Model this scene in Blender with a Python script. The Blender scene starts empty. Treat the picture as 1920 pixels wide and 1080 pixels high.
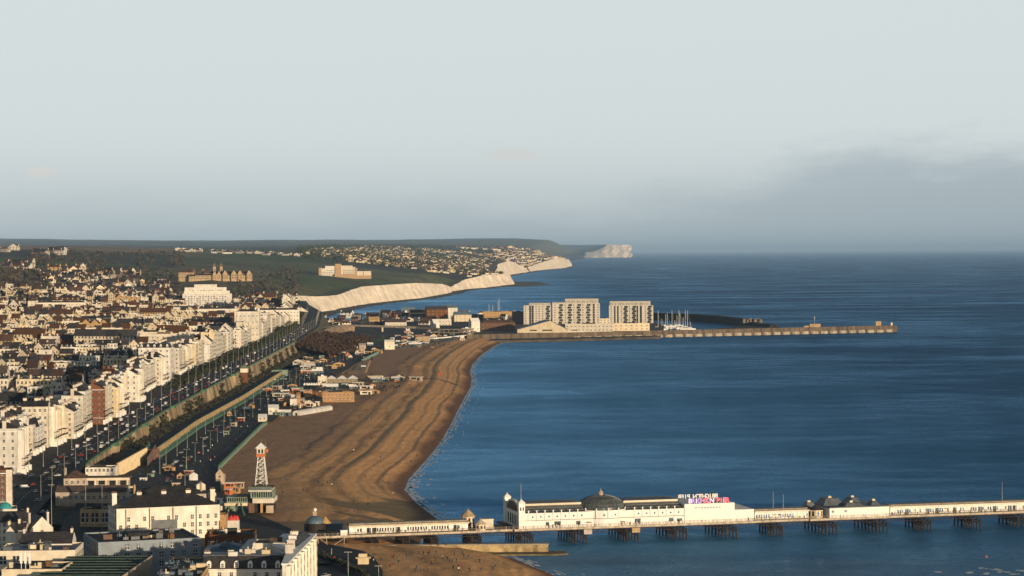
import bpy, math, random
from mathutils import Vector, Matrix, noise
R = math.radians
random.seed(7)
SC = bpy.context.scene
COL = SC.collection
# ------------------------------------------------------------------ camera
FPX = 4360.0; CH = 140.0
PITCH = 0.01580; ROLL = 0.0060
fwd = Vector((0, math.cos(PITCH), -math.sin(PITCH)))
rt0 = Vector((1, 0, 0)); up0 = rt0.cross(fwd)
RT = rt0*math.cos(ROLL) - up0*math.sin(ROLL)
UP = rt0*math.sin(ROLL) + up0*math.cos(ROLL)
CP = Vector((0, 0, CH))
cam = bpy.data.cameras.new('camera'); camo = bpy.data.objects.new('camera', cam); COL.objects.link(camo)
cam.sensor_width = 36; cam.lens = FPX/1920*36; cam.clip_start = 5; cam.clip_end = 3e6
camo.matrix_world = Matrix(((RT.x, UP.x, -fwd.x, 0), (RT.y, UP.y, -fwd.y, 0), (RT.z, UP.z, -fwd.z, CH), (0, 0, 0, 1)))
SC.camera = camo
# ------------------------------------------------------------------ sky, sun, exposure
SUN_EL = R(5.3); SUN_TO = Vector((0.57, -0.82))      # horizontal direction towards the sun
sd = Vector((SUN_TO.x*math.cos(SUN_EL), SUN_TO.y*math.cos(SUN_EL), math.sin(SUN_EL))).normalized()
sun = bpy.data.lights.new('sun', 'SUN'); sun.energy = 5.0; sun.angle = R(0.55); sun.color = (1, 0.78, 0.53)
suno = bpy.data.objects.new('sun', sun); COL.objects.link(suno)
suno.rotation_euler = (-sd).to_track_quat('-Z', 'Y').to_euler()
W = bpy.data.worlds.new('World'); SC.world = W; W.use_nodes = True
nt = W.node_tree; nt.nodes.clear()
def N(t, **k):
    n = nt.nodes.new(t)
    for a, b in k.items(): setattr(n, a, b)
    return n
def math_node(op, a, b=None, c=None, clamp=False):
    n = nt.nodes.new('ShaderNodeMath'); n.operation = op; n.use_clamp = clamp
    for i, v in enumerate((a, b, c)):
        if v is None: continue
        if isinstance(v, (int, float)): n.inputs[i].default_value = v
        else: nt.links.new(v, n.inputs[i])
    return n.outputs[0]
sky = N('ShaderNodeTexSky', sky_type='NISHITA', sun_disc=False, sun_elevation=SUN_EL,
        sun_rotation=math.atan2(SUN_TO.x, SUN_TO.y), air_density=1.0, dust_density=1.2, ozone_density=1.4)
tc = N('ShaderNodeTexCoord'); sx = N('ShaderNodeSeparateXYZ'); nt.links.new(tc.outputs['Generated'], sx.inputs[0])
mp = N('ShaderNodeMapping'); mp.inputs['Scale'].default_value = (11, 11, 40); nt.links.new(tc.outputs['Generated'], mp.inputs[0])
nz = N('ShaderNodeTexNoise'); nz.inputs['Scale'].default_value = 1.6; nz.inputs['Detail'].default_value = 7; nz.inputs['Roughness'].default_value = .6
nt.links.new(mp.outputs[0], nz.inputs['Vector'])
def mrange(v, a, b, c, d):
    n = nt.nodes.new('ShaderNodeMapRange'); n.interpolation_type = 'SMOOTHSTEP'
    nt.links.new(v, n.inputs[0])
    for i, q in enumerate((a, b, c, d)): n.inputs[1+i].default_value = q
    return n.outputs[0]
Z = sx.outputs[2]; X = sx.outputs[0]
# veil of high thin cloud low over the sea, and a grey bank to the south east
veil = mrange(Z, 0.10, 0.34, 0.92, 0.0)
bumpz = math_node('MULTIPLY', math_node('SUBTRACT', nz.outputs[0], 0.5), 0.062)
azw = mrange(X, -0.02, 0.22, -0.010, 0.014)
ztop = math_node('ADD', math_node('ADD', bumpz, azw), 0.030)
zd = math_node('SUBTRACT', ztop, Z)
bank = mrange(zd, -0.012, 0.020, 0.0, 1.0)
strength = mrange(X, -0.16, 0.22, 0.16, 0.62)
bank = math_node('MULTIPLY', bank, strength)
low = mrange(Z, 0.0, 0.055, 0.85, 0.0)
def mixc(f, a, b):
    n = nt.nodes.new('ShaderNodeMix'); n.data_type = 'RGBA'
    if isinstance(f, float): n.inputs[0].default_value = f
    else: nt.links.new(f, n.inputs[0])
    for i, v in ((6, a), (7, b)):
        if isinstance(v, tuple): n.inputs[i].default_value = (*v, 1)
        else: nt.links.new(v, n.inputs[i])
    return n.outputs[2]
SK = 1.0
def k3(r, g, b): return (r*SK, g*SK, b*SK)
c = mixc(veil, sky.outputs[0], k3(7.1, 7.8, 7.95))
c = mixc(low, c, k3(4.95, 5.6, 5.7))
c = mixc(bank, c, k3(3.2, 3.95, 4.4))
# two small lit cloud scraps
def scrap(ax, az, sx_, sz_, col, c, amt):
    a = math_node('DIVIDE', math_node('SUBTRACT', X, ax), sx_); b = math_node('DIVIDE', math_node('SUBTRACT', Z, az), sz_)
    r = math_node('SQRT', math_node('ADD', math_node('MULTIPLY', a, a), math_node('MULTIPLY', b, b)))
    r = math_node('ADD', r, math_node('MULTIPLY', math_node('SUBTRACT', nz.outputs[0], 0.5), 1.2))
    return mixc(mrange(r, 0.45, 1.0, amt, 0.0), c, col)
c = scrap(-0.1975, 0.0345, 0.0085, 0.0030, k3(7.4, 6.9, 6.3), c, .55)
c = scrap(0.0, 0.0420, 0.016, 0.0035, k3(6.8, 6.7, 6.2), c, .5)
bg = N('ShaderNodeBackground'); bg.inputs[1].default_value = 0.10
nt.links.new(c, bg.inputs[0])
out = N('ShaderNodeOutputWorld'); nt.links.new(bg.outputs[0], out.inputs[0])
SC.view_settings.view_transform = 'Standard'; SC.view_settings.look = 'None'
SC.view_settings.exposure = 0.0; SC.view_settings.gamma = 1; SC.view_settings.use_curve_mapping = False
SC.render.engine = 'CYCLES'
try:
    SC.cycles.max_bounces = 5; SC.cycles.diffuse_bounces = 2; SC.cycles.glossy_bounces = 2; SC.cycles.volume_bounces = 0
    SC.cycles.transparent_max_bounces = 6
except Exception: pass
# ------------------------------------------------------------------ pixel <-> world helpers (site surveying)
def yh(px): return 540 - FPX*math.tan(PITCH) - (px-960)*ROLL
def ray(px, py): return (fwd*FPX + RT*(px-960) + UP*(540-py))
def at(px, py, z):
    d = ray(px, py); t = (z-CH)/d.z; return CP + d*t
def xyD(px, D, z):
    """point in the column px at depth D and height z"""
    x = (px-960)*D/FPX - 0.006*(CH-z)
    return Vector((x, D, z))
def zrow(px, py, D): return CH - (py-yh(px))*D/FPX
def proj(p):
    v = Vector(p)-CP; d = v.dot(fwd); return 960+FPX*v.dot(RT)/d, 540-FPX*v.dot(UP)/d
def interp(tab, x):
    if x <= tab[0][0]: return tab[0][1]
    for (a, b), (c_, d) in zip(tab, tab[1:]):
        if x <= c_: return b+(d-b)*(x-a)/(c_-a)
    return tab[-1][1]
def sstep(a, b, x):
    t = max(0, min(1, (x-a)/(b-a))); return t*t*(3-2*t)
# ------------------------------------------------------------------ materials
MATS = {}
def mat(name, col, rough=.8, var=.12, scale=.25, col2=None, obj_var=0.0, spec=.3, bump=0.0, bscale=1.0, metal=0, emit=0, stretch=None):
    if name in MATS: return MATS[name]
    m = bpy.data.materials.new(name); m.use_nodes = True; MATS[name] = m
    t = m.node_tree; b = t.nodes['Principled BSDF']
    b.inputs['Roughness'].default_value = rough; b.inputs['Specular IOR Level'].default_value = spec; b.inputs['Metallic'].default_value = metal
    g = t.nodes.new('ShaderNodeNewGeometry')
    n = t.nodes.new('ShaderNodeTexNoise'); n.inputs['Scale'].default_value = scale; n.inputs['Detail'].default_value = 5
    src = g.outputs['Position']
    if stretch:
        mpn = t.nodes.new('ShaderNodeMapping'); mpn.inputs['Scale'].default_value = stretch; t.links.new(src, mpn.inputs[0]); src = mpn.outputs[0]
    t.links.new(src, n.inputs['Vector'])
    mr = t.nodes.new('ShaderNodeMapRange'); mr.inputs[1].default_value = .3; mr.inputs[2].default_value = .7
    t.links.new(n.outputs[0], mr.inputs[0])
    mx = t.nodes.new('ShaderNodeMix'); mx.data_type = 'RGBA'; t.links.new(mr.outputs[0], mx.inputs[0])
    c2 = col2 if col2 else tuple(x*(1-2*var) for x in col)
    mx.inputs[6].default_value = (*c2, 1); mx.inputs[7].default_value = (*[min(1, x*(1+var*.5)) for x in col], 1)
    o = mx.outputs[2]
    if obj_var:
        oi = t.nodes.new('ShaderNodeObjectInfo'); hs = t.nodes.new('ShaderNodeHueSaturation')
        r2 = t.nodes.new('ShaderNodeMapRange'); r2.inputs[3].default_value = 1-obj_var; r2.inputs[4].default_value = 1+obj_var*.45
        t.links.new(oi.outputs['Random'], r2.inputs[0]); t.links.new(r2.outputs[0], hs.inputs['Value'])
        r3 = t.nodes.new('ShaderNodeMapRange'); r3.inputs[3].default_value = .6; r3.inputs[4].default_value = 1.5
        mm = t.nodes.new('ShaderNodeMath'); mm.operation = 'FRACT'; mu = t.nodes.new('ShaderNodeMath'); mu.operation = 'MULTIPLY'; mu.inputs[1].default_value = 7.3
        t.links.new(oi.outputs['Random'], mu.inputs[0]); t.links.new(mu.outputs[0], mm.inputs[0]); t.links.new(mm.outputs[0], r3.inputs[0])
        t.links.new(r3.outputs[0], hs.inputs['Saturation']); t.links.new(o, hs.inputs['Color']); o = hs.outputs[0]
    t.links.new(o, b.inputs['Base Color'])
    if bump:
        n2 = t.nodes.new('ShaderNodeTexNoise'); n2.inputs['Scale'].default_value = bscale; n2.inputs['Detail'].default_value = 6
        t.links.new(src, n2.inputs['Vector'])
        bp = t.nodes.new('ShaderNodeBump'); bp.inputs['Strength'].default_value = 1; bp.inputs['Distance'].default_value = bump
        t.links.new(n2.outputs[0], bp.inputs['Height']); t.links.new(bp.outputs[0], b.inputs['Normal'])
    if emit:
        b.inputs['Emission Color'].default_value = (*col, 1); b.inputs['Emission Strength'].default_value = emit
    return m
def attr_mat(name, rough=.95, bump=.3, bscale=.3, var=.35, scale=.05):
    m = bpy.data.materials.new(name); m.use_nodes = True; t = m.node_tree; b = t.nodes['Principled BSDF']
    b.inputs['Roughness'].default_value = rough; b.inputs['Specular IOR Level'].default_value = .15
    a = t.nodes.new('ShaderNodeVertexColor'); a.layer_name = 'cover'
    g = t.nodes.new('ShaderNodeNewGeometry'); n = t.nodes.new('ShaderNodeTexNoise'); n.inputs['Scale'].default_value = scale; n.inputs['Detail'].default_value = 8; n.inputs['Roughness'].default_value = .65
    t.links.new(g.outputs['Position'], n.inputs['Vector'])
    mr = t.nodes.new('ShaderNodeMapRange'); mr.inputs[1].default_value = .3; mr.inputs[2].default_value = .7; mr.inputs[3].default_value = 1-var; mr.inputs[4].default_value = 1+var
    t.links.new(n.outputs[0], mr.inputs[0])
    mx = t.nodes.new('ShaderNodeVectorMath'); mx.operation = 'SCALE'; t.links.new(a.outputs[0], mx.inputs[0]); t.links.new(mr.outputs[0], mx.inputs['Scale'])
    t.links.new(mx.outputs[0], b.inputs['Base Color'])
    n2 = t.nodes.new('ShaderNodeTexNoise'); n2.inputs['Scale'].default_value = bscale; n2.inputs['Detail'].default_value = 6; t.links.new(g.outputs['Position'], n2.inputs['Vector'])
    bp = t.nodes.new('ShaderNodeBump'); bp.inputs['Distance'].default_value = bump; t.links.new(n2.outputs[0], bp.inputs['Height']); t.links.new(bp.outputs[0], b.inputs['Normal'])
    MATS[name] = m; return m
M = {}
M['white'] = mat('white_stucco', (.78, .72, .61), .75, .15, .35, obj_var=.14, stretch=(1, 1, .4))
M['paintshade'] = mat('painted_shade_render', (.26, .30, .33), .8, .12, .3)  # shade over the market hall, painted into its wall colour
M['cream'] = mat('cream_stucco', (.74, .64, .48), .8, .12, .3, obj_var=.16)
M['tan'] = mat('tan_render', (.50, .37, .24), .85, .15, .4, obj_var=.12)
M['townwall'] = mat('town_render', (.62, .54, .42), .8, .18, .3, obj_var=.42)
M['brick'] = mat('red_brick', (.21, .105, .07), .9, .2, 1.2, obj_var=.2)
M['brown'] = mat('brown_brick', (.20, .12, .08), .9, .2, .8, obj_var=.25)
M['slate'] = mat('slate_roof', (.055, .050, .050), .6, .3, .6, obj_var=.45)
M['tile'] = mat('clay_tile_roof', (.105, .062, .042), .85, .3, .7, obj_var=.35)
M['lead'] = mat('lead_roof', (.13, .14, .15), .5, .2, .4, obj_var=.2)
M['felt'] = mat('felt_roof', (.045, .045, .04), .9, .35, .3)
M['glass'] = mat('window_glass', (.03, .035, .04), .15, .2, 1, spec=.6)
M['trim'] = mat('painted_trim', (.82, .80, .74), .6, .06, 1)
M['pot'] = mat('chimney_pot', (.30, .17, .11), .8, .15, 2)
M['stone'] = mat('sandstone', (.52, .39, .25), .9, .2, .3, obj_var=.1)
M['asphalt'] = mat('asphalt', (.020, .022, .025), .85, .3, .12)
M['paving'] = mat('paving', (.042, .040, .038), .85, .35, .25)
M['conc'] = mat('concrete', (.24, .20, .15), .9, .22, .2, stretch=(1, 1, .25))
M['green'] = mat('sea_green_paint', (.09, .21, .12), .6, .2, .6)
M['palegreen'] = mat('pale_green_paint', (.24, .32, .24), .6, .2, .6)
M['teal'] = mat('copper_green', (.05, .33, .33), .5, .2, .6)
M['iron'] = mat('dark_iron', (.018, .016, .016), .7, .4, 1.5, col2=(.032, .018, .010))
M['deck'] = mat('pier_deck', (.16, .12, .09), .9, .25, .6)
M['pierwhite'] = mat('pier_white_paint', (.84, .80, .72), .6, .06, .5)
M['domegl'] = mat('dome_grey_glazing', (.10, .115, .11), .38, .3, .5, spec=.5)
M['leaf'] = mat('foliage', (.05, .06, .028), .9, .5, .5, obj_var=.3)
M['shrub'] = mat('winter_shrub', (.075, .042, .024), .95, .5, .25)
M['ivy'] = mat('bank_ivy', (.10, .08, .045), .95, .6, .12, col2=(.03, .032, .018))
M['bark'] = mat('bark', (.07, .05, .035), .9, .3, 2)
M['post'] = mat('pale_post_paint', (.40, .37, .31), .5, .1, 1)
M['red'] = mat('red_paint', (.55, .035, .025), .5, .1, 1)
M['orange'] = mat('orange_paint', (.55, .17, .06), .5, .1, 1)
M['black'] = mat('dark_cloth', (.02, .02, .024), .8, .2, 3)
M['denim'] = mat('blue_cloth', (.05, .08, .16), .8, .2, 3)
M['skin'] = mat('skin', (.45, .27, .18), .6, .1, 3)
M['hair'] = mat('hair', (.03, .02, .015), .6, .1, 3)
M['tyre'] = mat('tyre_rubber', (.015, .015, .015), .8, .1, 3)
M['carglass'] = mat('car_glass', (.02, .025, .03), .08, .1, 1, spec=.7)
M['bluegrey'] = mat('blue_grey_roof', (.11, .16, .20), .5, .15, .4)
M['darkstone'] = mat('dark_wet_stone', (.035, .036, .032), .9, .4, .15)
M['chalk'] = mat('chalk_cliff', (.90, .76, .58), .95, .14, .02, bump=2.5, bscale=.05, stretch=(1, 1, 1.6))
M['rock'] = mat('foreshore_rock', (.10, .085, .06), .95, .35, .03)
M['grass'] = mat('lawn_grass', (.035, .055, .02), .95, .3, .08)
M['wood'] = mat('warm_timber', (.50, .30, .14), .8, .2, .8)
M['bluepool'] = mat('pool_cover_blue', (.10, .20, .26), .4, .2, .4)
for nme, c_ in dict(car_white=(.7, .7, .68), car_silver=(.32, .33, .34), car_black=(.02, .02, .022), car_grey=(.10, .11, .12), car_blue=(.03, .07, .16), car_red=(.36, .03, .02)).items():
    M[nme] = mat(nme, c_, .28, .03, 1, spec=.6)
# ------------------------------------------------------------------ mesh helpers
class MB:
    def __init__(s): s.v = []; s.f = []; s.m = []
    def face(s, pts, m=0):
        k = len(s.v); s.v += [tuple(p) for p in pts]; s.f.append(tuple(range(k, k+len(pts)))); s.m.append(m)
    def box(s, x0, x1, y0, y1, z0, z1, m=0):
        k = len(s.v)
        s.v += [(x0, y0, z0), (x1, y0, z0), (x1, y1, z0), (x0, y1, z0), (x0, y0, z1), (x1, y0, z1), (x1, y1, z1), (x0, y1, z1)]
        for q in ((0, 3, 2, 1), (4, 5, 6, 7), (0, 1, 5, 4), (1, 2, 6, 5), (2, 3, 7, 6), (3, 0, 4, 7)):
            s.f.append(tuple(k+i for i in q)); s.m.append(m)
    def prism(s, poly, z0, z1, m=0, mtop=None, top=None):
        """poly ccw list of (x,y); top optionally another poly"""
        k = len(s.v); n = len(poly); tp = top or poly
        s.v += [(p[0], p[1], z0) for p in poly] + [(p[0], p[1], z1) for p in tp]
        for i in range(n):
            j = (i+1) % n; s.f.append((k+i, k+j, k+n+j, k+n+i)); s.m.append(m)
        s.f.append(tuple(k+n+i for i in range(n))); s.m.append(m if mtop is None else mtop)
        s.f.append(tuple(k+i for i in reversed(range(n)))); s.m.append(m)
    def cyl(s, x, y, z0, z1, r0, r1=None, n=8, m=0):
        r1 = r0 if r1 is None else r1
        a = [(x+r0*math.cos(2*math.pi*i/n), y+r0*math.sin(2*math.pi*i/n)) for i in range(n)]
        b = [(x+r1*math.cos(2*math.pi*i/n), y+r1*math.sin(2*math.pi*i/n)) for i in range(n)]
        s.prism(a, z0, z1, m, top=b)
    def gable(s, x0, x1, y0, y1, z0, z1, axis='x', mr=0, mw=None, o=.4):
        if axis == 'x':
            ym = (y0+y1)/2; dz = o*(z1-z0)/((y1-y0)/2)
            s.face([(x0-o*.3, y0-o, z0-dz), (x1+o*.3, y0-o, z0-dz), (x1+o*.3, ym, z1), (x0-o*.3, ym, z1)], mr)
            s.face([(x1+o*.3, y1+o, z0-dz), (x0-o*.3, y1+o, z0-dz), (x0-o*.3, ym, z1), (x1+o*.3, ym, z1)], mr)
            if mw is not None:
                s.face([(x0, y1, z0), (x0, y0, z0), (x0, ym, z1-.05)], mw); s.face([(x1, y0, z0), (x1, y1, z0), (x1, ym, z1-.05)], mw)
        else:
            xm = (x0+x1)/2; dz = o*(z1-z0)/((x1-x0)/2)
            s.face([(x0-o, y1+o*.3, z0-dz), (x0-o, y0-o*.3, z0-dz), (xm, y0-o*.3, z1), (xm, y1+o*.3, z1)], mr)
            s.face([(x1+o, y0-o*.3, z0-dz), (x1+o, y1+o*.3, z0-dz), (xm, y1+o*.3, z1), (xm, y0-o*.3, z1)], mr)
            if mw is not None:
                s.face([(x0, y0, z0), (x1, y0, z0), (xm, y0, z1-.05)], mw); s.face([(x1, y1, z0), (x0, y1, z0), (xm, y1, z1-.05)], mw)
    def hip(s, x0, x1, y0, y1, z0, z1, ins=None, m=0, mtop=None):
        """hip, or truncated when ins is smaller than half the short side"""
        h = min(x1-x0, y1-y0)/2; i = h*.98 if ins is None else min(ins, h*.98)
        s.prism([(x0, y0), (x1, y0), (x1, y1), (x0, y1)], z0, z1, m, mtop, top=[(x0+i, y0+i), (x1-i, y0+i), (x1-i, y1-i), (x0+i, y1-i)])
    def tube(s, p, q, r, n=5, m=0):
        p = Vector(p); q = Vector(q); d = (q-p); a = d.orthogonal().normalized(); b = d.normalized().cross(a); k = len(s.v)
        for c0 in (p, q):
            for i in range(n):
                t = 2*math.pi*i/n; s.v.append(tuple(c0+a*r*math.cos(t)+b*r*math.sin(t)))
        for i in range(n):
            j = (i+1) % n; s.f.append((k+i, k+j, k+n+j, k+n+i)); s.m.append(m)
        s.f.append(tuple(k+i for i in range(n))); s.m.append(m); s.f.append(tuple(k+n+i for i in reversed(range(n)))); s.m.append(m)
    def dome(s, x, y, z, r, h, nu=24, nv=7, m=0, a0=0, rows=None):
        k = len(s.v)
        for j in range(nv):
            t = j/nv*math.pi/2
            for i in range(nu):
                u = 2*math.pi*i/nu; s.v.append((x+r*math.cos(t)*math.cos(u), y+r*math.cos(t)*math.sin(u), z+h*math.sin(t)))
        s.v.append((x, y, z+h)); tp = len(s.v)-1
        for j in range(nv-1):
            for i in range(nu):
                i2 = (i+1) % nu; s.f.append((k+j*nu+i, k+j*nu+i2, k+(j+1)*nu+i2, k+(j+1)*nu+i)); s.m.append(m)
        for i in range(nu): s.f.append((k+(nv-1)*nu+i, k+(nv-1)*nu+(i+1) % nu, tp)); s.m.append(m)
    def mesh(s, name, mats):
        me = bpy.data.meshes.new(name); me.from_pydata(s.v, [], s.f)
        if not isinstance(mats, (list, tuple)): mats = [mats]
        for m_ in mats: me.materials.append(m_)
        if len(mats) > 1: me.polygons.foreach_set('material_index', s.m)
        me.update(); return me
    def build(s, name, mats, parent=None, **k): return link(name, s.mesh(name, mats), parent, **k)
def link(name, data, parent=None, loc=None, rot=0, scale=None):
    o = bpy.data.objects.new(name, data); COL.objects.link(o)
    if parent: o.parent = parent
    if loc is not None: o.location = loc
    if rot: o.rotation_euler = (0, 0, rot)
    if scale is not None: o.scale = scale
    return o
def tag(o, label=None, cat=None, group=None, kind=None):
    if label: o['label'] = label
    if cat: o['category'] = cat
    if group: o['group'] = group
    if kind: o['kind'] = kind
    return o
def thing(name, label, cat, loc, rot=0, group=None): return tag(link(name, None, None, loc, rot), label, cat, group)
def struct(o): o['kind'] = 'structure'; return o
def copy_thing(o, loc, rot=None, scale=None, group=None, label=None):
    c_ = o.copy(); COL.objects.link(c_); c_.location = loc
    if rot is not None: c_.rotation_euler = (0, 0, rot)
    if scale is not None: c_.scale = scale
    if group: c_['group'] = group
    if label: c_['label'] = label
    for ch in o.children:
        d = ch.copy(); COL.objects.link(d); d.parent = c_
        for g in ch.children:
            e = g.copy(); COL.objects.link(e); e.parent = d
    return c_
AUTO = []      # (object, description, noun) named later from the landmark each stands by
def auto(o, desc, noun): AUTO.append((o, desc, noun)); return o
# ------------------------------------------------------------------ plan of the seafront (x of each line as a function of y)
MX = [(1000, -215), (1150, -238), (1250, -248), (1412, -256), (1780, -267), (2084, -267), (3014, -281), (3600, -300), (3963, -327), (4300, -352), (4700, -410), (5200, -470)]
ZM = [(1000, 8), (1150, 9), (1300, 11), (1412, 14), (1780, 18), (2084, 21), (3014, 24), (3963, 27), (4700, 34), (5200, 44)]
BX = [(900, -60), (1040, -84), (1100, -98), (1200, -135), (1300, -163), (1442, -183), (1797, -194), (2000, -190), (2360, -195), (2900, -186), (3300, -174), (3550, -128), (3700, -70)]
WXT = [(1004, 17), (1059, -1), (1076, -12), (1086, -46), (1147, -44), (1217, -40), (1300, -55), (1370, -64), (1430, -64), (1500, -61), (1620, -56), (1755, -52), (1980, -49), (2230, -46), (2410, -43), (2570, -45), (2680, -49), (2870, -50), (3170, -41), (3480, -24), (3660, -8), (3720, 10)]
def mx(y): return interp(MX, y)
def zm(y): return interp(ZM, y)
def bx(y): return interp(BX, y)
def wx(y): return interp(WXT, y)
PROM = 6.0
def zterr(y): return min(zm(y)-.3, 6+4*sstep(1400, 1520, y)) if y < 3050 else 6+4*(1-sstep(3050, 3200, y))
# ------------------------------------------------------------------ water
def sea():
    m = bpy.data.materials.new('sea_water'); m.use_nodes = True; t = m.node_tree; b = t.nodes['Principled BSDF']
    g = t.nodes.new('ShaderNodeNewGeometry')
    def nz(scale, det=4, st=(1, 1, 1), rough=.55):
        mp = t.nodes.new('ShaderNodeMapping'); mp.inputs['Scale'].default_value = st; t.links.new(g.outputs['Position'], mp.inputs[0])
        n = t.nodes.new('ShaderNodeTexNoise'); n.inputs['Scale'].default_value = scale; n.inputs['Detail'].default_value = det; n.inputs['Roughness'].default_value = rough
        t.links.new(mp.outputs[0], n.inputs['Vector']); return n.outputs[0]
    def mr(v, a, b_, c_, d):
        n = t.nodes.new('ShaderNodeMapRange'); t.links.new(v, n.inputs[0])
        for i, q in enumerate((a, b_, c_, d)): n.inputs[1+i].default_value = q
        return n.outputs[0]
    # calm slicks and wind-ruffled lanes: roughness of the surface
    slick = nz(.0036, 6, (.6, 1, 1), .62); fine = nz(.03, 6, (.6, 1, 1), .6)
    ad = t.nodes.new('ShaderNodeMath'); ad.operation = 'MULTIPLY_ADD'; t.links.new(fine, ad.inputs[0]); ad.inputs[1].default_value = .45; t.links.new(slick, ad.inputs[2])
    ruff = mr(ad.outputs[0], .55, .9, 0, 1)
    rr = mr(ruff, 0, 1, .16, .5); t.links.new(rr, b.inputs['Roughness'])
    # colour of the water body: pale sheen painted in by the shore, in streaks
    sep = t.nodes.new('ShaderNodeSeparateXYZ'); t.links.new(g.outputs['Position'], sep.inputs[0])
    shd = t.nodes.new('ShaderNodeMath'); shd.operation = 'MULTIPLY_ADD'; t.links.new(slick, shd.inputs[0]); shd.inputs[1].default_value = -420; t.links.new(sep.outputs[0], shd.inputs[2]); sh = mr(shd.outputs[0], -330, 230, 1, 0)
    mx1 = t.nodes.new('ShaderNodeMix'); mx1.data_type = 'RGBA'; t.links.new(sh, mx1.inputs[0])
    mx1.inputs[6].default_value = (.004, .048, .115, 1); mx1.inputs[7].default_value = (.075, .26, .47, 1)
    # silt plume in the shallows at the near side of the pier
    silt = mr(sep.outputs[1], 1035, 1092, 1, 0); siltn = nz(.006, 3)
    mm = t.nodes.new('ShaderNodeMath'); mm.operation = 'MULTIPLY'; t.links.new(silt, mm.inputs[0]); t.links.new(mr(siltn, .35, .6, .15, .8), mm.inputs[1])
    mx2 = t.nodes.new('ShaderNodeMix'); mx2.data_type = 'RGBA'; t.links.new(mm.outputs[0], mx2.inputs[0]); t.links.new(mx1.outputs[2], mx2.inputs[6]); mx2.inputs[7].default_value = (.075, .075, .06, 1)
    t.links.new(mx2.outputs[2], b.inputs['Base Color'])
    b.inputs['IOR'].default_value = 1.24
    w1 = nz(.16, 6, (.6, 1, 1), .66); w2 = nz(.010, 4, (.35, 1, 1))
    a1 = t.nodes.new('ShaderNodeMath'); a1.operation = 'MULTIPLY_ADD'; t.links.new(w2, a1.inputs[0]); a1.inputs[1].default_value = 3.0; t.links.new(w1, a1.inputs[2])
    bp = t.nodes.new('ShaderNodeBump'); bp.inputs['Strength'].default_value = 1; bp.inputs['Distance'].default_value = 2.8; t.links.new(a1.outputs[0], bp.inputs['Height'])
    df = t.nodes.new('ShaderNodeBsdfDiffuse'); t.links.new(mx2.outputs[2], df.inputs[0]); t.links.new(bp.outputs[0], df.inputs['Normal'])
    gl = t.nodes.new('ShaderNodeBsdfGlossy'); gl.inputs[0].default_value = (.36, .67, 1.0, 1); t.links.new(rr, gl.inputs['Roughness']); t.links.new(bp.outputs[0], gl.inputs['Normal'])
    fr = t.nodes.new('ShaderNodeFresnel'); fr.inputs[0].default_value = 1.33; t.links.new(bp.outputs[0], fr.inputs['Normal'])
    ff = mr(fr.outputs[0], 0, 1, .02, .62); fm = t.nodes.new('ShaderNodeMath'); fm.operation = 'MULTIPLY'; t.links.new(ff, fm.inputs[0]); t.links.new(mr(ruff, 0, 1, 1.45, .5), fm.inputs[1])
    fn = t.nodes.new('ShaderNodeMath'); fn.operation = 'MULTIPLY'; t.links.new(fm.outputs[0], fn.inputs[0]); t.links.new(mr(shd.outputs[0], -360, 60, 1.75, .90), fn.inputs[1])
    ms = t.nodes.new('ShaderNodeMixShader'); t.links.new(fn.outputs[0], ms.inputs[0]); t.links.new(df.outputs[0], ms.inputs[1]); t.links.new(gl.outputs[0], ms.inputs[2]); t.links.new(ms.outputs[0], t.nodes['Material Output'].inputs[0])
    mb = MB(); xs = [-600000, -20000, -2000, 0, 2000, 20000, 600000]; ys = [200, 3000, 12000, 60000, 300000, 1100000]
    for i in range(6):
        for j in range(5): mb.face([(xs[i], ys[j], 0), (xs[i+1], ys[j], 0), (xs[i+1], ys[j+1], 0), (xs[i], ys[j+1], 0)])
    struct(mb.build('sea', m))
sea()
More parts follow.
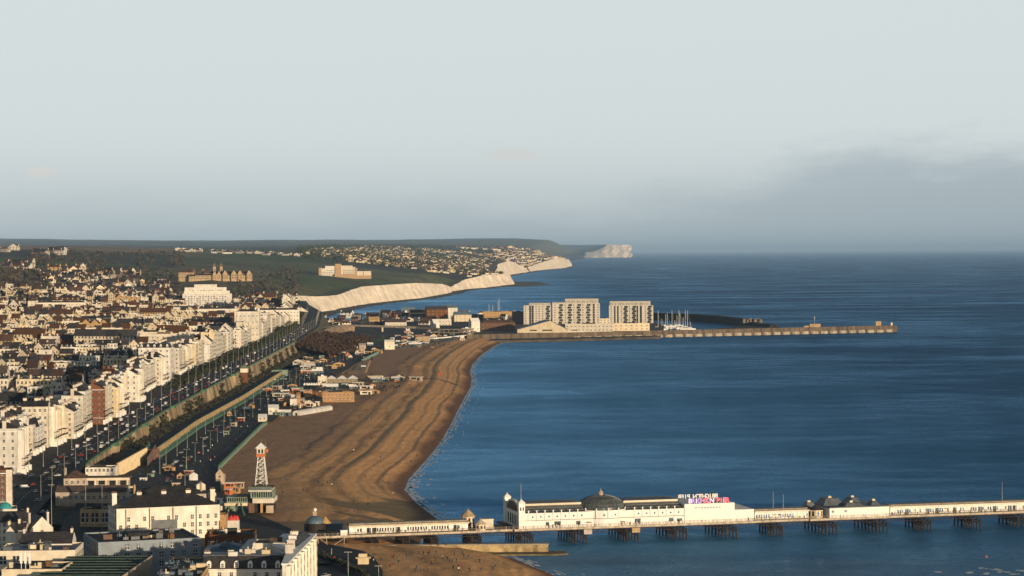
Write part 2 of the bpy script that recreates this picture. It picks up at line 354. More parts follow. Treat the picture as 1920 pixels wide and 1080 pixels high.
# ------------------------------------------------------------------ downs and far land
FARK = 1
COAST = [(4600, 470), (5087, 560), (5800, 630), (6290, 680), (7000, 780), (7700, 830), (8100, 846), (8400, 856), (9000, 905), (9700, 955), (10100, 957), (10600, 925), (12500, 925), (14000, 950), (15400, 986), (16500, 1000), (19000, 1050), (21500, 1068), (23000, 1060), (30000, 1060), (42000, 1095), (50000, 1100)]
ZT = [(4600, 34), (5087, 46), (5500, 36), (5800, 33), (6290, 47), (7000, 46), (7700, 33), (8100, 16), (8400, 26), (9000, 50), (9700, 45), (10100, 30), (10600, 8), (12500, 12), (13200, 70), (14300, 82), (15400, 30), (16500, 40), (18500, 82), (20000, 78), (21500, 60), (23000, 20), (30000, 60), (42000, 120), (50000, 20)]
PXS = [-300, 0, 80, 150, 230, 300, 340, 400, 500, 560, 620, 700, 800, 880, 960, 1060]
ROWS = [  # depth: screen row wanted per PXS
 (4200, [596, 595, 595, 594, 594, 594, 594, 594, 594, 594, 594, 594, 594, 594, 594, 594]),
 (4600, [566, 562, 562, 565, 570, 576, 578, 579, 576, 577, 577, 577, 577, 577, 577, 577]),
 (5000, [535, 532, 534, 540, 548, 556, 560, 562, 568, 570, 570, 570, 570, 570, 570, 570]),
 (5600, [505, 504, 508, 514, 522, 530, 528, 524, 540, 550, 556, 556, 556, 556, 556, 556]),
 (6000, [490, 490, 494, 500, 507, 514, 518, 522, 530, 538, 545, 550, 550, 550, 550, 550]),
 (6500, [480, 481, 484, 489, 496, 501, 506, 510, 516, 520, 524, 535, 535, 535, 535, 535]),
 (7200, [480, 480, 483, 489, 493, 498, 497, 497, 504, 508, 514, 520, 532, 532, 532, 532]),
 (8000, [474, 474, 475, 476, 481, 483, 485, 487, 497, 500, 505, 512, 524, 540, 540, 540]),
 (9000, [463, 464, 466, 467, 469, 471, 474, 478, 483, 485, 490, 500, 507, 513, 516, 516]),
 (9800, [461, 461, 461, 461, 463, 465, 468, 471, 474, 477, 482, 492, 501, 508, 513, 516]),
 (12000, [464, 463, 463, 463, 464, 466, 468, 469, 470, 470, 472, 479, 489, 497, 503, 506]),
 (15000, [466, 466, 466, 466, 466, 467, 467, 467, 467, 466, 466, 470, 478, 486, 492, 500]),
 (18000, [466, 466, 466, 466, 466, 466, 466, 465, 464, 463, 461, 463, 466, 472, 479, 486]),
 (21000, [462, 462, 462, 462, 462, 463, 463, 463, 463, 462, 461, 460, 459, 462, 466, 480]),
 (30000, [454, 454, 454, 455, 455, 455, 455, 455, 455, 455, 455, 456, 457, 459, 460, 466]),
 (42000, [447, 447, 448, 450, 450, 451, 451, 451, 450, 450, 449, 450, 449, 447, 447, 451]),
 (50000, [452, 452, 453, 454, 455, 455, 455, 455, 455, 455, 455, 455, 455, 455, 455, 460])]
def land_z(px, D):
    D = max(4200, min(50000, D))
    for k in range(len(ROWS)-1):
        if D <= ROWS[k+1][0]: break
    (d0, r0), (d1, r1) = ROWS[k], ROWS[k+1]
    t = (D-d0)/(d1-d0)
    def rz(r, d):
        y = interp(list(zip(PXS, r)), px); return CH-(y-yh(px))*d/FPX
    z = rz(r0, d0)*(1-t)+rz(r1, d1)*t
    pc = interp(COAST, D); zt = interp(ZT, D)
    w = sstep(70, 6, pc-px); z = z*(1-w)+zt*w
    X_ = (px-960)*D/FPX
    z += noise.fractal(Vector((X_*.0012, D*.0012, 3)), .9, 2.0, 4)*min(8, D/2500)*(1-.7*w)
    return max(z, 3)
def cover(px, D, y=None):
    """land cover colour: pasture, ploughed field, scrub, haze-paled far hills"""
    X_ = (px-960)*D/FPX; n = noise.fractal(Vector((X_*.0016, D*.0010, 0)), 1, 2, 4); n2 = noise.noise(Vector((X_*.006, D*.004, 5)))
    g = Vector((.105, .135, .045)); br = Vector((.34, .235, .145)); sc = Vector((.075, .072, .044)); ol = Vector((.19, .165, .08))
    if D < 5000: c_ = sc.lerp(ol, .5+n)
    elif D < 6700:
        c_ = g.copy()
        if px > 300: c_ = sc.lerp(ol, max(0, min(1, .55+n)))
        if px > 500: c_ = ol.lerp(g, max(0, min(1, .5+n*1.4)))
        if D < 5500 and px < 330: c_ = sc.lerp(g, max(0, min(1, .2+n)))
    elif D < 8600:
        c_ = sc.copy() if px < 330 else (g.lerp(ol, max(0, min(1, .3+n))) if D > 7400 else ol.lerp(sc, max(0, min(1, .4+n))))
        if px > 560: c_ = g.lerp(ol, max(0, min(1, .3+n)))
    elif D < 12500:
        c_ = br.copy() if px < 300 else br.lerp(g, sstep(300, 440, px))
        if px > 460: c_ = g.lerp(sc, sstep(460, 700, px))
    elif D < 22000: c_ = sc.lerp(ol, max(0, min(1, .3+n)))
    else: c_ = Vector((.20, .21, .15)).lerp(Vector((.13, .14, .11)), max(0, min(1, .5+n*1.5)))  # farthest hills coloured paler to stand in for haze
    if n2 > .25: c_ = c_.lerp(sc, .6)
    if D > 9800 and px > 520: c_ = c_.lerp(ol, .4)
    return c_
def grid_obj(name, nr, nc, fn, material, colfn=None):
    v = []; cols = []
    for i in range(nr):
        for j in range(nc):
            p, c_ = fn(i/(nr-1), j/(nc-1)); v.append(p); cols.append(c_)
    f = [(i*nc+j, i*nc+j+1, (i+1)*nc+j+1, (i+1)*nc+j) for i in range(nr-1) for j in range(nc-1)]
    me = bpy.data.meshes.new(name); me.from_pydata(v, [], f); me.materials.append(material)
    if cols[0] is not None:
        ca = me.color_attributes.new('cover', 'FLOAT_COLOR', 'POINT')
        flat = []
        for c_ in cols: flat += [c_[0], c_[1], c_[2], 1]
        ca.data.foreach_set('color', flat)
    me.polygons.foreach_set('use_smooth', [True]*len(f)); me.update()
    return link(name, me)
LANDM = attr_mat('downland', bump=1.5, bscale=.03, var=.4, scale=.02)
def edge_noise(D): return 14*noise.noise(Vector((D*.004, 1, 1)))+6*noise.noise(Vector((D*.016, 2, 1)))
def coast_pt(D, z):
    pc = interp(COAST, D)+edge_noise(D)*FPX/D*sstep(5000, 5600, D); return xyD(pc, D, z)
def land_fn(u, v):
    D = 4250*(50000/4250)**u; pc = interp(COAST, D)+edge_noise(D)*FPX/D*sstep(5000, 5600, D)
    px = -420+(pc+420)*(1-(1-v)**1.5)
    z = land_z(px, D); p = xyD(px, D, z); return p, cover(px, D)
struct(grid_obj('downland_hills', 230, 190, land_fn, LANDM))
# chalk cliffs: a real face from the turf edge to the beach, leaning and buttressed
def cliff(name, D0, D1, label, lean=.5, step=22, pc=None):
    v = []; f = []; n = int((D1-D0)/step); rows = 9
    for i in range(n+1):
        D = D0+(D1-D0)*i/n; p = coast_pt(D, 0); q = coast_pt(D+10, 0); tdir = (q-p).normalized(); nrm = Vector((tdir.y, -tdir.x, 0))
        zt = land_z(proj((p.x, p.y, 0))[0]-0, D)
        zt = max(4, land_z(interp(COAST, D)+edge_noise(D)*FPX/D*sstep(5000, 5600, D), D))
        for k in range(rows+1):
            s = k/rows; z = zt*(1-s)+.5*s - (0 if k else -.2)
            off = lean*zt*s + (8*noise.noise(Vector((D*.006, z*.02, 9)))+1.6*noise.noise(Vector((D*.023, z*.12, 4))))*(math.sin(math.pi*min(1, s+.12)))
            v.append((p.x+nrm.x*off, p.y+nrm.y*off, z))
    for i in range(n):
        for k in range(rows): a = i*(rows+1)+k; f.append((a, a+1, a+rows+2, a+rows+1))
    me = bpy.data.meshes.new(name); me.from_pydata(v, [], f); me.materials.append(M['chalk']); me.update()
    struct(link(name, me))
    mb = MB()          # foreshore rocks and undercliff walk
    for i in range(n):
        D = D0+(D1-D0)*i/n; E = D0+(D1-D0)*(i+1)/n; pp = []
        for d_ in (D, E):
            p = coast_pt(d_, 0); q = coast_pt(d_+10, 0); td = (q-p).normalized(); nr = Vector((td.y, -td.x, 0)); zt = max(4, land_z(interp(COAST, d_), d_))
            w = 44+22*noise.noise(Vector((d_*.01, 7, 7)))
            pp.append((p+nr*(lean*zt-4), p+nr*(lean*zt+w)))
        mb.face([(*pp[0][0].xy, 1.6), (*pp[0][1].xy, .12), (*pp[1][1].xy, .12), (*pp[1][0].xy, 1.6)])
    struct(mb.build('foreshore', M['rock']))
cliff('chalk_cliff', 4880, 10400, '')
cliff('chalk_cliff', 12700, 15600, '', step=60)
cliff('chalk_cliff', 15700, 23000, '', step=80)
# reef pointing into the sea below the second headland
def blob_patch(name, poly, z0, z1, m, kind='structure'):
    mb = MB(); cx = sum(p[0] for p in poly)/len(poly); cy = sum(p[1] for p in poly)/len(poly)
    mb.prism(poly, z0, z1, 0, top=[(cx+(p[0]-cx)*.8, cy+(p[1]-cy)*.8) for p in poly])
    o = mb.build(name, m); o['kind'] = kind; return o
blob_patch('foreshore', [at(px, py, 0).xy for px, py in ((930, 538), (975, 538), (1010, 536), (1036, 533), (1015, 529), (975, 528), (945, 530))], -1, 2.5, M['rock'])
# far headland with a great white cliff
def headland():
    D = 47000; prof = [(1010, 470, 481), (1040, 466, 482), (1070, 463, 482), (1100, 460, 482), (1125, 462, 482), (1150, 458.2, 482), (1183, 459.5, 482), (1186, 481, 482)]
    top = [(1020, 463), (1060, 461), (1100, 459), (1125, 458.2), (1150, 457.5), (1180, 458.5)]
    mb = MB()
    # cliff line is a zig-zag in plan: from the bay at 1097 out to the point at 1184
    front = [(1097, 481.2, 477), (1104, 481.2, 472.5), (1113, 481.4, 472), (1122, 481.6, 467.5), (1133, 481.6, 463.5), (1142, 481.5, 459.5), (1150, 481.3, 458.2), (1160, 481, 458.6), (1170, 480.8, 459.2), (1178, 480.6, 458.8), (1183, 480.3, 460.5), (1184.5, 480, 466)]
    pts = []
    for i, (px, yb, yt) in enumerate(front):
        b = at(px, yb+1.6, 0); b = Vector((px-960, FPX, 0))*(1/FPX); Dd = D+i*30+(i % 2)*50
        B = Vector(((px-960)*Dd/FPX, Dd, 0)); Zt = CH-(yt-yh(px))*Dd/FPX; pts.append((B, Zt))
    for (a, za), (b, zb) in zip(pts, pts[1:]):
        n = 6
        for k in range(n):
            s0 = k/n; s1 = (k+1)/n
            def pt(a, za, s): return (a.x+35*math.sin(s*9+a.x*.01), a.y+500*s, za*s)
            mb.face([pt(a, za, s0), pt(b, zb, s0), pt(b, zb, s1), pt(a, za, s1)])
    struct(mb.build('chalk_headland', M['chalk']))
    mb = MB()
    for (a, za), (b, zb) in zip(pts, pts[1:]):
        mb.face([(a.x, a.y+500, za), (b.x, b.y+500, zb), (b.x, b.y+9000, zb*.9), (a.x, a.y+9000, za*.9)])
    back = [(900, 466), (960, 464), (1020, 460.5), (1060, 459), (1097, 459.5), (1130, 458.5), (1142, 459.5)]
    for (p0, y0), (p1, y1) in zip(back, back[1:]):
        Dk = 58000; a = Vector(((p0-960)*Dk/FPX, Dk, 0)); b = Vector(((p1-960)*Dk/FPX, Dk, 0)); za = CH-(y0-yh(p0))*Dk/FPX; zb = CH-(y1-yh(p1))*Dk/FPX
        a2 = Vector(((p0-960)*52000/FPX, 51500, 0)); b2 = Vector(((min(p1, 1125)-960)*52000/FPX, 51500, 0))
        mb.face([(*a2.xy, 0), (*b2.xy, 0), (*b.xy, zb), (*a.xy, za)]); mb.face([(*a.xy, za), (*b.xy, zb), (b.x, b.y+8000, 0), (a.x, a.y+8000, 0)])
    struct(mb.build('headland_turf', mat('far_turf', (.05, .06, .03), .95, .3, .0006)))
headland()
# ------------------------------------------------------------------ town ground, promenade, roads
def zt_town(x, y):
    if y > 4200:
        px = 960+x*FPX/y; a = land_z(px, y)
        return a
    z = zm(y); d = mx(y)-30-x
    base = z + max(0, min(6, d*.012)) + 2.0*noise.noise(Vector((x*.004, y*.004, 2)))*sstep(0, 120, d)
    if y > 3800: px = 960+x*FPX/y; base = base*(1-(y-3800)/400)+land_z(px, 4200)*(y-3800)/400
    return base
def town_fn(u, v):
    y = 820+(4300-820)*u; x1 = mx(y); x = x1-(1-v)*(420+.30*y); return (x, y, (zt_town(x, y) if x < x1-30 else zm(y))), None
struct(grid_obj('town_ground', 120, 60, town_fn, M['paving']))
def strip(name, y0, y1, n, lf, rf, zl, zr, m, cols=1):
    def fn(u, v):
        y = y0+(y1-y0)*u; return (lf(y)*(1-v)+rf(y)*v, y, zl(y)*(1-v)+zr(y)*v), None
    return grid_obj(name, n, cols+1, fn, m)
struct(strip('coast_road', 1000, 4900, 90, lambda y: mx(y)-24, lambda y: mx(y)-5, lambda y: zm(y)+.06, lambda y: zm(y)+.06, M['asphalt']))
for k, off in enumerate((-14.6,)):
    mb = MB(); y = 1010
    while y < 4400:
        a = mx(y)+off; b = mx(y+5)+off; mb.face([(a-.12, y, zm(y)+.09), (a+.12, y, zm(y)+.09), (b+.12, y+5, zm(y+5)+.09), (b-.12, y+5, zm(y+5)+.09)]); y += 10
    struct(mb.build('road_marking', M['trim']))
struct(strip('pavement', 1000, 4900, 90, lambda y: mx(y)-5, lambda y: mx(y)-.2, lambda y: zm(y)+.18, lambda y: zm(y)+.18, mat('pale_paving', (.07, .062, .055), .85, .2, .3)))
# bank below the coast road, terrace deck, promenade and road along the beach
struct(strip('planted_bank', 1150, 4700, 120, lambda y: mx(y)+.6, lambda y: mx(y)+16, lambda y: zterr(y)+(.6 if y < 3000 else (zm(y)-zterr(y))*sstep(3000, 3060, y)*.98), lambda y: zterr(y)-.2, M['ivy'], 3))
def terr_e(y): return mx(y)+interp([(1400, 24), (1518, 25), (2491, 24), (3100, 22)], y)
def low_l(y): return (mx(y)+16 if y > 3050 or y < 1420 else terr_e(y)) - 1
struct(strip('lower_promenade', 1000, 4500, 120, low_l, lambda y: max(bx(y), low_l(y)+20), lambda y: PROM if y > 1400 else min(PROM+2, zm(y)-1), lambda y: PROM, M['paving'], 2))
struct(strip('beach_road', 1080, 3600, 80, lambda y: bx(y)-34, lambda y: bx(y)-22, lambda y: PROM+.25 + (1.2 if y < 1300 else 0)*0, lambda y: PROM+.25, M['asphalt']))
# ------------------------------------------------------------------ beach
BEACHM = attr_mat('shingle', bump=.5, bscale=.35, var=.22, scale=.12)
MOUND = [at(px, py, 4) for px, py in ((778, 690), (770, 719), (815, 640))]
def bz(x, y):
    w = wx(y); b = bx(y); u = w-x; W_ = max(20, w-b)
    n = noise.noise(Vector((y*.006, 3, 3)))*3+noise.noise(Vector((y*.02, 3, 8)))*1.3
    if u < 0: return max(-2.5, u*.16)
    def ridge(c_, wd, h, sk=.35):
        d = (u+n-c_)/wd
        return h*math.exp(-(d*(.8 if d < 0 else 1.9))**2)
    z = 4.6*(1-math.exp(-u/16.0))
    amp = .35+.65*sstep(1180, 1520, y)
    z += amp*(ridge(13, 4, .6)+ridge(25, 4, .3)+ridge(38, 7, 1.1)+ridge(50, 4, .25)+ridge(66, 9, .8 if y > 1500 else .5)+ridge(84, 6, .3)+.06*math.sin((u+n*1.5)*1.1)*sstep(75, 55, u))
    z += .35*noise.fractal(Vector((x*.04, y*.015, 0)), 1, 2, 4)*sstep(0, 20, u)
    z += .12*noise.noise(Vector((x*.3, y*.12, 0)))
    for q in MOUND:
        d2 = ((x-q.x)/8)**2+((y-q.y)/20)**2
        if d2 < 6: z += 2.2*math.exp(-d2)
    return z*(1-sstep(W_*.9, W_, u))+min(z, 5.4)*sstep(W_*.9, W_, u)
def beach_fn(u, v):
    y = 960*(3740/960)**u; x0 = bx(y)-2; x1 = wx(y)+22; x = x0+(x1-x0)*v; z = bz(x, y); d = wx(y)-x
    dry = Vector((.80, .42, .165)); dull = Vector((.46, .255, .13)); wet = Vector((.17, .085, .045))
    n = noise.fractal(Vector((x*.02, y*.008, 5)), 1, 2, 4)
    c_ = dry.lerp(dull, sstep(62, 92, d+n*14)); c_ = wet.lerp(c_, sstep(3, 15, d+n*5))
    sw = math.exp(-((d-52-n*10)/4)**2)*.45+math.exp(-((d-80-n*16)/2.2)**2)*.5
    c_ = c_.lerp(Vector((.09, .055, .04)), min(.75, sw)*(1 if n > -.25 else .4))
    return (x, y, z), c_
struct(grid_obj('shingle_beach', 420, 150, beach_fn, BEACHM))
# foam along the waterline
def foam():
    mb = MB(); rnd = random.Random(3)
    for band, (o0, wd, dens) in enumerate(((.3, 3.0, 1.4), (3.2, 2.4, .9), (6, 1.6, .45), (13, 1.2, .22))):
        y = 1002.0
        while y < 3700:
            ln = rnd.uniform(3, 12)*(1+y/2500)
            if rnd.random() < dens and not 1072 < y < 1092:
                n = 5; L = []; Rr = []
                for i in range(n+1):
                    yy = y+ln*i/n; s = math.sin(math.pi*i/n)*wd*rnd.uniform(.5, 1.3)*(1.6 if 1200 < y < 1460 else 1)
                    cx = wx(yy)+o0+3*noise.noise(Vector((yy*.03, band*5, 0)))+1.5*noise.noise(Vector((yy*.15, band*5, 4)))
                    L.append((cx-s/2, yy, .06)); Rr.append((cx+s/2, yy, .06))
                for i in range(n): mb.face([L[i], Rr[i], Rr[i+1], L[i+1]])
            y += ln*(rnd.uniform(.6, 1.3) if band else .97)
    # small whitecaps low in the right corner
    for px, py, w_ in ((1865, 1068, 20), (1842, 1066, 16), (1880, 1072, 22), (1905, 1076, 18), (1915, 1070, 14), (1820, 1074, 12), (1850, 1076, 14), (1760, 1073, 10)):
        c_ = at(px, py, 0)
        for k in range(7):
            a = rnd.uniform(-w_*.1, w_*.1); e = rnd.uniform(-2, 2); r = rnd.uniform(.3, 1.1)
            mb.face([(c_.x+a+r*1.6*math.cos(t*1.05)*rnd.uniform(.6, 1.2), c_.y+e+r*1.8*math.sin(t*1.05), .07+k*.004) for t in range(6)])
    o = mb.build('sea_foam', mat('foam', (.80, .84, .84), .9, .12, .6)); tag(o, 'white foam of small waves breaking along the beach', 'foam', None, 'stuff')
foam()
# ------------------------------------------------------------------ windows and generic building
def unit_window():
    mb = MB(); mb.box(-.5, .5, -.06, 0, 0, 1, 0); mb.box(-.62, .62, -.16, 0, -.07, 0, 1)
    mb.box(-.04, .04, -.09, -.055, 0, 1, 1); mb.box(-.5, .5, -.09, -.055, .47, .53, 1); return mb.mesh('window', [M['glass'], M['trim']])
WIN = unit_window()
def chimney_mesh(wm):
    mb = MB(); mb.box(-.5, .5, -.5, .5, 0, .82, 0); mb.box(-.58, .58, -.58, .58, .82, .88, 0)
    for i in range(4): mb.cyl(-.36+i*.24, 0, .88, 1.0, .07, n=5, m=1)
    return mb.mesh('chimney', [wm, M['pot']])
CHM = {k: chimney_mesh(M[k]) for k in ('white', 'cream', 'brick', 'tan', 'townwall', 'brown', 'stone')}
def build(name, label, cat, loc, w, d, h, rot=0, wall='cream', roof='parapet', rm='slate', st=4, bays=3, chim=1, group=None, win=(1.15, 1.7), rh=None, sides=True, dorm=0, bow=0, wrows=None, axis='x', skip=(), z0=1.0, cornice=True, back=False, balcony=False):
    t = thing(name, label, cat, loc, rot, group); wm = M[wall]; x = w/2; mb = MB()
    foot = -4.0
    mb.box(-x, x, 0, d, foot, h, 0)
    if bow:                                                   # full height bow on the front
        nb = max(1, int(w//9)) if bow == 2 else 1
        for b_ in range(nb):
            cx = -x+w*(b_+.5)/nb; r = w/nb*.3; pl = [(cx-r, .0), (cx-r*.72, -r*.5), (cx-r*.25, -r*.75), (cx+r*.25, -r*.75), (cx+r*.72, -r*.5), (cx+r, 0)]
            mb.prism(pl, foot, h-.4, 0)
    if cornice:
        mb.box(-x-.25, x+.25, -.25, d+.25, h-1.2, h-.8, 1)
        mb.box(-x-.12, x+.12, -.12, d+.12, h/st+.2, h/st+.5, 1)
    if roof in ('parapet', 'flat'):
        for a in ((-x, x, 0, .35), (-x, x, d-.35, d), (-x, -x+.35, .35, d-.35), (x-.35, x, .35, d-.35)): mb.box(*a, h, h+.8, 0)
    if roof == 'gable':
        rr = rh or d*.35
        if axis == 'x':
            for xx in (-x, x): mb.face([(xx, 0, h), (xx, d, h), (xx, d/2, h+rr-.1)] if xx > 0 else [(xx, d, h), (xx, 0, h), (xx, d/2, h+rr-.1)], 0)
        else:
            for yy in (0, d): mb.face([(-x, yy, h), (x, yy, h), (0, yy, h+rr-.1)] if yy == 0 else [(x, yy, h), (-x, yy, h), (0, yy, h+rr-.1)], 0)
    mb.build('wall', [wm, M['trim'] if wall in ('white', 'cream', 'brick') else wm], t)
    mr = MB()
    if roof == 'parapet': rr = rh or min(w, d)*.22; mr.hip(-x+.4, x-.4, .4, d-.4, h+.05, h+rr, None, 0)
    elif roof == 'flat': mr.box(-x+.36, x-.36, .36, d-.36, h+.02, h+.25, 0); mr.box(-x*.3, x*.25, d*.4, d*.65, h+.25, h+2.2, 0)
    elif roof == 'gable': mr.gable(-x, x, 0, d, h+.02, h+rr, axis, 0)
    elif roof == 'hip': rr = rh or min(w, d)*.3; mr.hip(-x-.4, x+.4, -.4, d+.4, h+.02, h+rr, None, 0)
    elif roof == 'mansard': rr = rh or 3.4; mr.hip(-x-.1, x+.1, -.1, d+.1, h+.02, h+rr, rr*.45, 0)
    ro = mr.build('roof', M[rm], t)
    rows = wrows or st; sh = (h-.6)/rows
    if balcony:
        bb = MB(); yb_ = -w*.3*.75-.1 if bow else 0
        bb.box(-x*.8, x*.8, yb_-1.3, yb_-.02, z0+sh-.1, z0+sh+.12); bb.box(-x*.8, x*.8, yb_-1.3, yb_-1.22, z0+sh+.9, z0+sh+1.05); bb.box(-x*.8, x*.8, yb_-1.5, yb_-.02, z0+2*sh-.35, z0+2*sh-.15)
        q = -x*.8
        while q < x*.8: bb.box(q, q+.1, yb_-1.3, yb_-1.22, z0+sh+.1, z0+sh+.9); q += .5
        for q in (-x*.8, x*.8-.1): bb.box(q, q+.1, yb_-1.3, yb_-1.2, z0+sh, z0+2*sh-.3)
        bb.build('balcony', M['iron'], t)
        pb_ = MB(); pb_.box(-x*.9, -x*.5, yb_-1.8, -.02, -3, 3.2); pb_.build('porch', M['trim'], t)
    for r in range(rows):
        for b_ in range(bays):
            if (r, b_) in skip: continue
            wx_ = -x+w*(b_+.5)/bays; yy = 0
            if bow == 1 and abs(wx_) < w*.22: yy = -w*.3*.62
            link('window', WIN, t, (wx_, yy-.02, z0+sh*r+sh*.18), 0, (win[0], 1, min(win[1], sh*.62)))
        if sides:
            nb = max(1, int(d/5))
            for b_ in range(nb):
                link('window', WIN, t, (x+.02, d*(b_+.5)/nb, z0+sh*r+sh*.18), math.pi/2, (win[0], 1, min(win[1], sh*.62)))
                if sides == 2: link('window', WIN, t, (-x-.02, d*(b_+.5)/nb, z0+sh*r+sh*.18), -math.pi/2, (win[0], 1, min(win[1], sh*.62)))
    if dorm:
        for i in range(dorm):
            dx = -x+w*(i+.5)/dorm; md = MB(); md.box(dx-.9, dx+.9, .1, 2.2, h+.3, h+2.4, 0); None
            pts = [(dx-.9, h+2.4), (dx-.5, h+3.0), (dx, h+3.25), (dx+.5, h+3.0), (dx+.9, h+2.4)]
            k = len(md.v); md.v += [(a, .1, b_) for a, b_ in pts]+[(a, 2.2, b_) for a, b_ in pts]
            md.f.append((k, k+4, k+3, k+2, k+1)); md.m.append(0)
            for q in range(4): md.f.append((k+q, k+q+1, k+6+q, k+5+q)); md.m.append(0)
            do = md.build('dormer', [M['trim']], ro); link('window', WIN, do, (dx, .08, h+.6), 0, (.8, 1, 1.5))
    for i in range(chim):
        cx = (-x+.8) if i % 2 == 0 else (x-.8)
        if chim > 2: cx = -x+1+(w-2)*i/(chim-1)
        link('chimney', CHM.get(wall if wall in CHM else 'cream'), ro, (cx, d*.5, h-.2), math.pi/2 if chim <= 2 else 0, (2.2, .9, (rh or 3)+2.2))
    return t
LANDMARK = {}
def lm(name, px, py): LANDMARK[name] = (px, py)
# ------------------------------------------------------------------ merged small houses (too small to show parts)
def house_mesh(nm, w, d, h, rooft, wall, rm, bays, st, seed=0):
    mb = MB(); x = w/2; rnd = random.Random(seed)
    mb.box(-x, x, 0, d, -6, h, 0)
    if rooft == 'gx': mb.gable(-x, x, 0, d, h, h+d*.44, 'x', 1, 0)
    elif rooft == 'gy': mb.gable(-x, x, 0, d, h, h+w*.46, 'y', 1, 0)
    elif rooft == 'hip': mb.hip(-x-.3, x+.3, -.3, d+.3, h, h+min(w, d)*.3, None, 1)
    elif rooft == 'par':
        for a in ((-x, x, 0, .4), (-x, x, d-.4, d), (-x, -x+.4, .4, d-.4), (x-.4, x, .4, d-.4)): mb.box(*a, h, h+.9, 0)
        mb.hip(-x+.5, x-.5, .5, d-.5, h+.02, h+2.0, None, 1)
    elif rooft == 'butter':
        for a in ((-x, x, 0, .4), (-x, -x+.4, .4, d), (x-.4, x, .4, d)): mb.box(*a, h, h+1.4, 0)
        mb.gable(-x+.4, 0, .4, d, h, h+1.8, 'y', 1, 0, o=.01); mb.gable(0, x-.4, .4, d, h, h+1.8, 'y', 1, 0, o=.01)
    if st:
        sh = h/st
        for r in range(st):
            for b_ in range(bays):
                cx = -x+w*(b_+.5)/bays; mb.box(cx-.55, cx+.55, -.08, -.01, sh*r+sh*.3, sh*r+sh*.3+min(1.7, sh*.55), 2)
            mb.box(x+.01, x+.08, d*.4, d*.4+1.1, sh*r+sh*.3, sh*r+sh*.8, 2)
            mb.box(-x-.08, -x-.01, d*.4, d*.4+1.1, sh*r+sh*.3, sh*r+sh*.8, 2)
    if rooft != 'flat' and st:
        for sx_ in (-1, 1):
            if rnd.random() < .75:
                cy = d*rnd.choice((.3, .5, .7)); mb.box(sx_*x*.93-.45, sx_*x*.93+.45, cy-1, cy+1, h-.5, h+3.2, 3)
                for q in range(3): mb.cyl(sx_*x*.93, cy-.65+q*.65, h+3.2, h+3.7, .17, n=5, m=4)
    return mb.mesh(nm, [M[wall], M[rm], M['glass'], M[wall if wall != 'brown' else 'brick'], M['pot']])
PROTO = []
sp = 0
for wall, rm, rt_, desc in (('white', 'slate', 'par', 'white rendered house with slate roof behind a parapet'), ('townwall', 'slate', 'gx', 'cream house with dark slate gable roof'), ('townwall', 'tile', 'gx', 'pale house with brown tiled roof'),
                       ('white', 'slate', 'butter', 'white house with a double pitched slate roof'), ('brick', 'slate', 'gx', 'red brick house with slate roof'), ('cream', 'slate', 'par', 'cream parapeted house with chimney stacks'),
                       ('brown', 'tile', 'hip', 'brown house with hipped tile roof'), ('townwall', 'slate', 'gy', 'buff house with its gable to the street'), ('white', 'lead', 'par', 'white house with a low grey roof'), ('tan', 'tile', 'gx', 'tan house with brown tiled roof')):
    for (w, d, h, st, by) in ((7.5, 10, 10, 3, 2), (9.5, 12, 12.5, 4, 3), (6.5, 9, 7.5, 2, 2)):
        sp += 1; PROTO.append((house_mesh('townhouse', w, d, h, rt_, wall, rm, by, st, sp), w, d, h, desc))
VPROTO = []
for wall, rm, rt_, desc in (('white', 'slate', 'gx', 'small white house with dark roof'), ('townwall', 'tile', 'hip', 'small cream house with red-brown roof'), ('cream', 'tile', 'gy', 'small gabled cream house'), ('white', 'tile', 'gx', 'small white house with tiled roof'), ('tan', 'tile', 'hip', 'small tan house with hipped roof'), ('brick', 'slate', 'gx', 'small brick house with grey roof')):
    sp += 1; VPROTO.append((house_mesh('hillside_house', 11, 8.5, 5.5, rt_, wall, rm, 3, 2, sp), 11, 8.5, 5.5, desc))
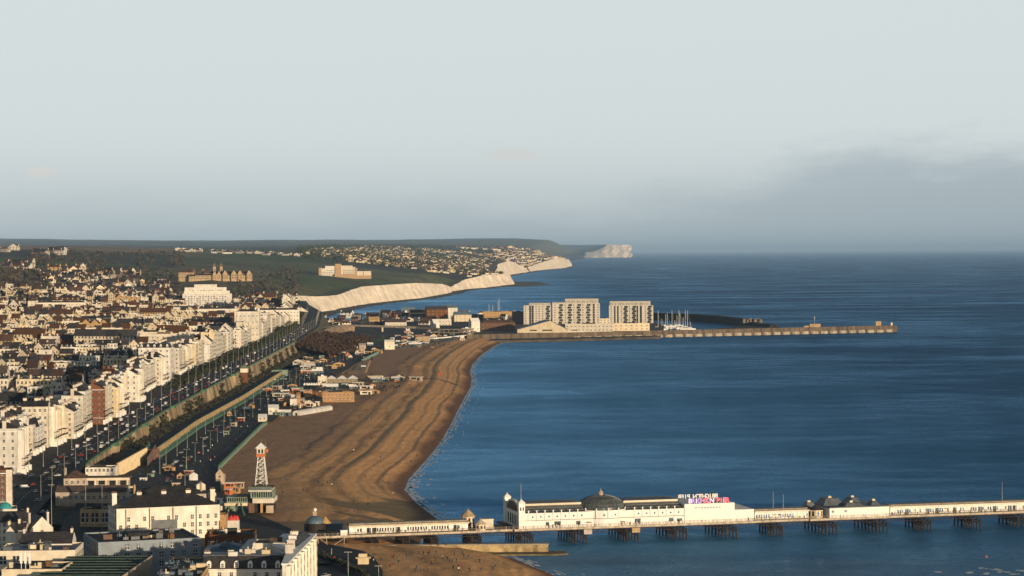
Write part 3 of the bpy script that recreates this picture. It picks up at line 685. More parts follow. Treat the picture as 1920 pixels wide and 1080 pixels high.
# ------------------------------------------------------------------ pier
PA = Vector((-87.5, 1078, 0)); PANG = math.atan2(85, 343); PE = Vector((math.cos(PANG), math.sin(PANG), 0)); PN = Vector((-PE.y, PE.x, 0))
def pt_t(px, n):
    k = (px-960)/FPX; o = PA+PN*n; return (k*o.y-o.x-.006*130)/(PE.x-k*PE.y)
def PP(t, n, z=0): p = PA+PE*t+PN*n; return Vector((p.x, p.y, z))
def pier():
    DZ = 8.0; lab = 'long iron pleasure pier on dark trestles running out over the sea'
    P = thing('pier', lab, 'pier', PP(0, 0), PANG)
    tE = pt_t(1960, 0)+25
    mb = MB()
    segs = [(-6, pt_t(905, 0), 0, 22), (pt_t(905, 0), pt_t(965, 0), 1.5, 24), (pt_t(965, 0), pt_t(1419, 0), 0, 37), (pt_t(1419, 0), pt_t(1520, 0), 1, 25), (pt_t(1520, 0), pt_t(1672, 0), 0, 32), (pt_t(1672, 0), tE, 1.0, 24)]
    for a, b, n0, n1 in segs: mb.box(a+.01, b-.01, n0, n1, DZ-.9, DZ, 0)
    mb.build('deck', M['deck'], P)
    mb = MB()
    for a, b, n0, n1 in segs:
        mb.box(a, b, n0-.25, n0-.02, DZ-.75, DZ+.25, 0)
    mb.build('fascia', mat('weathered_fascia', (.52, .44, .33), .8, .25, .5), P)
    mb = MB()
    for a, b, n0, n1 in segs:
        q = a
        while q < b: mb.box(q-.05, q+.05, n0-.1, n0, DZ+.25, DZ+1.3, 0); q += 1.9
        mb.box(a, b, n0-.1, n0-.02, DZ+1.3, DZ+1.4, 0); mb.box(a, b, n0-.1, n0-.04, DZ+.75, DZ+.81, 0)
        for q in range(int(a), int(b), 6): mb.box(q-.12, q+.12, n0-.2, n0-.101, DZ+.25, DZ+1.6, 0)
    mb.build('railing', mat('railing_paint', (.40, .33, .24), .7, .2, .8), P)
    # lattice girders under the deck
    mb = MB()
    for nn in (.6, 10, 20):
        mb.box(-4, tE, nn, nn+.25, DZ-1.2, DZ-.9, 0); mb.box(-4, tE, nn, nn+.25, DZ-2.5, DZ-2.3, 0)
        q = -4
        while q < tE-3: mb.tube((q, nn+.1, DZ-2.4), (q+1.5, nn+.1, DZ-1.1), .09, 4); mb.tube((q+1.5, nn+.1, DZ-1.1), (q+3, nn+.1, DZ-2.4), .09, 4); q += 3
    mb.build('girder', M['iron'], P)
    colm = MB(); colm.cyl(0, 0, -3, DZ-2.4, .40, n=7); colm.cyl(0, 0, DZ-3.0, DZ-2.4, .28, .5, n=7); colm.cyl(0, 0, 1.0, 1.6, .42, n=7); colme = colm.mesh('column', M['iron'])
    for x0, x1, deep in ((640, 655, 20), (700, 714, 20), (760, 772, 20), (812, 826, 20), (862, 907, 21), (956, 1004, 33), (1049, 1105, 33), (1143, 1202, 33), (1241, 1293, 33), (1334, 1387, 33), (1436, 1473, 22), (1519, 1575, 31), (1611, 1670, 31), (1712, 1752, 23), (1803, 1845, 23), (1884, 1930, 23), (1975, 2000, 23)):
        t1 = pt_t(x1-5, 1.2); t0 = t1-(5.5 if deep > 25 else 4.5)
        if deep < 21.5 and x1 < 850: t0 = t1-3
        tr = MB(); nn = 7 if deep > 25 else 6
        ns = [1.2+(deep-2.4)*i/(nn-1) for i in range(nn)]
        for t_ in (t0, t1):
            tr.box(t_-.2, t_+.2, .8, deep-.8, DZ-2.8, DZ-2.5); tr.box(t_-.13, t_+.13, .8, deep-.8, 2.6, 2.85)
            for a, b in zip(ns, ns[1:]): tr.tube((t_, a, 2.7), (t_, b, DZ-3), .13, 4); tr.tube((t_, b, 2.7), (t_, a, DZ-3), .13, 4)
        for a in ns[::2]: tr.tube((t0, a, 2.7), (t1, a, DZ-3), .13, 4); tr.tube((t1, a, 2.7), (t0, a, DZ-3), .13, 4)
        tro = tr.build('trestle', M['iron'], P)
        for t_ in (t0, t1):
            for a in ns: link('column', colme, tro, (t_, a, 0))
    # landing stage brackets below the deck front
    for px in (1102, 1192): 
        t_ = pt_t(px, 0); mb = MB(); mb.box(t_-2, t_+2, -1.2, .5, DZ-3.2, DZ-.95); mb.build('balcony_box', M['tan'], P)
    # ---- the palace hall
    H = thing('pier_hall', 'white domed amusement hall on the pier with grey glazed roof', 'hall', PP(0, 0), PANG)
    ta, tb, tc_, td = pt_t(983, 3), pt_t(1284, 3), pt_t(1378, 3), pt_t(1415, 3); WT = 15.2
    mb = MB(); mb.box(ta, tb, 3, 33, DZ, WT); dm = pt_t(1127, 14)
    n = 20; R_ = 12.2; pl = [(dm+R_*math.cos(math.pi+math.pi*i/n), 13+R_*math.sin(math.pi+math.pi*i/n)*.99) for i in range(n+1)]
    mb.prism(pl, DZ, WT+.35)
    mb.build('wall', M['pierwhite'], H)
    mb = MB(); mb.box(tb+.02, tc_, 2.6, 32, DZ, 17.2); mb.box(tc_+.02, td, 3, 30, DZ, 13.6); mb.build('end_block', M['pierwhite'], H)
    mb = MB(); mb.box(ta, tb, 2.55, 2.97, 11.6, 11.85)
    for i in range(n): 
        a, b = pl[i], pl[i+1]; mb.face([(a[0], a[1]-.25, 11.6), (b[0], b[1]-.25, 11.6), (b[0], b[1]-.25, 11.85), (a[0], a[1]-.25, 11.85)]); mb.face([(a[0], a[1]-.25, 11.85), (b[0], b[1]-.25, 11.85), (b[0], b[1], 11.85), (a[0], a[1], 11.85)])
    mb.build('ledge', mat('grey_ledge', (.30, .27, .23), .8, .2, .6), H)
    # roof: steep glazed slope from wall head to a raised cream ridge lantern
    def sect(t0, t1):
        mb = MB(); a = [(3.1, WT-.35), (10.5, 18.0)]; mb.face([(t0, 3.1, WT-.1), (t1, 3.1, WT-.1), (t1, 11, 17.9), (t0, 11, 17.9)]); mb.face([(t1, 33, WT-.1), (t0, 33, WT-.1), (t0, 24, 17.9), (t1, 24, 17.9)])
        q = t0
        while q < t1: mb.face([(q, 3.05, WT+.0), (q+.14, 3.05, WT+.0), (q+.14, 10.95, 18.0), (q, 10.95, 18.0)], 1); q += 1.35
        for zz in (.33, .66):
            y_ = 3.1+7.9*zz; z_ = WT-.1+(18-WT)*zz; mb.box(t0, t1, y_-.08, y_+.08, z_+.02, z_+.12, 1)
        mb.build('glazed_roof', [M['domegl'], mat('glazing_bar', (.33, .33, .29), .6, .1, 1)], H)
        mb = MB(); mb.box(t0, t1, 11, 24, 17.5, 18.9); mb.build('lantern', M['cream'], H)
        mb = MB(); mb.hip(t0-.2, t1+.2, 10.7, 24.3, 18.92, 19.7, 5); mb.build('lantern_roof', M['lead'], H)
    sect(ta, dm-10.6); sect(dm+10.6, tb-.3)
    mb = MB()
    q = ta+2.2
    while q < tb-1:
        if abs(q-dm) > 12.4:
            mb.box(q-.22, q+.22, 2.72, 2.98, 11.9, WT+1.1); mb.box(q-.35, q+.35, 2.5, 2.98, WT+1.1, WT+1.35)
        q += 4.05
    for i in range(1, n, 3): a = pl[i]; mb.cyl(a[0], a[1]-.1, 11.9, WT+1.4, .3, n=6)
    mb.build('pilaster', M['pierwhite'], H)
    pm = MB(); pm.cyl(0, 0, 0, .1, .42, n=10); pme = pm.mesh('porthole', M['glass'])
    q = ta+.2
    while q < tb-1:
        if abs(q-dm) > 12.4: o = link('porthole', pme, H, (q, 2.98, 13.4)); o.rotation_euler = (math.pi/2, 0, 0)
        q += 4.05
    for i in range(3, n-2, 3):
        a = pl[i]; o = link('porthole', pme, H, (a[0], a[1]-.03, 13.4)); o.rotation_euler = (math.pi/2, 0, 0)
    dz = WT+.3
    mb = MB(); mb.dome(dm, 14, dz, 11.9, 6.3, 32, 8); mb.build('dome', M['domegl'], H)
    mb = MB()
    for i in range(32):
        u = 2*math.pi*i/32; prev = None
        for j in range(8):
            t_ = j/8*math.pi/2; p = (dm+11.98*math.cos(t_)*math.cos(u), 14+11.98*math.cos(t_)*math.sin(u), dz+6.36*math.sin(t_)+.02)
            if prev: mb.tube(prev, p, .07, 3)
            prev = p
    for j in (2, 4, 6):
        t_ = j/8*math.pi/2; c_ = [(dm+12.0*math.cos(t_)*math.cos(2*math.pi*i/32), 14+12.0*math.cos(t_)*math.sin(2*math.pi*i/32), dz+6.38*math.sin(t_)) for i in range(33)]
        for a, b in zip(c_, c_[1:]): mb.tube(a, b, .08, 3)
    mb.build('dome_rib', mat('dome_rib', (.24, .24, .21), .5, .1, 1), H)
    mb = MB(); mb.cyl(dm, 14, dz+6.1, dz+7.4, 1.2, n=10); mb.cyl(dm, 14, dz+7.4, dz+8.6, 1.4, .35, n=10); mb.cyl(dm, 14, dz+8.6, dz+9.6, .12, n=6); mb.build('cupola', M['tan'], H)
    # entrance end: two square turrets with pointed caps and an arched gable between
    for nn, tt in ((1.6, pt_t(978, 3)), (31, pt_t(978, 3)+.3)):
        mb = MB(); mb.box(tt-1.5, tt+1.5, nn, nn+3, DZ, 20.3); mb.box(tt-1.75, tt+1.75, nn-.25, nn+3.25, 18.9, 19.2); tw = mb.build('turret', M['pierwhite'], H)
        mb = MB(); mb.hip(tt-1.9, tt+1.9, nn-.4, nn+3.4, 20.32, 22.1, None); mb.cyl(tt, nn+1.5, 21.9, 22.6, .12, n=5); mb.build('turret_cap', M['pierwhite'], tw)
        mb = MB()
        for k in (-.65, .65): mb.box(tt+k-.3, tt+k+.3, nn-.06, nn-.01, 16.7, 18.4)
        mb.build('window', M['glass'], tw)
    tt = pt_t(978, 3)
    mb = MB(); prof = [(4.6, DZ)]+[(17.8-13.2*math.cos(math.pi*i/12), 15.4+5.4*math.sin(math.pi*i/12)) for i in range(13)]+[(31, DZ)]
    k = len(mb.v); mb.v += [(tt-.6, a, b) for a, b in prof]+[(tt+.6, a, b) for a, b in prof]; m_ = len(prof)
    mb.f.append(tuple(range(m_))); mb.m.append(0); mb.f.append(tuple(reversed(range(m_, 2*m_)))); mb.m.append(0)
    for i in range(m_-1): mb.f.append((i, i+m_, i+1+m_, i+1)); mb.m.append(0)
    mb.build('entrance_front', M['pierwhite'], H)
    mb = MB(); prev = None
    for i in range(13):
        p = (tt-.75, 17.8-11.6*math.cos(math.pi*i/12), 15.6+4.3*math.sin(math.pi*i/12))
        if prev: mb.face([prev, p, (tt-.75, 17.8, 15.6)])
        prev = p
    for i in range(5): mb.box(tt-.72, tt-.64, 7+i*4.6, 9+i*4.6, DZ+1, 13.8)
    mb.build('arch_window', M['glass'], H)
    # doors/openings in the ground storey
    mb = MB()
    rnd = random.Random(5); q = ta+3
    for px0, px1, hh in ((1024, 1030, 1.6), (1040, 1052, 1.8), (1081, 1089, 1.7), (1141, 1149, 1.0), (1165, 1183, 2.0), (1191, 1202, 1.8), (1255, 1264, 1.6), (1270, 1280, 1.2)):
        a = pt_t(px0, 3); b = pt_t(px1, 3)
        if abs(a-dm) < 12: continue
        mb.box(a, b, 2.9, 2.97, DZ+1.2, DZ+1.2+hh)
    mb.build('opening', M['glass'], H)
    mb = MB(); a, b = pt_t(1304, 3), pt_t(1352, 3); q = a
    while q < b: mb.box(q, q+.9, 2.5, 2.58, 15.0, 15.5); q += 1.5
    mb.build('vent', M['domegl'], H)
    lm('the domed pier hall', 1130, 960)
    # flagpoles
    def pole(px, nn, z0, z1, lab, base_t=None):
        t_ = pt_t(px, nn) if base_t is None else base_t; mb = MB(); mb.cyl(0, 0, z0, z1, .14, .07, n=6); mb.cyl(0, 0, z1, z1+.25, .16, n=6)
        o = mb.build('flagpole', M['post'], None, loc=PP(t_, nn)); tag(o, lab, 'flagpole')
    pole(977.5, 3.1, 22.5, 29.5, 'bare white flagpole on the near turret of the pier hall')
    pole(1451, 8, 12.2, 21, 'taller of two white flagpoles right of the pier hall'); pole(1470, 8, 12.2, 19.5, 'shorter white flagpole with round lamps beside the pier arcade')
    pole(1881, 8, 12.2, 22, 'white flagpole on the arcade roof near the right end of the pier')
    # ---- signs
    def letters(name, lab, txt, px0, px1, nn, z0, hgt, cols, back):
        S_ = thing(name, lab, 'sign', PP(pt_t(px0, nn), nn, z0), PANG); L = pt_t(px1, nn)-pt_t(px0, nn)
        n = len(txt); stepx = L/n
        cache = {}
        for i, ch in enumerate(txt):
            if ch == ' ': continue
            cu = bpy.data.curves.new('letter', 'FONT'); cu.body = ch; cu.size = hgt*1.38; cu.extrude = .12; cu.offset = .07; cu.align_x = 'CENTER'
            tmp = bpy.data.objects.new('t', cu); COL.objects.link(tmp); dg = bpy.context.evaluated_depsgraph_get()
            me = bpy.data.meshes.new_from_object(tmp.evaluated_get(dg)); bpy.data.objects.remove(tmp)
            me.materials.clear(); me.materials.append(cols[i % len(cols)])
            o = link('letter', me, S_, ((n-1-i if back else i)*stepx+stepx*.5, 0, 0)); o.rotation_euler = (math.pi/2, 0, math.pi if back else 0)
        mb = MB()
        mb.box(0, L, .25, .35, -.05, .08); mb.box(0, L, .25, .35, hgt-.1, hgt+.02)
        for i in range(8): q = L*(i+.5)/8; mb.box(q-.05, q+.05, .25, .38, -1.6, hgt); mb.tube((q, .3, hgt*.7), (q, 2, -1.6), .05, 4)
        mb.build('sign_frame', M['iron'], S_)
    pw = mat('sign_white', (.75, .72, .68), .5, .03, 1); pk = mat('sign_pink', (.85, .25, .45), .5, .03, 1, emit=.25); pv = mat('sign_violet', (.45, .30, .85), .5, .03, 1, emit=.3); ps = mat('sign_red', (.9, .10, .16), .5, .03, 1, emit=.35); pb = mat('sign_lilac', (.80, .70, .92), .5, .03, 1, emit=.2)
    letters('pier_sign', 'coloured pier name sign in red and violet letters facing the camera', 'BRIGHTON PIER', 1292, 1368, 3.2, 17.5, 2.3, [pb, pv, pb, pv, pk, ps, pk, pb, pb, ps, ps, pk, ps], False)
    letters('pier_sign', 'white pier name sign seen from behind so its letters read backwards', 'BRIGHTON PIER', 1272, 1347, 22, 17.6, 2.2, [pw], True)
    # ---- arcades and kiosks
    def arcade(px0, px1, n0, n1, zt, lab, open_every=3, seed=1, wallm='pierwhite', zb=DZ):
        t0, t1 = pt_t(px0, n0), pt_t(px1, n0); A = thing('pier_arcade', lab, 'arcade', PP(t0, n0, zb), PANG); L = t1-t0; rnd = random.Random(seed)
        mb = MB(); mb.box(0, L, .3, n1-n0, 0, zt-zb-.3); mb.build('wall', M[wallm], A)
        mb = MB(); mb.box(-.4, L+.4, -1.0, n1-n0+.6, zt-zb-.3, zt-zb, 0); mb.box(0, L, 1.5, n1-n0-1.5, zt-zb, zt-zb+.7, 0); mb.build('roof', mat('arcade_roof', (.30, .26, .20), .8, .2, .5), A)
        mb = MB(); mb.box(-.4, L+.4, -1.12, -1.0, zt-zb-.75, zt-zb+.06); mb.build('canopy_board', M['cream'], A)
        q = 1.0; k = 0
        wmb = MB(); wmb.box(-.35, .35, -.06, 0, 0, 1.5); 
        wmb.cyl(0, -.03, 1.5, 1.52, .3, n=6); wme = wmb.mesh('arch_window', M['glass'])
        while q < L-1:
            r = rnd.random()
            if r < .62: link('arch_window', wme, A, (q, .28, .9)); q += 1.25
            elif r < .75: db = MB(); db.box(q, q+2.0, .2, .28, 0, 2.6); db.build('open_front', M['glass'], A); q += 2.6
            else: q += 1.6
        mb = MB(); q = 0
        while q < L: mb.box(q-.06, q+.06, -.95, -.83, 0, zt-zb-.4); q += 3.2
        mb.build('canopy_post', M['pierwhite'], A)
        return A
    arcade(655, 878, 6, 14, 12.0, 'long white arcade of arched windows at the shore end of the pier', seed=2)
    arcade(1417, 1519, 6, 14, 12.2, 'low white arcade between the domed hall and the dark roofed pavilion', seed=4)
    arcade(1671, 1985, 6, 14, 12.2, 'long white arcade at the seaward right end of the pier', seed=6)
    mb = MB(); mb.box(-2.4, 2.4, 0, 5, 0, 3.6); 
    # octagonal kiosks
    def kiosk(px, nn, r, hw, hr, lab, cap='tan'):
        K = thing('pier_kiosk', lab, 'kiosk', PP(pt_t(px, nn), nn, DZ), PANG+R(22.5)); pl = [(r*math.cos(i*math.pi/4), r*math.sin(i*math.pi/4)) for i in range(8)]
        mb = MB(); mb.prism(pl, 0, hw); mb.build('wall', M['cream'], K)
        mb = MB(); mb.prism([(p[0]*1.25, p[1]*1.25) for p in pl], hw+.02, hw+hr, top=[(p[0]*.12, p[1]*.12) for p in pl]); mb.cyl(0, 0, hw+hr, hw+hr+.9, .1, n=5); mb.build('roof', M[cap], K)
        for i in range(8):
            a = (i+.5)*math.pi/4; wm_ = MB(); wm_.box(-.5, .5, -.05, .0, .9, hw-.6); o = wm_.build('window', M['glass'], K); c_ = r*.93; o.location = (c_*math.cos(a), c_*math.sin(a), 0); o.rotation_euler = (0, 0, a+math.pi/2)
    kiosk(878, 17, 3.0, 5.2, 3.2, 'taller octagonal pier kiosk with pointed roof near the shore', 'tan'); kiosk(901, 2.6, 2.6, 3.0, 2.2, 'smaller octagonal pier kiosk at the railing left of the hall', 'tan')
    mb = MB(); mb.box(-3, 3, 0, 4, 0, 4.2); mb.box(-3.2, 3.2, -.2, 4.2, 4.2, 4.6); o = mb.build('ticket_booth', M['cream'], None, loc=PP(pt_t(914, 8), 8, DZ), rot=PANG); tag(o, 'square cream booth on the pier just right of the octagonal kiosks', 'booth')
    for px, c1, lab in ((645, 'trim', 'small white cabin at the landward tip of the pier railing'),):
        mb = MB(); mb.box(-1.6, 1.6, 0, 2, 0, 2.3); mb.box(-1.8, 1.8, -.2, 2.2, 2.3, 2.5); o = mb.build('cabin', M[c1], None, loc=PP(pt_t(px, 1.2), 1.2, DZ), rot=PANG); tag(o, lab, 'cabin')
    for px, lab in ((1531, 'dark green round snack stall on the pier beside the pavilion'),):
        kiosk(px, 6, 3.4, 4.0, 2.4, lab, 'slate')
    # pavilion with the dark steep roofs
    V = thing('pier_pavilion', 'white pavilion with several steep dark roofs on the pier', 'pavilion', PP(pt_t(1557, 1.6), 1.6, DZ), PANG); L = pt_t(1669, 1.6)-pt_t(1557, 1.6)
    mb = MB(); mb.box(0, L, 0, 27, 0, 4.7); mb.box(-.2, L+.2, -.2, 0, 4.5, 4.8); mb.build('wall', M['pierwhite'], V)
    mb = MB(); mb.box(.3, L, .4, 26.6, 4.72, 5.2); mb.build('roof', M['lead'], V)
    for a0, a1, b0, b1, z0, z1, tp in ((0, 11, 8, 20, 5.2, 9.8, 3.2), (9, 19, 2, 12, 5.2, 8.0, 2.2), (15.5, 22, 12, 22, 5.2, 9.4, 2.4), (23, 28, 3, 9, 5.2, 8.6, 2.3), (-9, -2, 10, 18, 1.5, 8.0, 2.6)):
        mb = MB(); mb.hip(a0, a1, b0, b1, z0, z1-1.3, tp*.72); ro = mb.build('hipped_roof', M['lead'], V)
        mb = MB(); cx, cy = (a0+a1)/2, (b0+b1)/2; mb.box(cx-.8, cx+.8, cy-.6, cy+.6, z1-1.28, z1-.7); mb.hip(cx-1, cx+1, cy-.8, cy+.8, z1-.68, z1-.3, None); mb.build('ventilator', M['cream'], ro)
    for px in (1561, 1585):
        q = pt_t(px, 1.6)-pt_t(1557, 1.6); mb = MB(); mb.box(q, q+1.3, -.07, -.02, 2.6, 3.8); mb.build('window', M['domegl'], V)
    lm('the dark roofed pier pavilion', 1610, 960)
    # life rings etc
    for px, z in ((1108, 1.5),):
        pass
pier()
# red round stalls on the pier
def parasol(name, lab, loc, r, h, m, cat='parasol', cl='red'):
    t = thing(name, lab, cat, loc); mb = MB(); mb.cyl(0, 0, 0, h, .05, n=5); mb.build('pole', M['post'], t)
    mb = MB(); mb.cyl(0, 0, h-.1, h+r*.35, r, .05, n=8); mb.build('canopy', m, t); return t
parasol('parasol', 'red parasol beside the portholed wall under the pier dome', PP(pt_t(1107, 1.2), 1.0, 8), 1.2, 2.2, M['orange'])
parasol('parasol', 'red parasol at the right of the two tall pier flagpoles', PP(pt_t(1463, 3), 3, 8), 1.2, 2.4, M['red'])
parasol('parasol', 'orange parasol in front of the arcade near the right end of the pier', PP(pt_t(1775, 3), 3, 8), 1.0, 2.6, M['orange'])
parasol('parasol', 'red parasol outside the right half of the domed hall', PP(pt_t(1170, 1.3), 1.2, 8), 1.1, 1.9, M['red'])
# groyne wall and buoy
def groyne():
    G = thing('groyne', 'stone groyne wall with flat top beside the pier', 'sea wall', (0, 0, 0)); a = at(668, 1024, 4); b = at(1028, 1021, 4)
    u = (b-a).normalized(); nrm = Vector((-u.y, u.x, 0)); w = 3.2
    mb = MB(); q = [a, b, b+nrm*w, a+nrm*w]; mb.prism([(p.x, p.y) for p in q], -2, 4.0, 0); mb.build('wall', mat('groyne_stone', (.46, .34, .17), .9, .35, .25, bump=.4, bscale=.8), G)
    q = [a-nrm*.3, b-nrm*.3+u*.3, b+nrm*(w+.3)+u*.3, a+nrm*(w+.3)]; mb = MB(); mb.prism([(p.x, p.y) for p in q], 4.02, 4.4); mb.build('coping', mat('coping', (.42, .35, .26), .9, .2, .4), G)
    mb = MB(); c0 = a+u*30; q = [c0-nrm*.2, c0-nrm*6, b-nrm*9+u*3, b-nrm*6+u*9, b+u*7+nrm*3, b+u*.5+nrm*3, b+u*.5-nrm*.2]
    mb.prism([(p.x, p.y) for p in q], -1, .7); mb.build('footing', mat('wet_footing', (.20, .15, .075), .8, .35, .2), G)
groyne(); lm('the stone groyne', 900, 1035)
b_ = at(1849, 1045, 0); mb = MB(); mb.dome(0, 0, 0, .75, .75, 12, 4); mb.cyl(0, 0, -.6, .0, .5, .75, n=12); o = mb.build('mooring_buoy', M['orange'], None, loc=b_); tag(o, 'round orange buoy floating in front of the pier', 'buoy')
# ------------------------------------------------------------------ harbour arms and marina
def arm():
    A = thing('harbour_wall', 'long concrete harbour wall with rounded caisson footings', 'breakwater', (0, 0, 0))
    a = at(880, 641, 0); a0 = at(950, 639.5, 0); b = at(1683, 622.5, 0); a = Vector((a.x-10, a0.y+10, 0)); u = (b-a0).normalized(); n = Vector((-u.y, u.x, 0))
    def P(t, m): p = a0+u*t+n*m; return (p.x, p.y)
    Lt = (b-a0).length; t0 = -66
    mb = MB(); mb.prism([P(t0, 3), P(Lt, 3), P(Lt+4, 7), P(Lt, 13), P(t0, 13)], -3, 9.5); mb.prism([P(t0, 3.2), P(Lt, 3.2), P(Lt, 5), P(t0, 5)], 9.5, 11.2); mb.build('wall', mat('harbour_concrete', (.16, .12, .085), .9, .3, .15, stretch=(1, 1, .3)), A)
    cm = MB(); pl = [(7.6*math.cos(math.pi+math.pi*i/10), 2.9+4.6*math.sin(math.pi+math.pi*i/10)) for i in range(11)]; cm.prism(pl, -3, 4.6, top=[(p[0]*.9, 2.9+(p[1]-2.9)*.8) for p in pl]); cme = cm.mesh('caisson', mat('caisson_concrete', (.46, .39, .29), .9, .3, .3))
    t = (at(1090, 637, 0)-a0).length; ang = math.atan2(u.y, u.x)
    while t < Lt-8: p = P(t, 0); link('caisson', cme, A, (p[0], p[1], 0), ang); t += 18.2
    fm = MB(); fm.box(-1.6, 1.6, 2.2, 3.0, -3, 10.2); fme = fm.mesh('buttress', MATS['harbour_concrete']); t = (at(1090, 637, 0)-a0).length+9
    while t < Lt-8: p = P(t, 0); link('buttress', fme, A, (p[0], p[1], 0), ang); t += 18.2
    mb = MB(); mb.prism([P(t0, -2.5), P(at(1085, 637, 0).x-a0.x, -2.5), P(at(1085, 637, 0).x-a0.x, 2.9), P(t0, 2.9)], -2, 3.4); mb.build('apron', mat('apron_concrete', (.36, .26, .17), .9, .25, .2), A)
    # things standing on the wall
    p = P((at(1580, 620, 0)-a0).length, 8); mb = MB(); mb.box(-4.4, 4.4, -3, 3, 0, 8.6); mb.box(-4.7, 4.7, -3.3, 3.3, 8.6, 9.1); o = mb.build('lookout_hut', M['tan'], None, loc=(p[0], p[1], 9.5)); tag(o, 'square pale hut on the outer length of the harbour wall', 'hut')
    p = P(Lt-7, 8); L_ = thing('harbour_beacon', 'small white beacon tower at the tip of the harbour wall', 'beacon', (p[0], p[1], 9.5)); mb = MB(); mb.cyl(0, 0, 0, 6.5, 2.2, 1.7, n=10); mb.build('tower', M['white'], L_); mb = MB(); mb.cyl(0, 0, 6.5, 8.4, 1.2, n=8); mb.dome(0, 0, 8.4, 1.3, 1.0, 8, 3); mb.build('lantern', M['iron'], L_); mb = MB(); mb.cyl(0, 0, 9.3, 12, .12, n=5); mb.build('mast', M['post'], L_)
    p = P((at(1466, 622, 0)-a0).length, 14); mb = MB(); mb.box(-9, 9, 0, 10, 0, 10); mb.box(-18, -9, 2, 10, 0, 7); o = mb.build('harbour_control_house', M['tan'], None, loc=(p[0]-9, p[1], 6)); tag(o, 'tan blockhouse where the two harbour walls meet', 'blockhouse')
    p = P((at(1447, 622, 0)-a0).length, 14); mb = MB(); mb.cyl(0, 0, 0, 24, .35, .2, n=6); mb.cyl(0, 0, 17, 22, .8, n=6); o = mb.build('signal_mast', M['post'], None, loc=(p[0], p[1], 6)); tag(o, 'thin signal mast beside the tan blockhouse on the harbour wall', 'mast')
    rnd = random.Random(9)
    bm_ = MB(); bm_.box(-1.6, 1.6, -1, 1, 0, 1.7); bme = bm_.mesh('wall_shelter', M['cream'])
    for px in (1146, 1190, 1212, 1242, 1400, 1448, 1520, 1556): 
        p = P((at(px, 628, 0)-a0).length, 8); o = link('wall_shelter', bme, None, (p[0], p[1], 9.5), ang); auto(tag(o, None, 'shelter', 'small shelters on the harbour wall'), 'small cream shelter on the harbour wall', 'shelter')
arm(); lm('the harbour wall tip', 1680, 612); lm('the tan harbour blockhouse', 1458, 612)
def arm2():
    A = thing('harbour_wall', 'dark curved outer harbour wall behind the yacht masts', 'breakwater', (0, 0, 0))
    pts = [at(px, py, 0) for px, py in ((1205, 599), (1232, 600), (1290, 602), (1335, 605), (1380, 610), (1405, 614), (1425, 617.5), (1444, 619.5))]
    mb = MB(); W_ = 13
    for i, (a, b) in enumerate(zip(pts, pts[1:])):
        u = (b-a).normalized(); n = Vector((-u.y, u.x, 0)); H0 = 14 if i < 5 else 10
        mb.prism([(a.x, a.y), (b.x, b.y), (b.x+n.x*W_, b.y+n.y*W_), (a.x+n.x*W_, a.y+n.y*W_)], -2, H0)
    mb.build('wall', M['darkstone'], A)
    mb = MB(); rnd = random.Random(2)
    for i in range(60):
        c_ = pts[5]+Vector((rnd.uniform(-12, 22), rnd.uniform(-6, 26), 10)); s = rnd.uniform(1.5, 4); mb.prism([(c_.x+s*math.cos(k*1.05), c_.y+s*math.sin(k*1.05)) for k in range(6)], 8, 12.5+rnd.uniform(0, 3.5), top=[(c_.x+s*.5*math.cos(k*1.05), c_.y+s*.5*math.sin(k*1.05)) for k in range(6)])
    mb.build('boulders', M['conc'], A)
    # second dark inner arm
    B = thing('harbour_wall', 'low dark inner arm joining the harbour wall', 'breakwater', (0, 0, 0)); q = [at(px, py, 3).xy for px, py in ((1322, 621.5), (1462, 620.5), (1462, 615.5), (1395, 613.5), (1350, 618))]
    mb = MB(); mb.prism(q, -2, 5.5); mb.build('wall', M['darkstone'], B)
arm2()
# marina quay
quay = [at(px, py, 3.5).xy for px, py in ((862, 640), (1062, 636), (1238, 631), (1246, 612), (1236, 606), (1200, 600), (1000, 597), (900, 596), (800, 590), (700, 597), (600, 606), (585, 640), (700, 640))]
mb = MB(); mb.prism([(p.x, p.y) for p in quay], -3, 3.6); struct(mb.build('marina_quay', mat('quay_surface', (.10, .08, .06), .9, .35, .05)))
def fb(px0, px1, ytop, ztop, zb, depth, name, label, cat, rot=0, **k):
    """building whose front wall head lies on row ytop between two columns"""
    pm = (px0+px1)/2; p = at(pm, ytop, ztop); w = (px1-px0)*p.y/FPX/max(.3, math.cos(rot))
    return build(name, label, cat, (p.x, p.y, zb), w, depth, ztop-zb, rot, **k)
def base(px0, px1, ybase, ytop, zb, depth, name, label, cat, rot=0, **k):
    pm = (px0+px1)/2; p = at(pm, ybase, zb); h = (ybase-ytop)*p.y/FPX; w = (px1-px0)*p.y/FPX/max(.3, math.cos(rot))
    return build(name, label, cat, (p.x, p.y, zb), w, depth, h, rot, **k), p, w, h
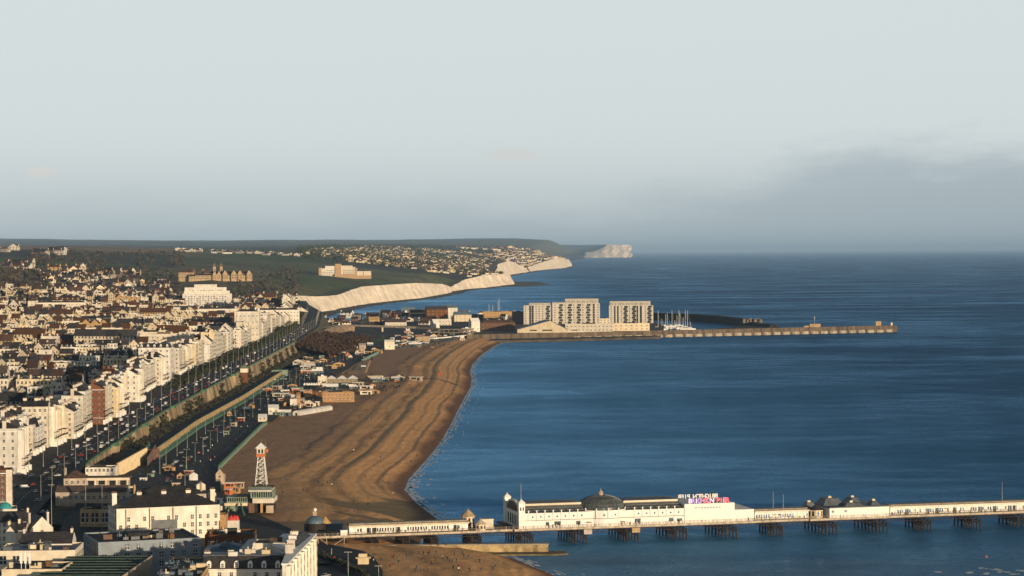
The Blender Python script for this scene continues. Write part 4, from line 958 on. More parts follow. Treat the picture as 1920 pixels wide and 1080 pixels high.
def apartment(px0, px1, ybase, ytop, pent, lab, cols, seed):
    p = at((px0+px1)/2, ybase, 4); h = (ybase-ytop)*p.y/FPX; w = (px1-px0)*p.y/FPX; x = w/2
    T = thing('apartment_block', lab, 'apartment block', (p.x, p.y, 4)); st = 8; sh = h/st; rnd = random.Random(seed); wm = mat('apartment_render', (.50, .45, .37), .8, .10, .2); wl = mat('apartment_wall_light', (.58, .53, .44), .8, .10, .2)
    mb = MB(); mb.box(-x, x, 0, 16, 0, h); mb.box(-x-.2, x+.2, -.2, 16.2, h, h+.6, 0); mb.build('wall', wl, T)
    for a, b, hh in pent: mb = MB(); mb.box(-x+w*a, -x+w*b, 2, 15, h+.62, h+hh); mb.box(-x+w*a-.4, -x+w*b+.4, 1.4, 15.5, h+hh, h+hh+.4); ph = mb.build('penthouse', wm, T)
    bal = MB(); bal.box(-2.0, 2.0, -1.9, 0, 0, .22, 0); bal.box(-2.0, 2.0, -1.9, -1.8, .22, 1.1, 1); bme = bal.mesh('balcony', [wl, M['domegl']])
    rec = MB(); rec.box(-1.9, 1.9, -.06, 0, 0, 2.6); rme = rec.mesh('glass_door', M['glass'])
    for kind, fx in cols:
        X_ = -x+w*fx
        for r in range(st):
            z = r*sh
            if kind == 'w': link('window', WIN, T, (X_, -.02, z+sh*.25), 0, (2.3, 1, 2.2))
            elif kind == 'B':
                o = link('glass_door', rme, T, (X_+(r % 2)*1.6-.4, -.02, z+.3), 0, (1.75, 1, 1.45)); link('balcony', bme, T, (X_-.9+(r % 2)*1.8, -.02, z+.1), 0, (1.2, 1, 1))
            elif kind == 'D': link('glass_door', rme, T, (X_, -.02, z+.3), 0, (1.0, 1, 1.55))
            elif kind == 'd': link('glass_door', rme, T, (X_, -.02, z+.4), 0, (.8, 1, 1.5))
    for a, b, hh in pent:
        q = -x+w*a+1.5
        while q < -x+w*b-1.5: link('window', WIN, T, (q, 1.98, h+1.6), 0, (1.4, 1, max(1.4, hh*.45))); q += rnd.choice((3.4, 4.6, 6))
    return T
apartment(982, 1033, 608, 573, [(.20, .98, 4.5)], 'shorter cream apartment block left of the other marina blocks', [('w', .07), ('D', .24), ('D', .33), ('w', .46), ('w', .57), ('w', .70), ('B', .88)], 1)
apartment(1036, 1125, 607, 569.5, [(.0, .27, 2.5), (.27, .97, 9)], 'widest cream marina apartment block with stacked balconies in the middle', [('w', .05), ('B', .17), ('w', .27), ('B', .36), ('w', .45), ('B', .55), ('w', .64), ('B', .75), ('D', .87), ('w', .96)], 2)
apartment(1142, 1225, 606, 573.5, [(.02, .94, 8.5)], 'right-hand cream marina apartment block beside the yacht masts', [('w', .05), ('d', .13), ('d', .2), ('w', .28), ('B', .37), ('w', .46), ('B', .56), ('d', .64), ('D', .72), ('w', .82), ('B', .91)], 3)
lm('the marina apartment blocks', 1080, 585)
def shed():
    p = at(1017, 624, 4); w = 94*p.y/FPX; T = thing('boat_shed', 'large cream shed with blue-grey pitched roof on the marina quay', 'shed', (p.x, p.y, 4), 0); x = w/2
    mb = MB(); mb.box(-x, x, 0, 60, 0, 5.5); mb.face([(-x, -.02, 5.5), (x, -.02, 5.5), (x*.32, -.02, 20)]); mb.build('wall', M['cream'], T)
    mb = MB(); mb.face([(-x-1, -1, 5.0), (x*.32, -1, 20.2), (x*.10, 60, 20.2), (-x-1, 60, 5.0)]); mb.face([(x*.32, -1, 20.2), (x+1, -1, 5.0), (x+1, 60, 5.0), (x*.10, 60, 20.2)]); mb.build('roof', M['bluegrey'], T)
    mb = MB()
    for a, b in ((-x*.5, -x*.22), (0, x*.4)): mb.box(a, b, -.1, -.03, 3.2, 5.2)
    mb.build('window', M['glass'], T)
shed(); lm('the blue-roofed boat shed', 1017, 612)
for px0, px1, yb, yt, lab, st, bays in ((1060, 1150, 622, 608, 'long low cream quayside building below the widest apartment block', 2, 12), (1150, 1218, 620, 607, 'pale flat quayside building below the right-hand apartment block', 2, 7), (1124, 1144, 612, 598, 'small blue-grey and white building between the two larger apartment blocks', 3, 3), (1062, 1096, 628, 621, 'low dark-windowed quay store beside the blue-roofed shed', 1, 4)):
    base(px0, px1, yb, yt, 4, 12, 'quay_building', lab, 'building', wall='cream', roof='flat', rm='felt', st=st, bays=bays, chim=0, win=(2.4, 1.6), sides=False, cornice=False)
# marina village left of the blocks
VILL = [(902, 966, 619, 605, 'brown', 'hip', 'tile', 'red-brown brick superstore with brown hipped roof left of the boat shed', 0, 2, 8), (822, 846, 612, 599, 'white', 'flat', 'felt', 'white curved marina building by the car ramp', 0, 2, 4), (770, 800, 600, 586, 'cream', 'gable', 'tile', 'low cream marina house right of the ramp bend', .3, 2, 4),
        (800, 840, 602, 580, 'brown', 'gable', 'slate', 'tall brown marina terrace facing the open sea', .25, 4, 5), (836, 858, 600, 577, 'cream', 'gable', 'bluegrey', 'cream gabled marina flats with grey roof', .3, 4, 3), (852, 884, 605, 590, 'cream', 'gable', 'bluegrey', 'cream marina terrace with pale sloped roof', .2, 3, 4), (752, 778, 592, 577, 'bluegrey', 'flat', 'lead', 'blue-grey flat marina block on the left', 0, 3, 3),
        (813, 824, 618, 605, 'white', 'gable', 'trim', 'bright white fabric-roofed pavilion left of the car park deck', .4, 1, 2), (884, 900, 622, 603, 'white', 'gable', 'trim', 'bright white sail-roofed entrance beside the brick superstore', .4, 1, 2), (866, 884, 628, 616, 'white', 'flat', 'trim', 'plain white box building above the beach wall', 0, 1, 2),
        (722, 762, 613, 604, 'cream', 'gable', 'tile', 'low white building behind the ramp viaduct', 0, 1, 6), (692, 712, 611, 600, 'tan', 'gable', 'tan', 'tan gabled house behind the bend of the ramp', .2, 1, 2), (960, 984, 606, 585, 'brown', 'flat', 'felt', 'brown flats beside the short apartment block', 0, 5, 4), (905, 960, 596, 585, 'tan', 'flat', 'felt', 'long low tan building behind the brick superstore', 0, 2, 10)]
for px0, px1, yb, yt, wl, rf, rm, lab, rot, st, by in VILL:
    base(px0, px1, yb, yt, 4, 14, 'marina_building', lab, 'building', rot=rot, wall=wl, roof=rf, rm=rm, st=st, bays=by, chim=0, sides=False, cornice=False, win=(1.5, 1.8), rh=6 if rf == 'gable' else 5)
lm('the red brick marina superstore', 935, 608)
rnd = random.Random(77)
for i in range(64):
    px = rnd.uniform(588, 962); py = rnd.uniform(590, 612) if px > 640 else rnd.uniform(598, 614); p = at(px, py, 3.6)
    if 815 < px < 900 and py > 605: continue
    pr = rnd.choice(VPROTO); sc_ = rnd.uniform(.8, 1.5); o = tag(link('marina_house', pr[0], None, p, rnd.uniform(-.7, .7), (sc_*rnd.uniform(1, 2.2), sc_, sc_)), None, 'house', 'low houses around the marina'); auto(o, pr[4]+' by the marina', 'house')
# white quay cottages row, yachts
hull = MB()
def yacht_meshes():
    L = 6.0; secs = [(-L, .1, .9), (-L*.6, 1.3, .9), (0, 1.7, .95), (L*.5, 1.2, 1.1), (L, .05, 1.4)]; mb = MB(); k = 0
    for x, w, z in secs: mb.v += [(x, -w, z), (x, w, z), (x, w*.5, -.3), (x, -w*.5, -.3)]
    for i in range(4):
        a = i*4; b = a+4
        for q in range(4): mb.f.append((a+q, b+q, b+(q+1) % 4, a+(q+1) % 4)); mb.m.append(0)
    h = mb.mesh('hull', M['pierwhite']); c_ = MB(); c_.prism([(-2.2, -.8), (2, -.7), (2, .7), (-2.2, .8)], .95, 1.7, top=[(-1.9, -.6), (1.3, -.5), (1.3, .5), (-1.9, .6)]); cb = c_.mesh('cabin', M['pierwhite'])
    m_ = MB(); m_.cyl(.8, 0, 1, 19, .24, .16, n=5); m_.tube((-3.6, 0, 2.2), (.8, 0, 2.3), .1, 4); m_.tube((.8, -1.1, 10), (.8, 1.1, 10), .05, 3); m_.tube((.8, 0, 16.8), (5.9, 0, 1.4), .04, 3); ms = m_.mesh('mast', M['trim'])
    b_ = MB(); b_.box(-3.4, .6, -.18, .18, 2.1, 2.45); bs = b_.mesh('furled_sail', M['trim']); return h, cb, ms, bs
YM = yacht_meshes(); rnd = random.Random(21)
Y0 = None
for px, py, hh in ((1233, 617, 1.5), (1247, 612, 1.0), (1250, 615, 1.25), (1259, 613, 1.4), (1272, 616, 1.5), (1274, 611, 1.1), (1284, 618, 1.55), (1288, 616, 1.45), (1240, 614, .7), (1264, 617, .7), (1280, 613, .8), (1268, 611, .9), (1293, 618, .6), (935, 590, 1.6), (933, 588, 1.2), (916, 590, 1.0), (923, 589, .9)):
    p = at(px, py, 0 if px > 1100 else 3.7)
    y_ = thing('sailing_yacht', None, 'yacht', p, rnd.uniform(-.5, .5), 'yachts moored in the marina'); y_.scale = (1.35, 1.35, 1.35*hh/1.15)
    for nm, me in zip(('hull', 'cabin', 'mast', 'furled_sail'), YM): link(nm, me, y_)
    auto(y_, 'white sailing yacht with a bare mast in the marina', 'yacht')
lm('the tallest yacht masts', 1284, 600)
for px, py, s in ((1288, 619, 1.6), (1262, 617, 1.0), (1268, 618, 1.1), (1240, 619, 1.0), (1256, 617, .9), (1246, 618, .8), (1297, 618, .9)):
    p = at(px, py, 0); t = thing('motor_cruiser', None, 'motor boat', p, rnd.uniform(-.3, .3), 'motor boats moored in the marina'); t.scale = (s, s, s); mb = MB()
    mb.prism([(-7, -2), (3, -2), (8, 0), (3, 2), (-7, 2)], -.4, 2.0); mb.build('hull', M['pierwhite'], t); mb = MB(); mb.prism([(-5, -1.6), (2.6, -1.4), (2.6, 1.4), (-5, 1.6)], 2, 3.5, top=[(-4.6, -1.4), (1.2, -1.2), (1.2, 1.2), (-4.6, 1.4)]); mb.build('cabin', M['trim'], t); mb = MB(); mb.box(-4, 1.5, -1.65, -1.56, 2.5, 3.1); mb.build('window', M['glass'], t)
    auto(t, 'white motor boat moored below the yacht masts', 'motor boat')
mb = MB()
for px0, px1, py in ((1232, 1262, 619.5), (1262, 1296, 621)):
    a = at(px0, py, .3); b = at(px1, py, .3); mb.prism([(a.x, a.y), (b.x, b.y), (b.x, b.y+3), (a.x, a.y+3)], -.3, .5)
tag(mb.build('pontoon', M['bluegrey']), 'long blue-grey floating pontoon along the moored boats', 'pontoon')
# ramp viaduct from the clifftop road to the marina
def viaduct():
    T = thing('road_viaduct', 'tan concrete ramp viaduct curving down to the marina', 'viaduct', (0, 0, 0))
    c_ = [(585, 628, 22), (600, 622, 21), (618, 615, 19.5), (640, 610.5, 18), (665, 610, 17), (700, 611, 16), (740, 612.5, 14.5), (780, 614, 13), (815, 616.5, 11.5), (850, 620, 9.5), (890, 622.5, 7.5)]
    pts = [at(*q) for q in c_]; mb = MB(); md = MB(); w = 9
    for i, (a, b) in enumerate(zip(pts, pts[1:])):
        def nn(k):
            p = pts[max(0, k-1)]; q = pts[min(len(pts)-1, k+1)]; u = (q-p).normalized(); return Vector((-u.y, u.x, 0))
        na, nb_ = nn(i), nn(i+1); A = a+na*w; B = b+nb_*w
        md.face([(a.x, a.y, a.z), (b.x, b.y, b.z), (B.x, B.y, b.z), (A.x, A.y, a.z)], 0)
        for (p, q, s) in ((a, b, -1), (A, B, 1)):
            lowa = 3.0 if i > 3 else a.z-2.5; 
            off = Vector((0, .4*s, 0)); zb_a, zb_b = (p.z-1.9, q.z-1.9)
            k = len(mb.v); mb.v += [(p.x, p.y, zb_a), (q.x, q.y, zb_b), (q.x, q.y, b.z+1.0), (p.x, p.y, a.z+1.0), (p.x, p.y+.4*s, zb_a), (q.x, q.y+.4*s, zb_b), (q.x, q.y+.4*s, b.z+1.0), (p.x, p.y+.4*s, a.z+1.0)]
            for f in ((0, 1, 2, 3), (7, 6, 5, 4), (3, 2, 6, 7), (0, 4, 5, 1)): mb.f.append(tuple(k+j for j in f)); mb.m.append(0)
        md.face([(a.x, a.y, a.z-1.8), (A.x, A.y, a.z-1.8), (B.x, B.y, b.z-1.8), (b.x, b.y, b.z-1.8)], 0)
    md.build('road_deck', M['asphalt'], T); mb.build('parapet', M['conc'], T)
    for px in (717, 762, 767, 806):
        q = interp([(a[0], i) for i, a in enumerate(c_)], px); i = int(q); p = pts[i].lerp(pts[i+1], q-i); mb = MB(); mb.box(-1.2, 1.2, 1, 8, 0, p.z-1.8); o = mb.build('pier_column', M['cream'], T); o.location = (p.x, p.y, 0)
    mb = MB()                       # earth-retaining first length
    for i in range(4):
        a, b = pts[i], pts[i+1]; mb.face([(a.x, a.y-.5, 3), (b.x, b.y-.5, 3), (b.x, b.y-.2, b.z-1.9), (a.x, a.y-.2, a.z-1.9)])
    mb.build('retaining_wall', mat('retaining_tan', (.34, .24, .15), .95, .3, .1), T)
    # car park deck
    p = at(855, 628, 5); C_ = thing('car_park_deck', 'open-sided concrete car park deck at the foot of the ramp', 'car park', (p.x, p.y, 4)); x = 33*p.y/FPX; mb = MB(); mb.box(-x, x, 0, 26, 0, .4); mb.box(-x, x, 0, 26, 4.2, 5.2); mb.box(-x, x, 0, 26, 9.2, 10.4); mb.build('floor_slab', M['conc'], C_)
    cm = MB(); cm.box(-.5, .5, 0, .8, .4, 9.2); cme = cm.mesh('column', M['conc'])
    for i in range(8): link('column', cme, C_, (-x+1+i*(2*x-2)/7, .2, 0))
    for i in range(8): link('column', cme, C_, (-x+1+i*(2*x-2)/7, 20, 0))
viaduct(); lm('the ramp viaduct', 745, 615)
# ------------------------------------------------------------------ named buildings of the downs and the town
def land_hit(px, py, D0=4300):
    D = D0
    while D < 12000:
        z = land_z(px, D)
        if yh(px)+(CH-z)*FPX/D <= py: return Vector(((px-960)*D/FPX-.006*(CH-z), D, z))
        D += 10
def marine_gate():
    p = land_hit(388, 577); s = p.y/FPX; T = thing('apartment_block', 'bright white stepped apartment block standing alone above the town', 'apartment block', (p.x, p.y, p.z-1), .12); wm = M['white']
    def B(a, b, yt, y0, y1, nm='wall'): mb = MB(); mb.box((a-388)*s, (b-388)*s, y0, y1, 0, (578-yt)*s); return mb.build(nm, wm, T)
    for i, (a, b, yt) in enumerate(((343, 435, 551), (346, 431, 545.5), (347, 425, 539), (365, 407, 533.5))): B(a, b, yt, i*.03+ (0 if i == 0 else 1.2*i), 22-i*1.5)
    fl = 7
    for r in range(9):
        zt_ = 3+r*4.1
        wid = 44 if zt_ < 26 else (40 if zt_ < 31 else (36 if zt_ < 37 else 20)); off = -.06 if zt_ < 26 else 1.16*(1 if zt_ < 31 else 2 if zt_ < 37 else 3)+.02
        n = int(wid*2/5.6)
        for i in range(n):
            if (i+r*3) % 7 == 5: continue
            link('window', WIN, T, (-wid+2.8+i*5.6, off, zt_-1.6), 0, (3.0 if (i % 3) else 1.8, 1, 2.1))
    mb = MB(); mb.box(9, 13, 3.1, 3.18, 28, 40); mb.build('stair_window', M['glass'], T)
    ro = MB(); ro.box(-12, 10, 8, 15, 45.0, 47.5); ro.build('roof', M['white'], T)
marine_gate(); lm('the white stepped block', 388, 555)
def roedean():
    p = land_hit(402, 525); s = p.y/FPX; T = thing('school', 'sandstone school on the hillside with twin pointed towers and many gables', 'school', (p.x, p.y, p.z-1)); st = mat('school_stone', (.52, .38, .22), .9, .15, .2)
    def wing(a, b, h, d0, d1, rf=4, axis='x'):
        mb = MB(); x0, x1 = (a-402)*s, (b-402)*s; mb.box(x0, x1, d0, d1, -3, h)
        if axis == 'y': mb.face([(x0, d0-.01, h), (x1, d0-.01, h), ((x0+x1)/2, d0-.01, h+rf)])
        else:
            for xx in (x0, x1): mb.face([(xx, d0, h), (xx, d1, h), (xx, (d0+d1)/2, h+rf)])
        w = mb.build('wing', st, T); mb = MB(); mb.gable(x0, x1, d0, d1, h, h+rf, axis, 0, o=.5); mb.build('roof', M['tile'], w); mw = MB(); q = x0+2
        while q < x1-2: mw.box(q, q+1.3, d0-.1, d0-.03, h*.25, h*.5); mw.box(q, q+1.3, d0-.1, d0-.03, h*.65, h*.88); q += 3.6
        mw.build('window', M['glass'], w)
    wing(334, 361, 19, 12, 30, 6); wing(355, 367, 10, -4, 10, 4); wing(367, 396, 12, 2, 14, 4); wing(381, 420, 17, 16, 30, 6); wing(418, 471, 14, 14, 28, 6)
    for a, b in ((399, 407), (407, 415), (418, 427), (434, 444), (446, 455), (463, 472)): wing(a, b, 15 if a > 410 else 13, 0, 12, 9, 'y')
    wing(425, 436, 12, 6, 14, 5); wing(455, 464, 12, 6, 14, 5)
    for a in (400.5, 413.5):
        mb = MB(); x = (a-402)*s; mb.box(x-3.2, x+3.2, 18, 24.4, -3, 32); tw = mb.build('tower', st, T); mb = MB(); mb.hip(x-3.6, x+3.6, 17.6, 24.8, 32.02, 43, None); mb.build('spire', mat('spire_tile', (.22, .14, .09), .9, .2, .5), tw); mb = MB(); mb.box(x-.8, x+.8, 17.9, 17.97, 22, 27); mb.build('window', M['glass'], tw)
    for a in (360, 378): mb = MB(); x = (a-402)*s; mb.box(x-4, x+4, 30, 38, 0, 25); mb.hip(x-4, x+4, 30, 38, 25, 29, None); mb.build('wing', M['brown'], T)
roedean(); lm('the twin-towered school', 402, 510)
def centre():
    p = land_hit(640, 520); s = p.y/FPX; T = thing('institution', 'cream and tan stepped modern building alone on green downland', 'institution', (p.x, p.y, p.z-1))
    def B(a, b, yt, y0, y1, wm, nm='wall'): mb = MB(); mb.box((a-640)*s, (b-640)*s, y0, y1, -4, (520-yt)*s); o = mb.build(nm, wm, T); return o
    brk = mat('centre_brick', (.48, .32, .18), .9, .15, .4); wh = M['cream']
    B(598, 603, 501, 0, 20, brk, 'stair_wing'); B(603, 610, 502.5, .5, 20, wh); B(610, 628, 498, 1, 20, wh); B(629, 640, 494, -1.5, 16, brk, 'tower'); B(640, 661, 497.5, .5, 18, wh); B(661, 666, 500, .8, 18, wh); B(666, 670, 502, 0, 18, brk, 'stair_wing'); B(670, 681, 508, 1, 14, wh); B(682, 696, 508, .5, 12, wh); B(628, 670, 513.5, -8, 0, brk, 'podium'); B(670, 696, 516, -5, .4, brk, 'podium')
    mb = MB()
    for r in range(4):
        for i in range(14):
            xx = (604+i*4.4-640)*s
            if 628 < 604+i*4.4 < 641: continue
            z = 5+r*5.2; lim = 27 if 609 < 604+i*4.4 < 662 else 20
            if z < lim: mb.box(xx, xx+4.6, .0-.12, .4, z, z+1.5)
    mb.build('window_band', M['domegl'], T)
centre(); lm('the stepped building on the downs', 645, 508)
def spire():
    p = at(45, 580, 26); T = thing('church', 'brown stone church tower with tall slender spire', 'church', (p.x, p.y, 26)); s = p.y/FPX; mb = MB(); w = 4.2; mb.box(-w, w, 0, 2*w, -3, 18); mb.build('tower', M['tan'], T)
    mb = MB(); mb.prism([(w*.95*math.cos(i*math.pi/4+.39), w+w*.95*math.sin(i*math.pi/4+.39)) for i in range(8)], 18, 42, top=[(.1*math.cos(i*math.pi/4), w+.1*math.sin(i*math.pi/4)) for i in range(8)]); mb.build('spire', mat('spire_stone', (.26, .19, .13), .9, .2, .4), T)
    for sx_ in (-1, 1): mb = MB(); mb.hip(sx_*w*.9-.7, sx_*w*.9+.7, -.2, 1.2, 18, 22, None); mb.build('pinnacle', M['tan'], T)
    mb = MB(); mb.box(-5, 22, 9, 22, -3, 9); mb.gable(-5, 22, 9, 22, 9, 15, 'x', 0, 0); mb.build('nave', M['brown'], T)
    mb = MB(); mb.box(-.8, .8, -.08, -.02, 10, 14.5); mb.build('louvre', M['glass'], T)
spire(); lm('the slender church spire', 45, 560)
def belltower():
    p = at(89, 634, 22); T = thing('clock_turret', 'slim white square turret with domed top among roofs', 'turret', (p.x, p.y, 22)); mb = MB(); mb.box(-3.2, 3.2, 0, 6.4, -3, 13); mb.box(-3.6, 3.6, -.4, 6.8, 13, 13.6); mb.box(-2.4, 2.4, .8, 5.6, 13.6, 19); mb.build('shaft', M['white'], T)
    mb = MB(); mb.dome(0, 3.2, 19.02, 2.6, 2.6, 10, 4); mb.cyl(0, 3.2, 21.5, 24, .3, .1, n=5); mb.build('dome', M['lead'], T); mb = MB(); mb.box(-1, 1, -.08, -.02, 6, 9); mb.box(-.8, .8, .72, .78, 14.5, 17.5); mb.build('opening', M['glass'], T)
belltower(); lm('the slim white turret', 89, 615)
# ------------------------------------------------------------------ upper seafront wall, terrace arcade
def wall_run(name, label, y0, y1, xf, zt, zb, m, rail=True, butt=0, step=8, lean=0.0, cat='wall'):
    T = thing(name, label, cat, (0, 0, 0)); mb = MB(); n = max(2, int((y1-y0)/step))
    ys = [y0+(y1-y0)*i/n for i in range(n+1)]
    for a, b in zip(ys, ys[1:]):
        xa, xb = xf(a), xf(b); za, zb_ = zt(a), zt(b); la = lean*(za-zb(a)); lb = lean*(zb_-zb(b))
        mb.face([(xa+la, a, zb(a)), (xb+lb, b, zb(b)), (xb, b, zb_), (xa, a, za)][::-1]); mb.face([(xa-.7, a, za), (xa, a, za), (xb, b, zb_), (xb-.7, b, zb_)])
    xa = xf(y0); mb.face([(xa-.7, y0, zb(y0)), (xa+lean*(zt(y0)-zb(y0)), y0, zb(y0)), (xa, y0, zt(y0)), (xa-.7, y0, zt(y0))])
    mb.build('wall', m, T)
    if butt:
        mb = MB(); y = y0+butt/2
        while y < y1:
            x = xf(y); mb.prism([(x-.5, y-.7), (x+1.6, y-.7), (x+1.6, y+.7), (x-.5, y+.7)], zb(y)-.3, zt(y)-.6, top=[(x-.5, y-.7), (x+.3, y-.7), (x+.3, y+.7), (x-.5, y+.7)]); y += butt
        mb.build('buttress', M['conc'], T)
    if rail:
        mb = MB()
        for a, b in zip(ys, ys[1:]):
            xa, xb = xf(a)-.35, xf(b)-.35
            for hz0, hz1, ww in ((.05, .55, .16), (1.0, 1.25, .14)):
                mb.face([(xa+ww, a, zt(a)+hz0), (xb+ww, b, zt(b)+hz0), (xb+ww, b, zt(b)+hz1), (xa+ww, a, zt(a)+hz1)][::-1]); mb.face([(xa-ww, a, zt(a)+hz1), (xa+ww, a, zt(a)+hz1), (xb+ww, b, zt(b)+hz1), (xb-ww, b, zt(b)+hz1)])
            q = a
            while q < b: xx = xf(q)-.35; mb.box(xx-.07, xx+.07, q-.07, q+.07, zt(q), zt(q)+1.2); q += 2.5
        mb.build('railing', M['green'], T)
    return T
TW = mat('seafront_wall_render', (.42, .31, .18), .95, .35, .07, col2=(.05, .045, .025), stretch=(1, 1, .35))
zwt = lambda y: zm(y)+.3
wall_run('retaining_wall', 'tan retaining wall with green railing at the near end of the coast road', 1385, 1497, mx, zwt, lambda y: min(zm(y)-3, 8), TW, butt=26)
wall_run('retaining_wall', 'long weathered retaining wall with green railing above the terrace', 1504, 3035, mx, zwt, lambda y: zterr(y)-.5, TW, butt=31, lean=.22)
for yy in (1505, 1655, 1820, 2000, 2235):
    mb = MB(); mb.box(-2.6, 3.0, -4, 4, -9, 2.2, 0); mb.box(-2.9, 3.3, -4.3, 4.3, 2.2, 2.6, 1)
    t = thing('lookout_bastion', None, 'bastion', (mx(yy), yy, zm(yy)), 0, 'railed bastions on the seafront wall'); mb = MB(); mb.box(-1, 3.4, -3.6, 3.6, -8, .4); mb.build('wall', TW, t); mb = MB(); mb.box(3.2, 3.36, -3.6, 3.6, .4, 1.8); mb.box(-1, 3.4, -3.6, -3.44, .4, 1.8); mb.box(-1, 3.4, 3.44, 3.6, .4, 1.8); mb.build('railing', M['green'], t); auto(t, 'square bastion with green railing jutting from the seafront wall', 'bastion')
# lift tower with white lantern top
p = at(464, 716, 12); T = thing('lift_tower', 'red brick lift tower with white top at the seafront wall', 'lift tower', (mx(p.y)+4, p.y, 12)); mb = MB(); mb.box(-3, 3.5, -3.5, 3.5, -2, 9.5); mb.build('shaft', M['brick'], T); mb = MB(); mb.box(-3.3, 3.8, -3.8, 3.8, 9.5, 13.5); mb.build('cabin', M['white'], T); mb = MB(); mb.hip(-4.2, 4.7, -4.7, 4.7, 13.52, 17.5, None); mb.cyl(.3, 0, 17, 18.5, .15, n=5); mb.build('roof', mat('lift_roof', (.20, .22, .12), .7, .2, 1), T)
lm('the brick lift tower', 464, 705)
def shrubs(name, label, fn, n, size, m, seed, cat='shrubbery'):
    rnd = random.Random(seed); mb = MB()
    for i in range(n):
        x, y, z = fn(rnd); s = size*rnd.uniform(.5, 1.3)
        for k in range(9):
            d = Vector((rnd.gauss(0, 1), rnd.gauss(0, 1), abs(rnd.gauss(0, .9)))); c_ = Vector((x, y, z))+d*s*.55; a = Vector((rnd.uniform(-1, 1), rnd.uniform(-1, 1), rnd.uniform(-1, 1))).normalized()*s*.55; b = a.orthogonal().normalized()*s*.4
            mb.face([c_-a, c_+b, c_+a, c_-b])
    o = mb.build(name, m); tag(o, label, cat, None, 'stuff'); return o
# ivy and valerian hanging on the long wall, planted strip at its foot
def wallivy(rnd):
    y = rnd.choice((1560, 1690, 1760, 1900, 1960, 2120, 2300, 2380, 2520, 2600, 2680, 2760, 2850, 2940))+rnd.gauss(0, 13); t = rnd.random()**.7; zt_, zb_ = zwt(y)-1.5, zterr(y)+.3
    z = zt_+(zb_-zt_)*t; return mx(y)+.22*(zwt(y)-z)+.3, y, z
shrubs('wall_ivy', 'dark ivy patches hanging on the long seafront wall', wallivy, 620, 1.5, mat('ivy_leaf', (.05, .048, .022), .95, .5, .3), 15, 'ivy')
# terrace arcade
def terrace():
    T = thing('terrace_arcade', 'long cream balustraded terrace over a green iron arcade', 'arcade', (0, 0, 0)); y0, y1 = 1512, 2520; n = 60; ys = [y0+(y1-y0)*i/n for i in range(n+1)]
    md = MB(); mf = MB(); mg = MB(); mc = MB()
    for a, b in zip(ys, ys[1:]):
        ea, eb = terr_e(a), terr_e(b); md.face([(mx(a)+13, a, 10.4), (ea, a, 10.4), (eb, b, 10.4), (mx(b)+13, b, 10.4)])
        mf.face([(ea, a, 8.4), (eb, b, 8.4), (eb, b, 11.8), (ea, a, 11.8)][::-1]); mf.face([(ea-.5, a, 11.8), (ea, a, 11.8), (eb, b, 11.8), (eb-.5, b, 11.8)])
        mg.face([(ea+3.6, a, 6.1), (eb+3.6, b, 6.1), (eb+3.4, b, 7.4), (ea+3.4, a, 7.4)][::-1]); mg.face([(ea, a, 8.3), (ea+3.6, a, 7.4), (eb+3.6, b, 7.4), (eb, b, 8.3)])
        mg.face([(ea+.12, a, 11.8), (eb+.12, b, 11.8), (eb+.12, b, 12.2), (ea+.12, a, 12.2)][::-1])
    md.build('deck', M['paving'], T); mf.build('balustrade', mat('balustrade_cream', (.50, .38, .20), .9, .3, .1), T); mg.build('iron_canopy', M['green'], T)
    y = y0; k = 0; pil = MB(); pil.box(0, .45, -.5, .5, 6, 11.6); pme = pil.mesh('pillar', mat('pillar_tan', (.36, .26, .14), .9, .2, .3)); mb = MB()
    while y < y1:
        x = terr_e(y); k += 1
        if k <= 100: link('pillar', pme, T, (x, y, 0))
        else: mb.box(x, x+.45, y-.5, y+.5, 6, 11.6)
        y += 4
    o = mb.build('pillar_row', MATS['pillar_tan'], T); o['kind'] = 'stuff'
    mb = MB()
    for a, b in zip(ys, ys[1:]): ea, eb = terr_e(a), terr_e(b); mb.face([(ea-.02, a, 6), (eb-.02, b, 6), (eb-.02, b, 8.4), (ea-.02, a, 8.4)][::-1])
    mb.build('arcade_wall', M['green'], T)
    mb = MB(); mb.prism([(mx(y0)+16, y0-3), (terr_e(y0)+4, y0-3), (terr_e(y0)+4, y0), (mx(y0)+16, y0)], 5, 13); mb.build('stair_block', M['brick'], T)
    mb = MB(); mb.prism([(mx(y1)+12, y1), (terr_e(y1)+5, y1), (terr_e(y1)+5, y1+14), (mx(y1)+12, y1+14)], 5, 12.6); mb.build('end_stair', M['palegreen'], T)
terrace(); lm('the near end of the green terrace', 290, 850)
# near cream pilastered ramp wall
a = at(222, 893, 6.5); b = at(275, 862, 6.5); u = (b-a).normalized(); n_ = Vector((u.y, -u.x, 0)); T = thing('ramp_wall', 'cream pilastered wall lining the ramp down to the beach road', 'wall', (0, 0, 0)); mb = MB(); mb.prism([(a.x, a.y), (b.x, b.y), (b.x-n_.x*1, b.y-n_.y*1), (a.x-n_.x*1, a.y-n_.y*1)][::-1], 4, 14.5); mb.build('wall', M['stone'], T); mb = MB()
L_ = (b-a).length; q = 1
while q < L_: c_ = a+u*q+n_*.25; mb.cyl(c_.x, c_.y, 4, 14.6, .45, n=6); q += 3.4
mb.build('pilaster', M['cream'], T)
for px0, py0, px1, py1 in ((262, 855, 281, 832), (276, 862, 292, 836)):
    a = at(px0, py0, 10); b = at(px1, py1, 13); mb = MB(); mb.tube((a.x, a.y, 11.2), (b.x, b.y, 14), .25, 4); mb.face([(a.x, a.y, 5), (b.x, b.y, 5), (b.x, b.y, 13.6), (a.x, a.y, 10.8)]); o = mb.build('stair_wall', [M['brick'] if px0 > 270 else M['green']]); tag(o, 'red brick stair wall with green handrail at the terrace end' if px0 > 270 else 'green railed stair parapet left of the red brick stair wall', 'stair wall')
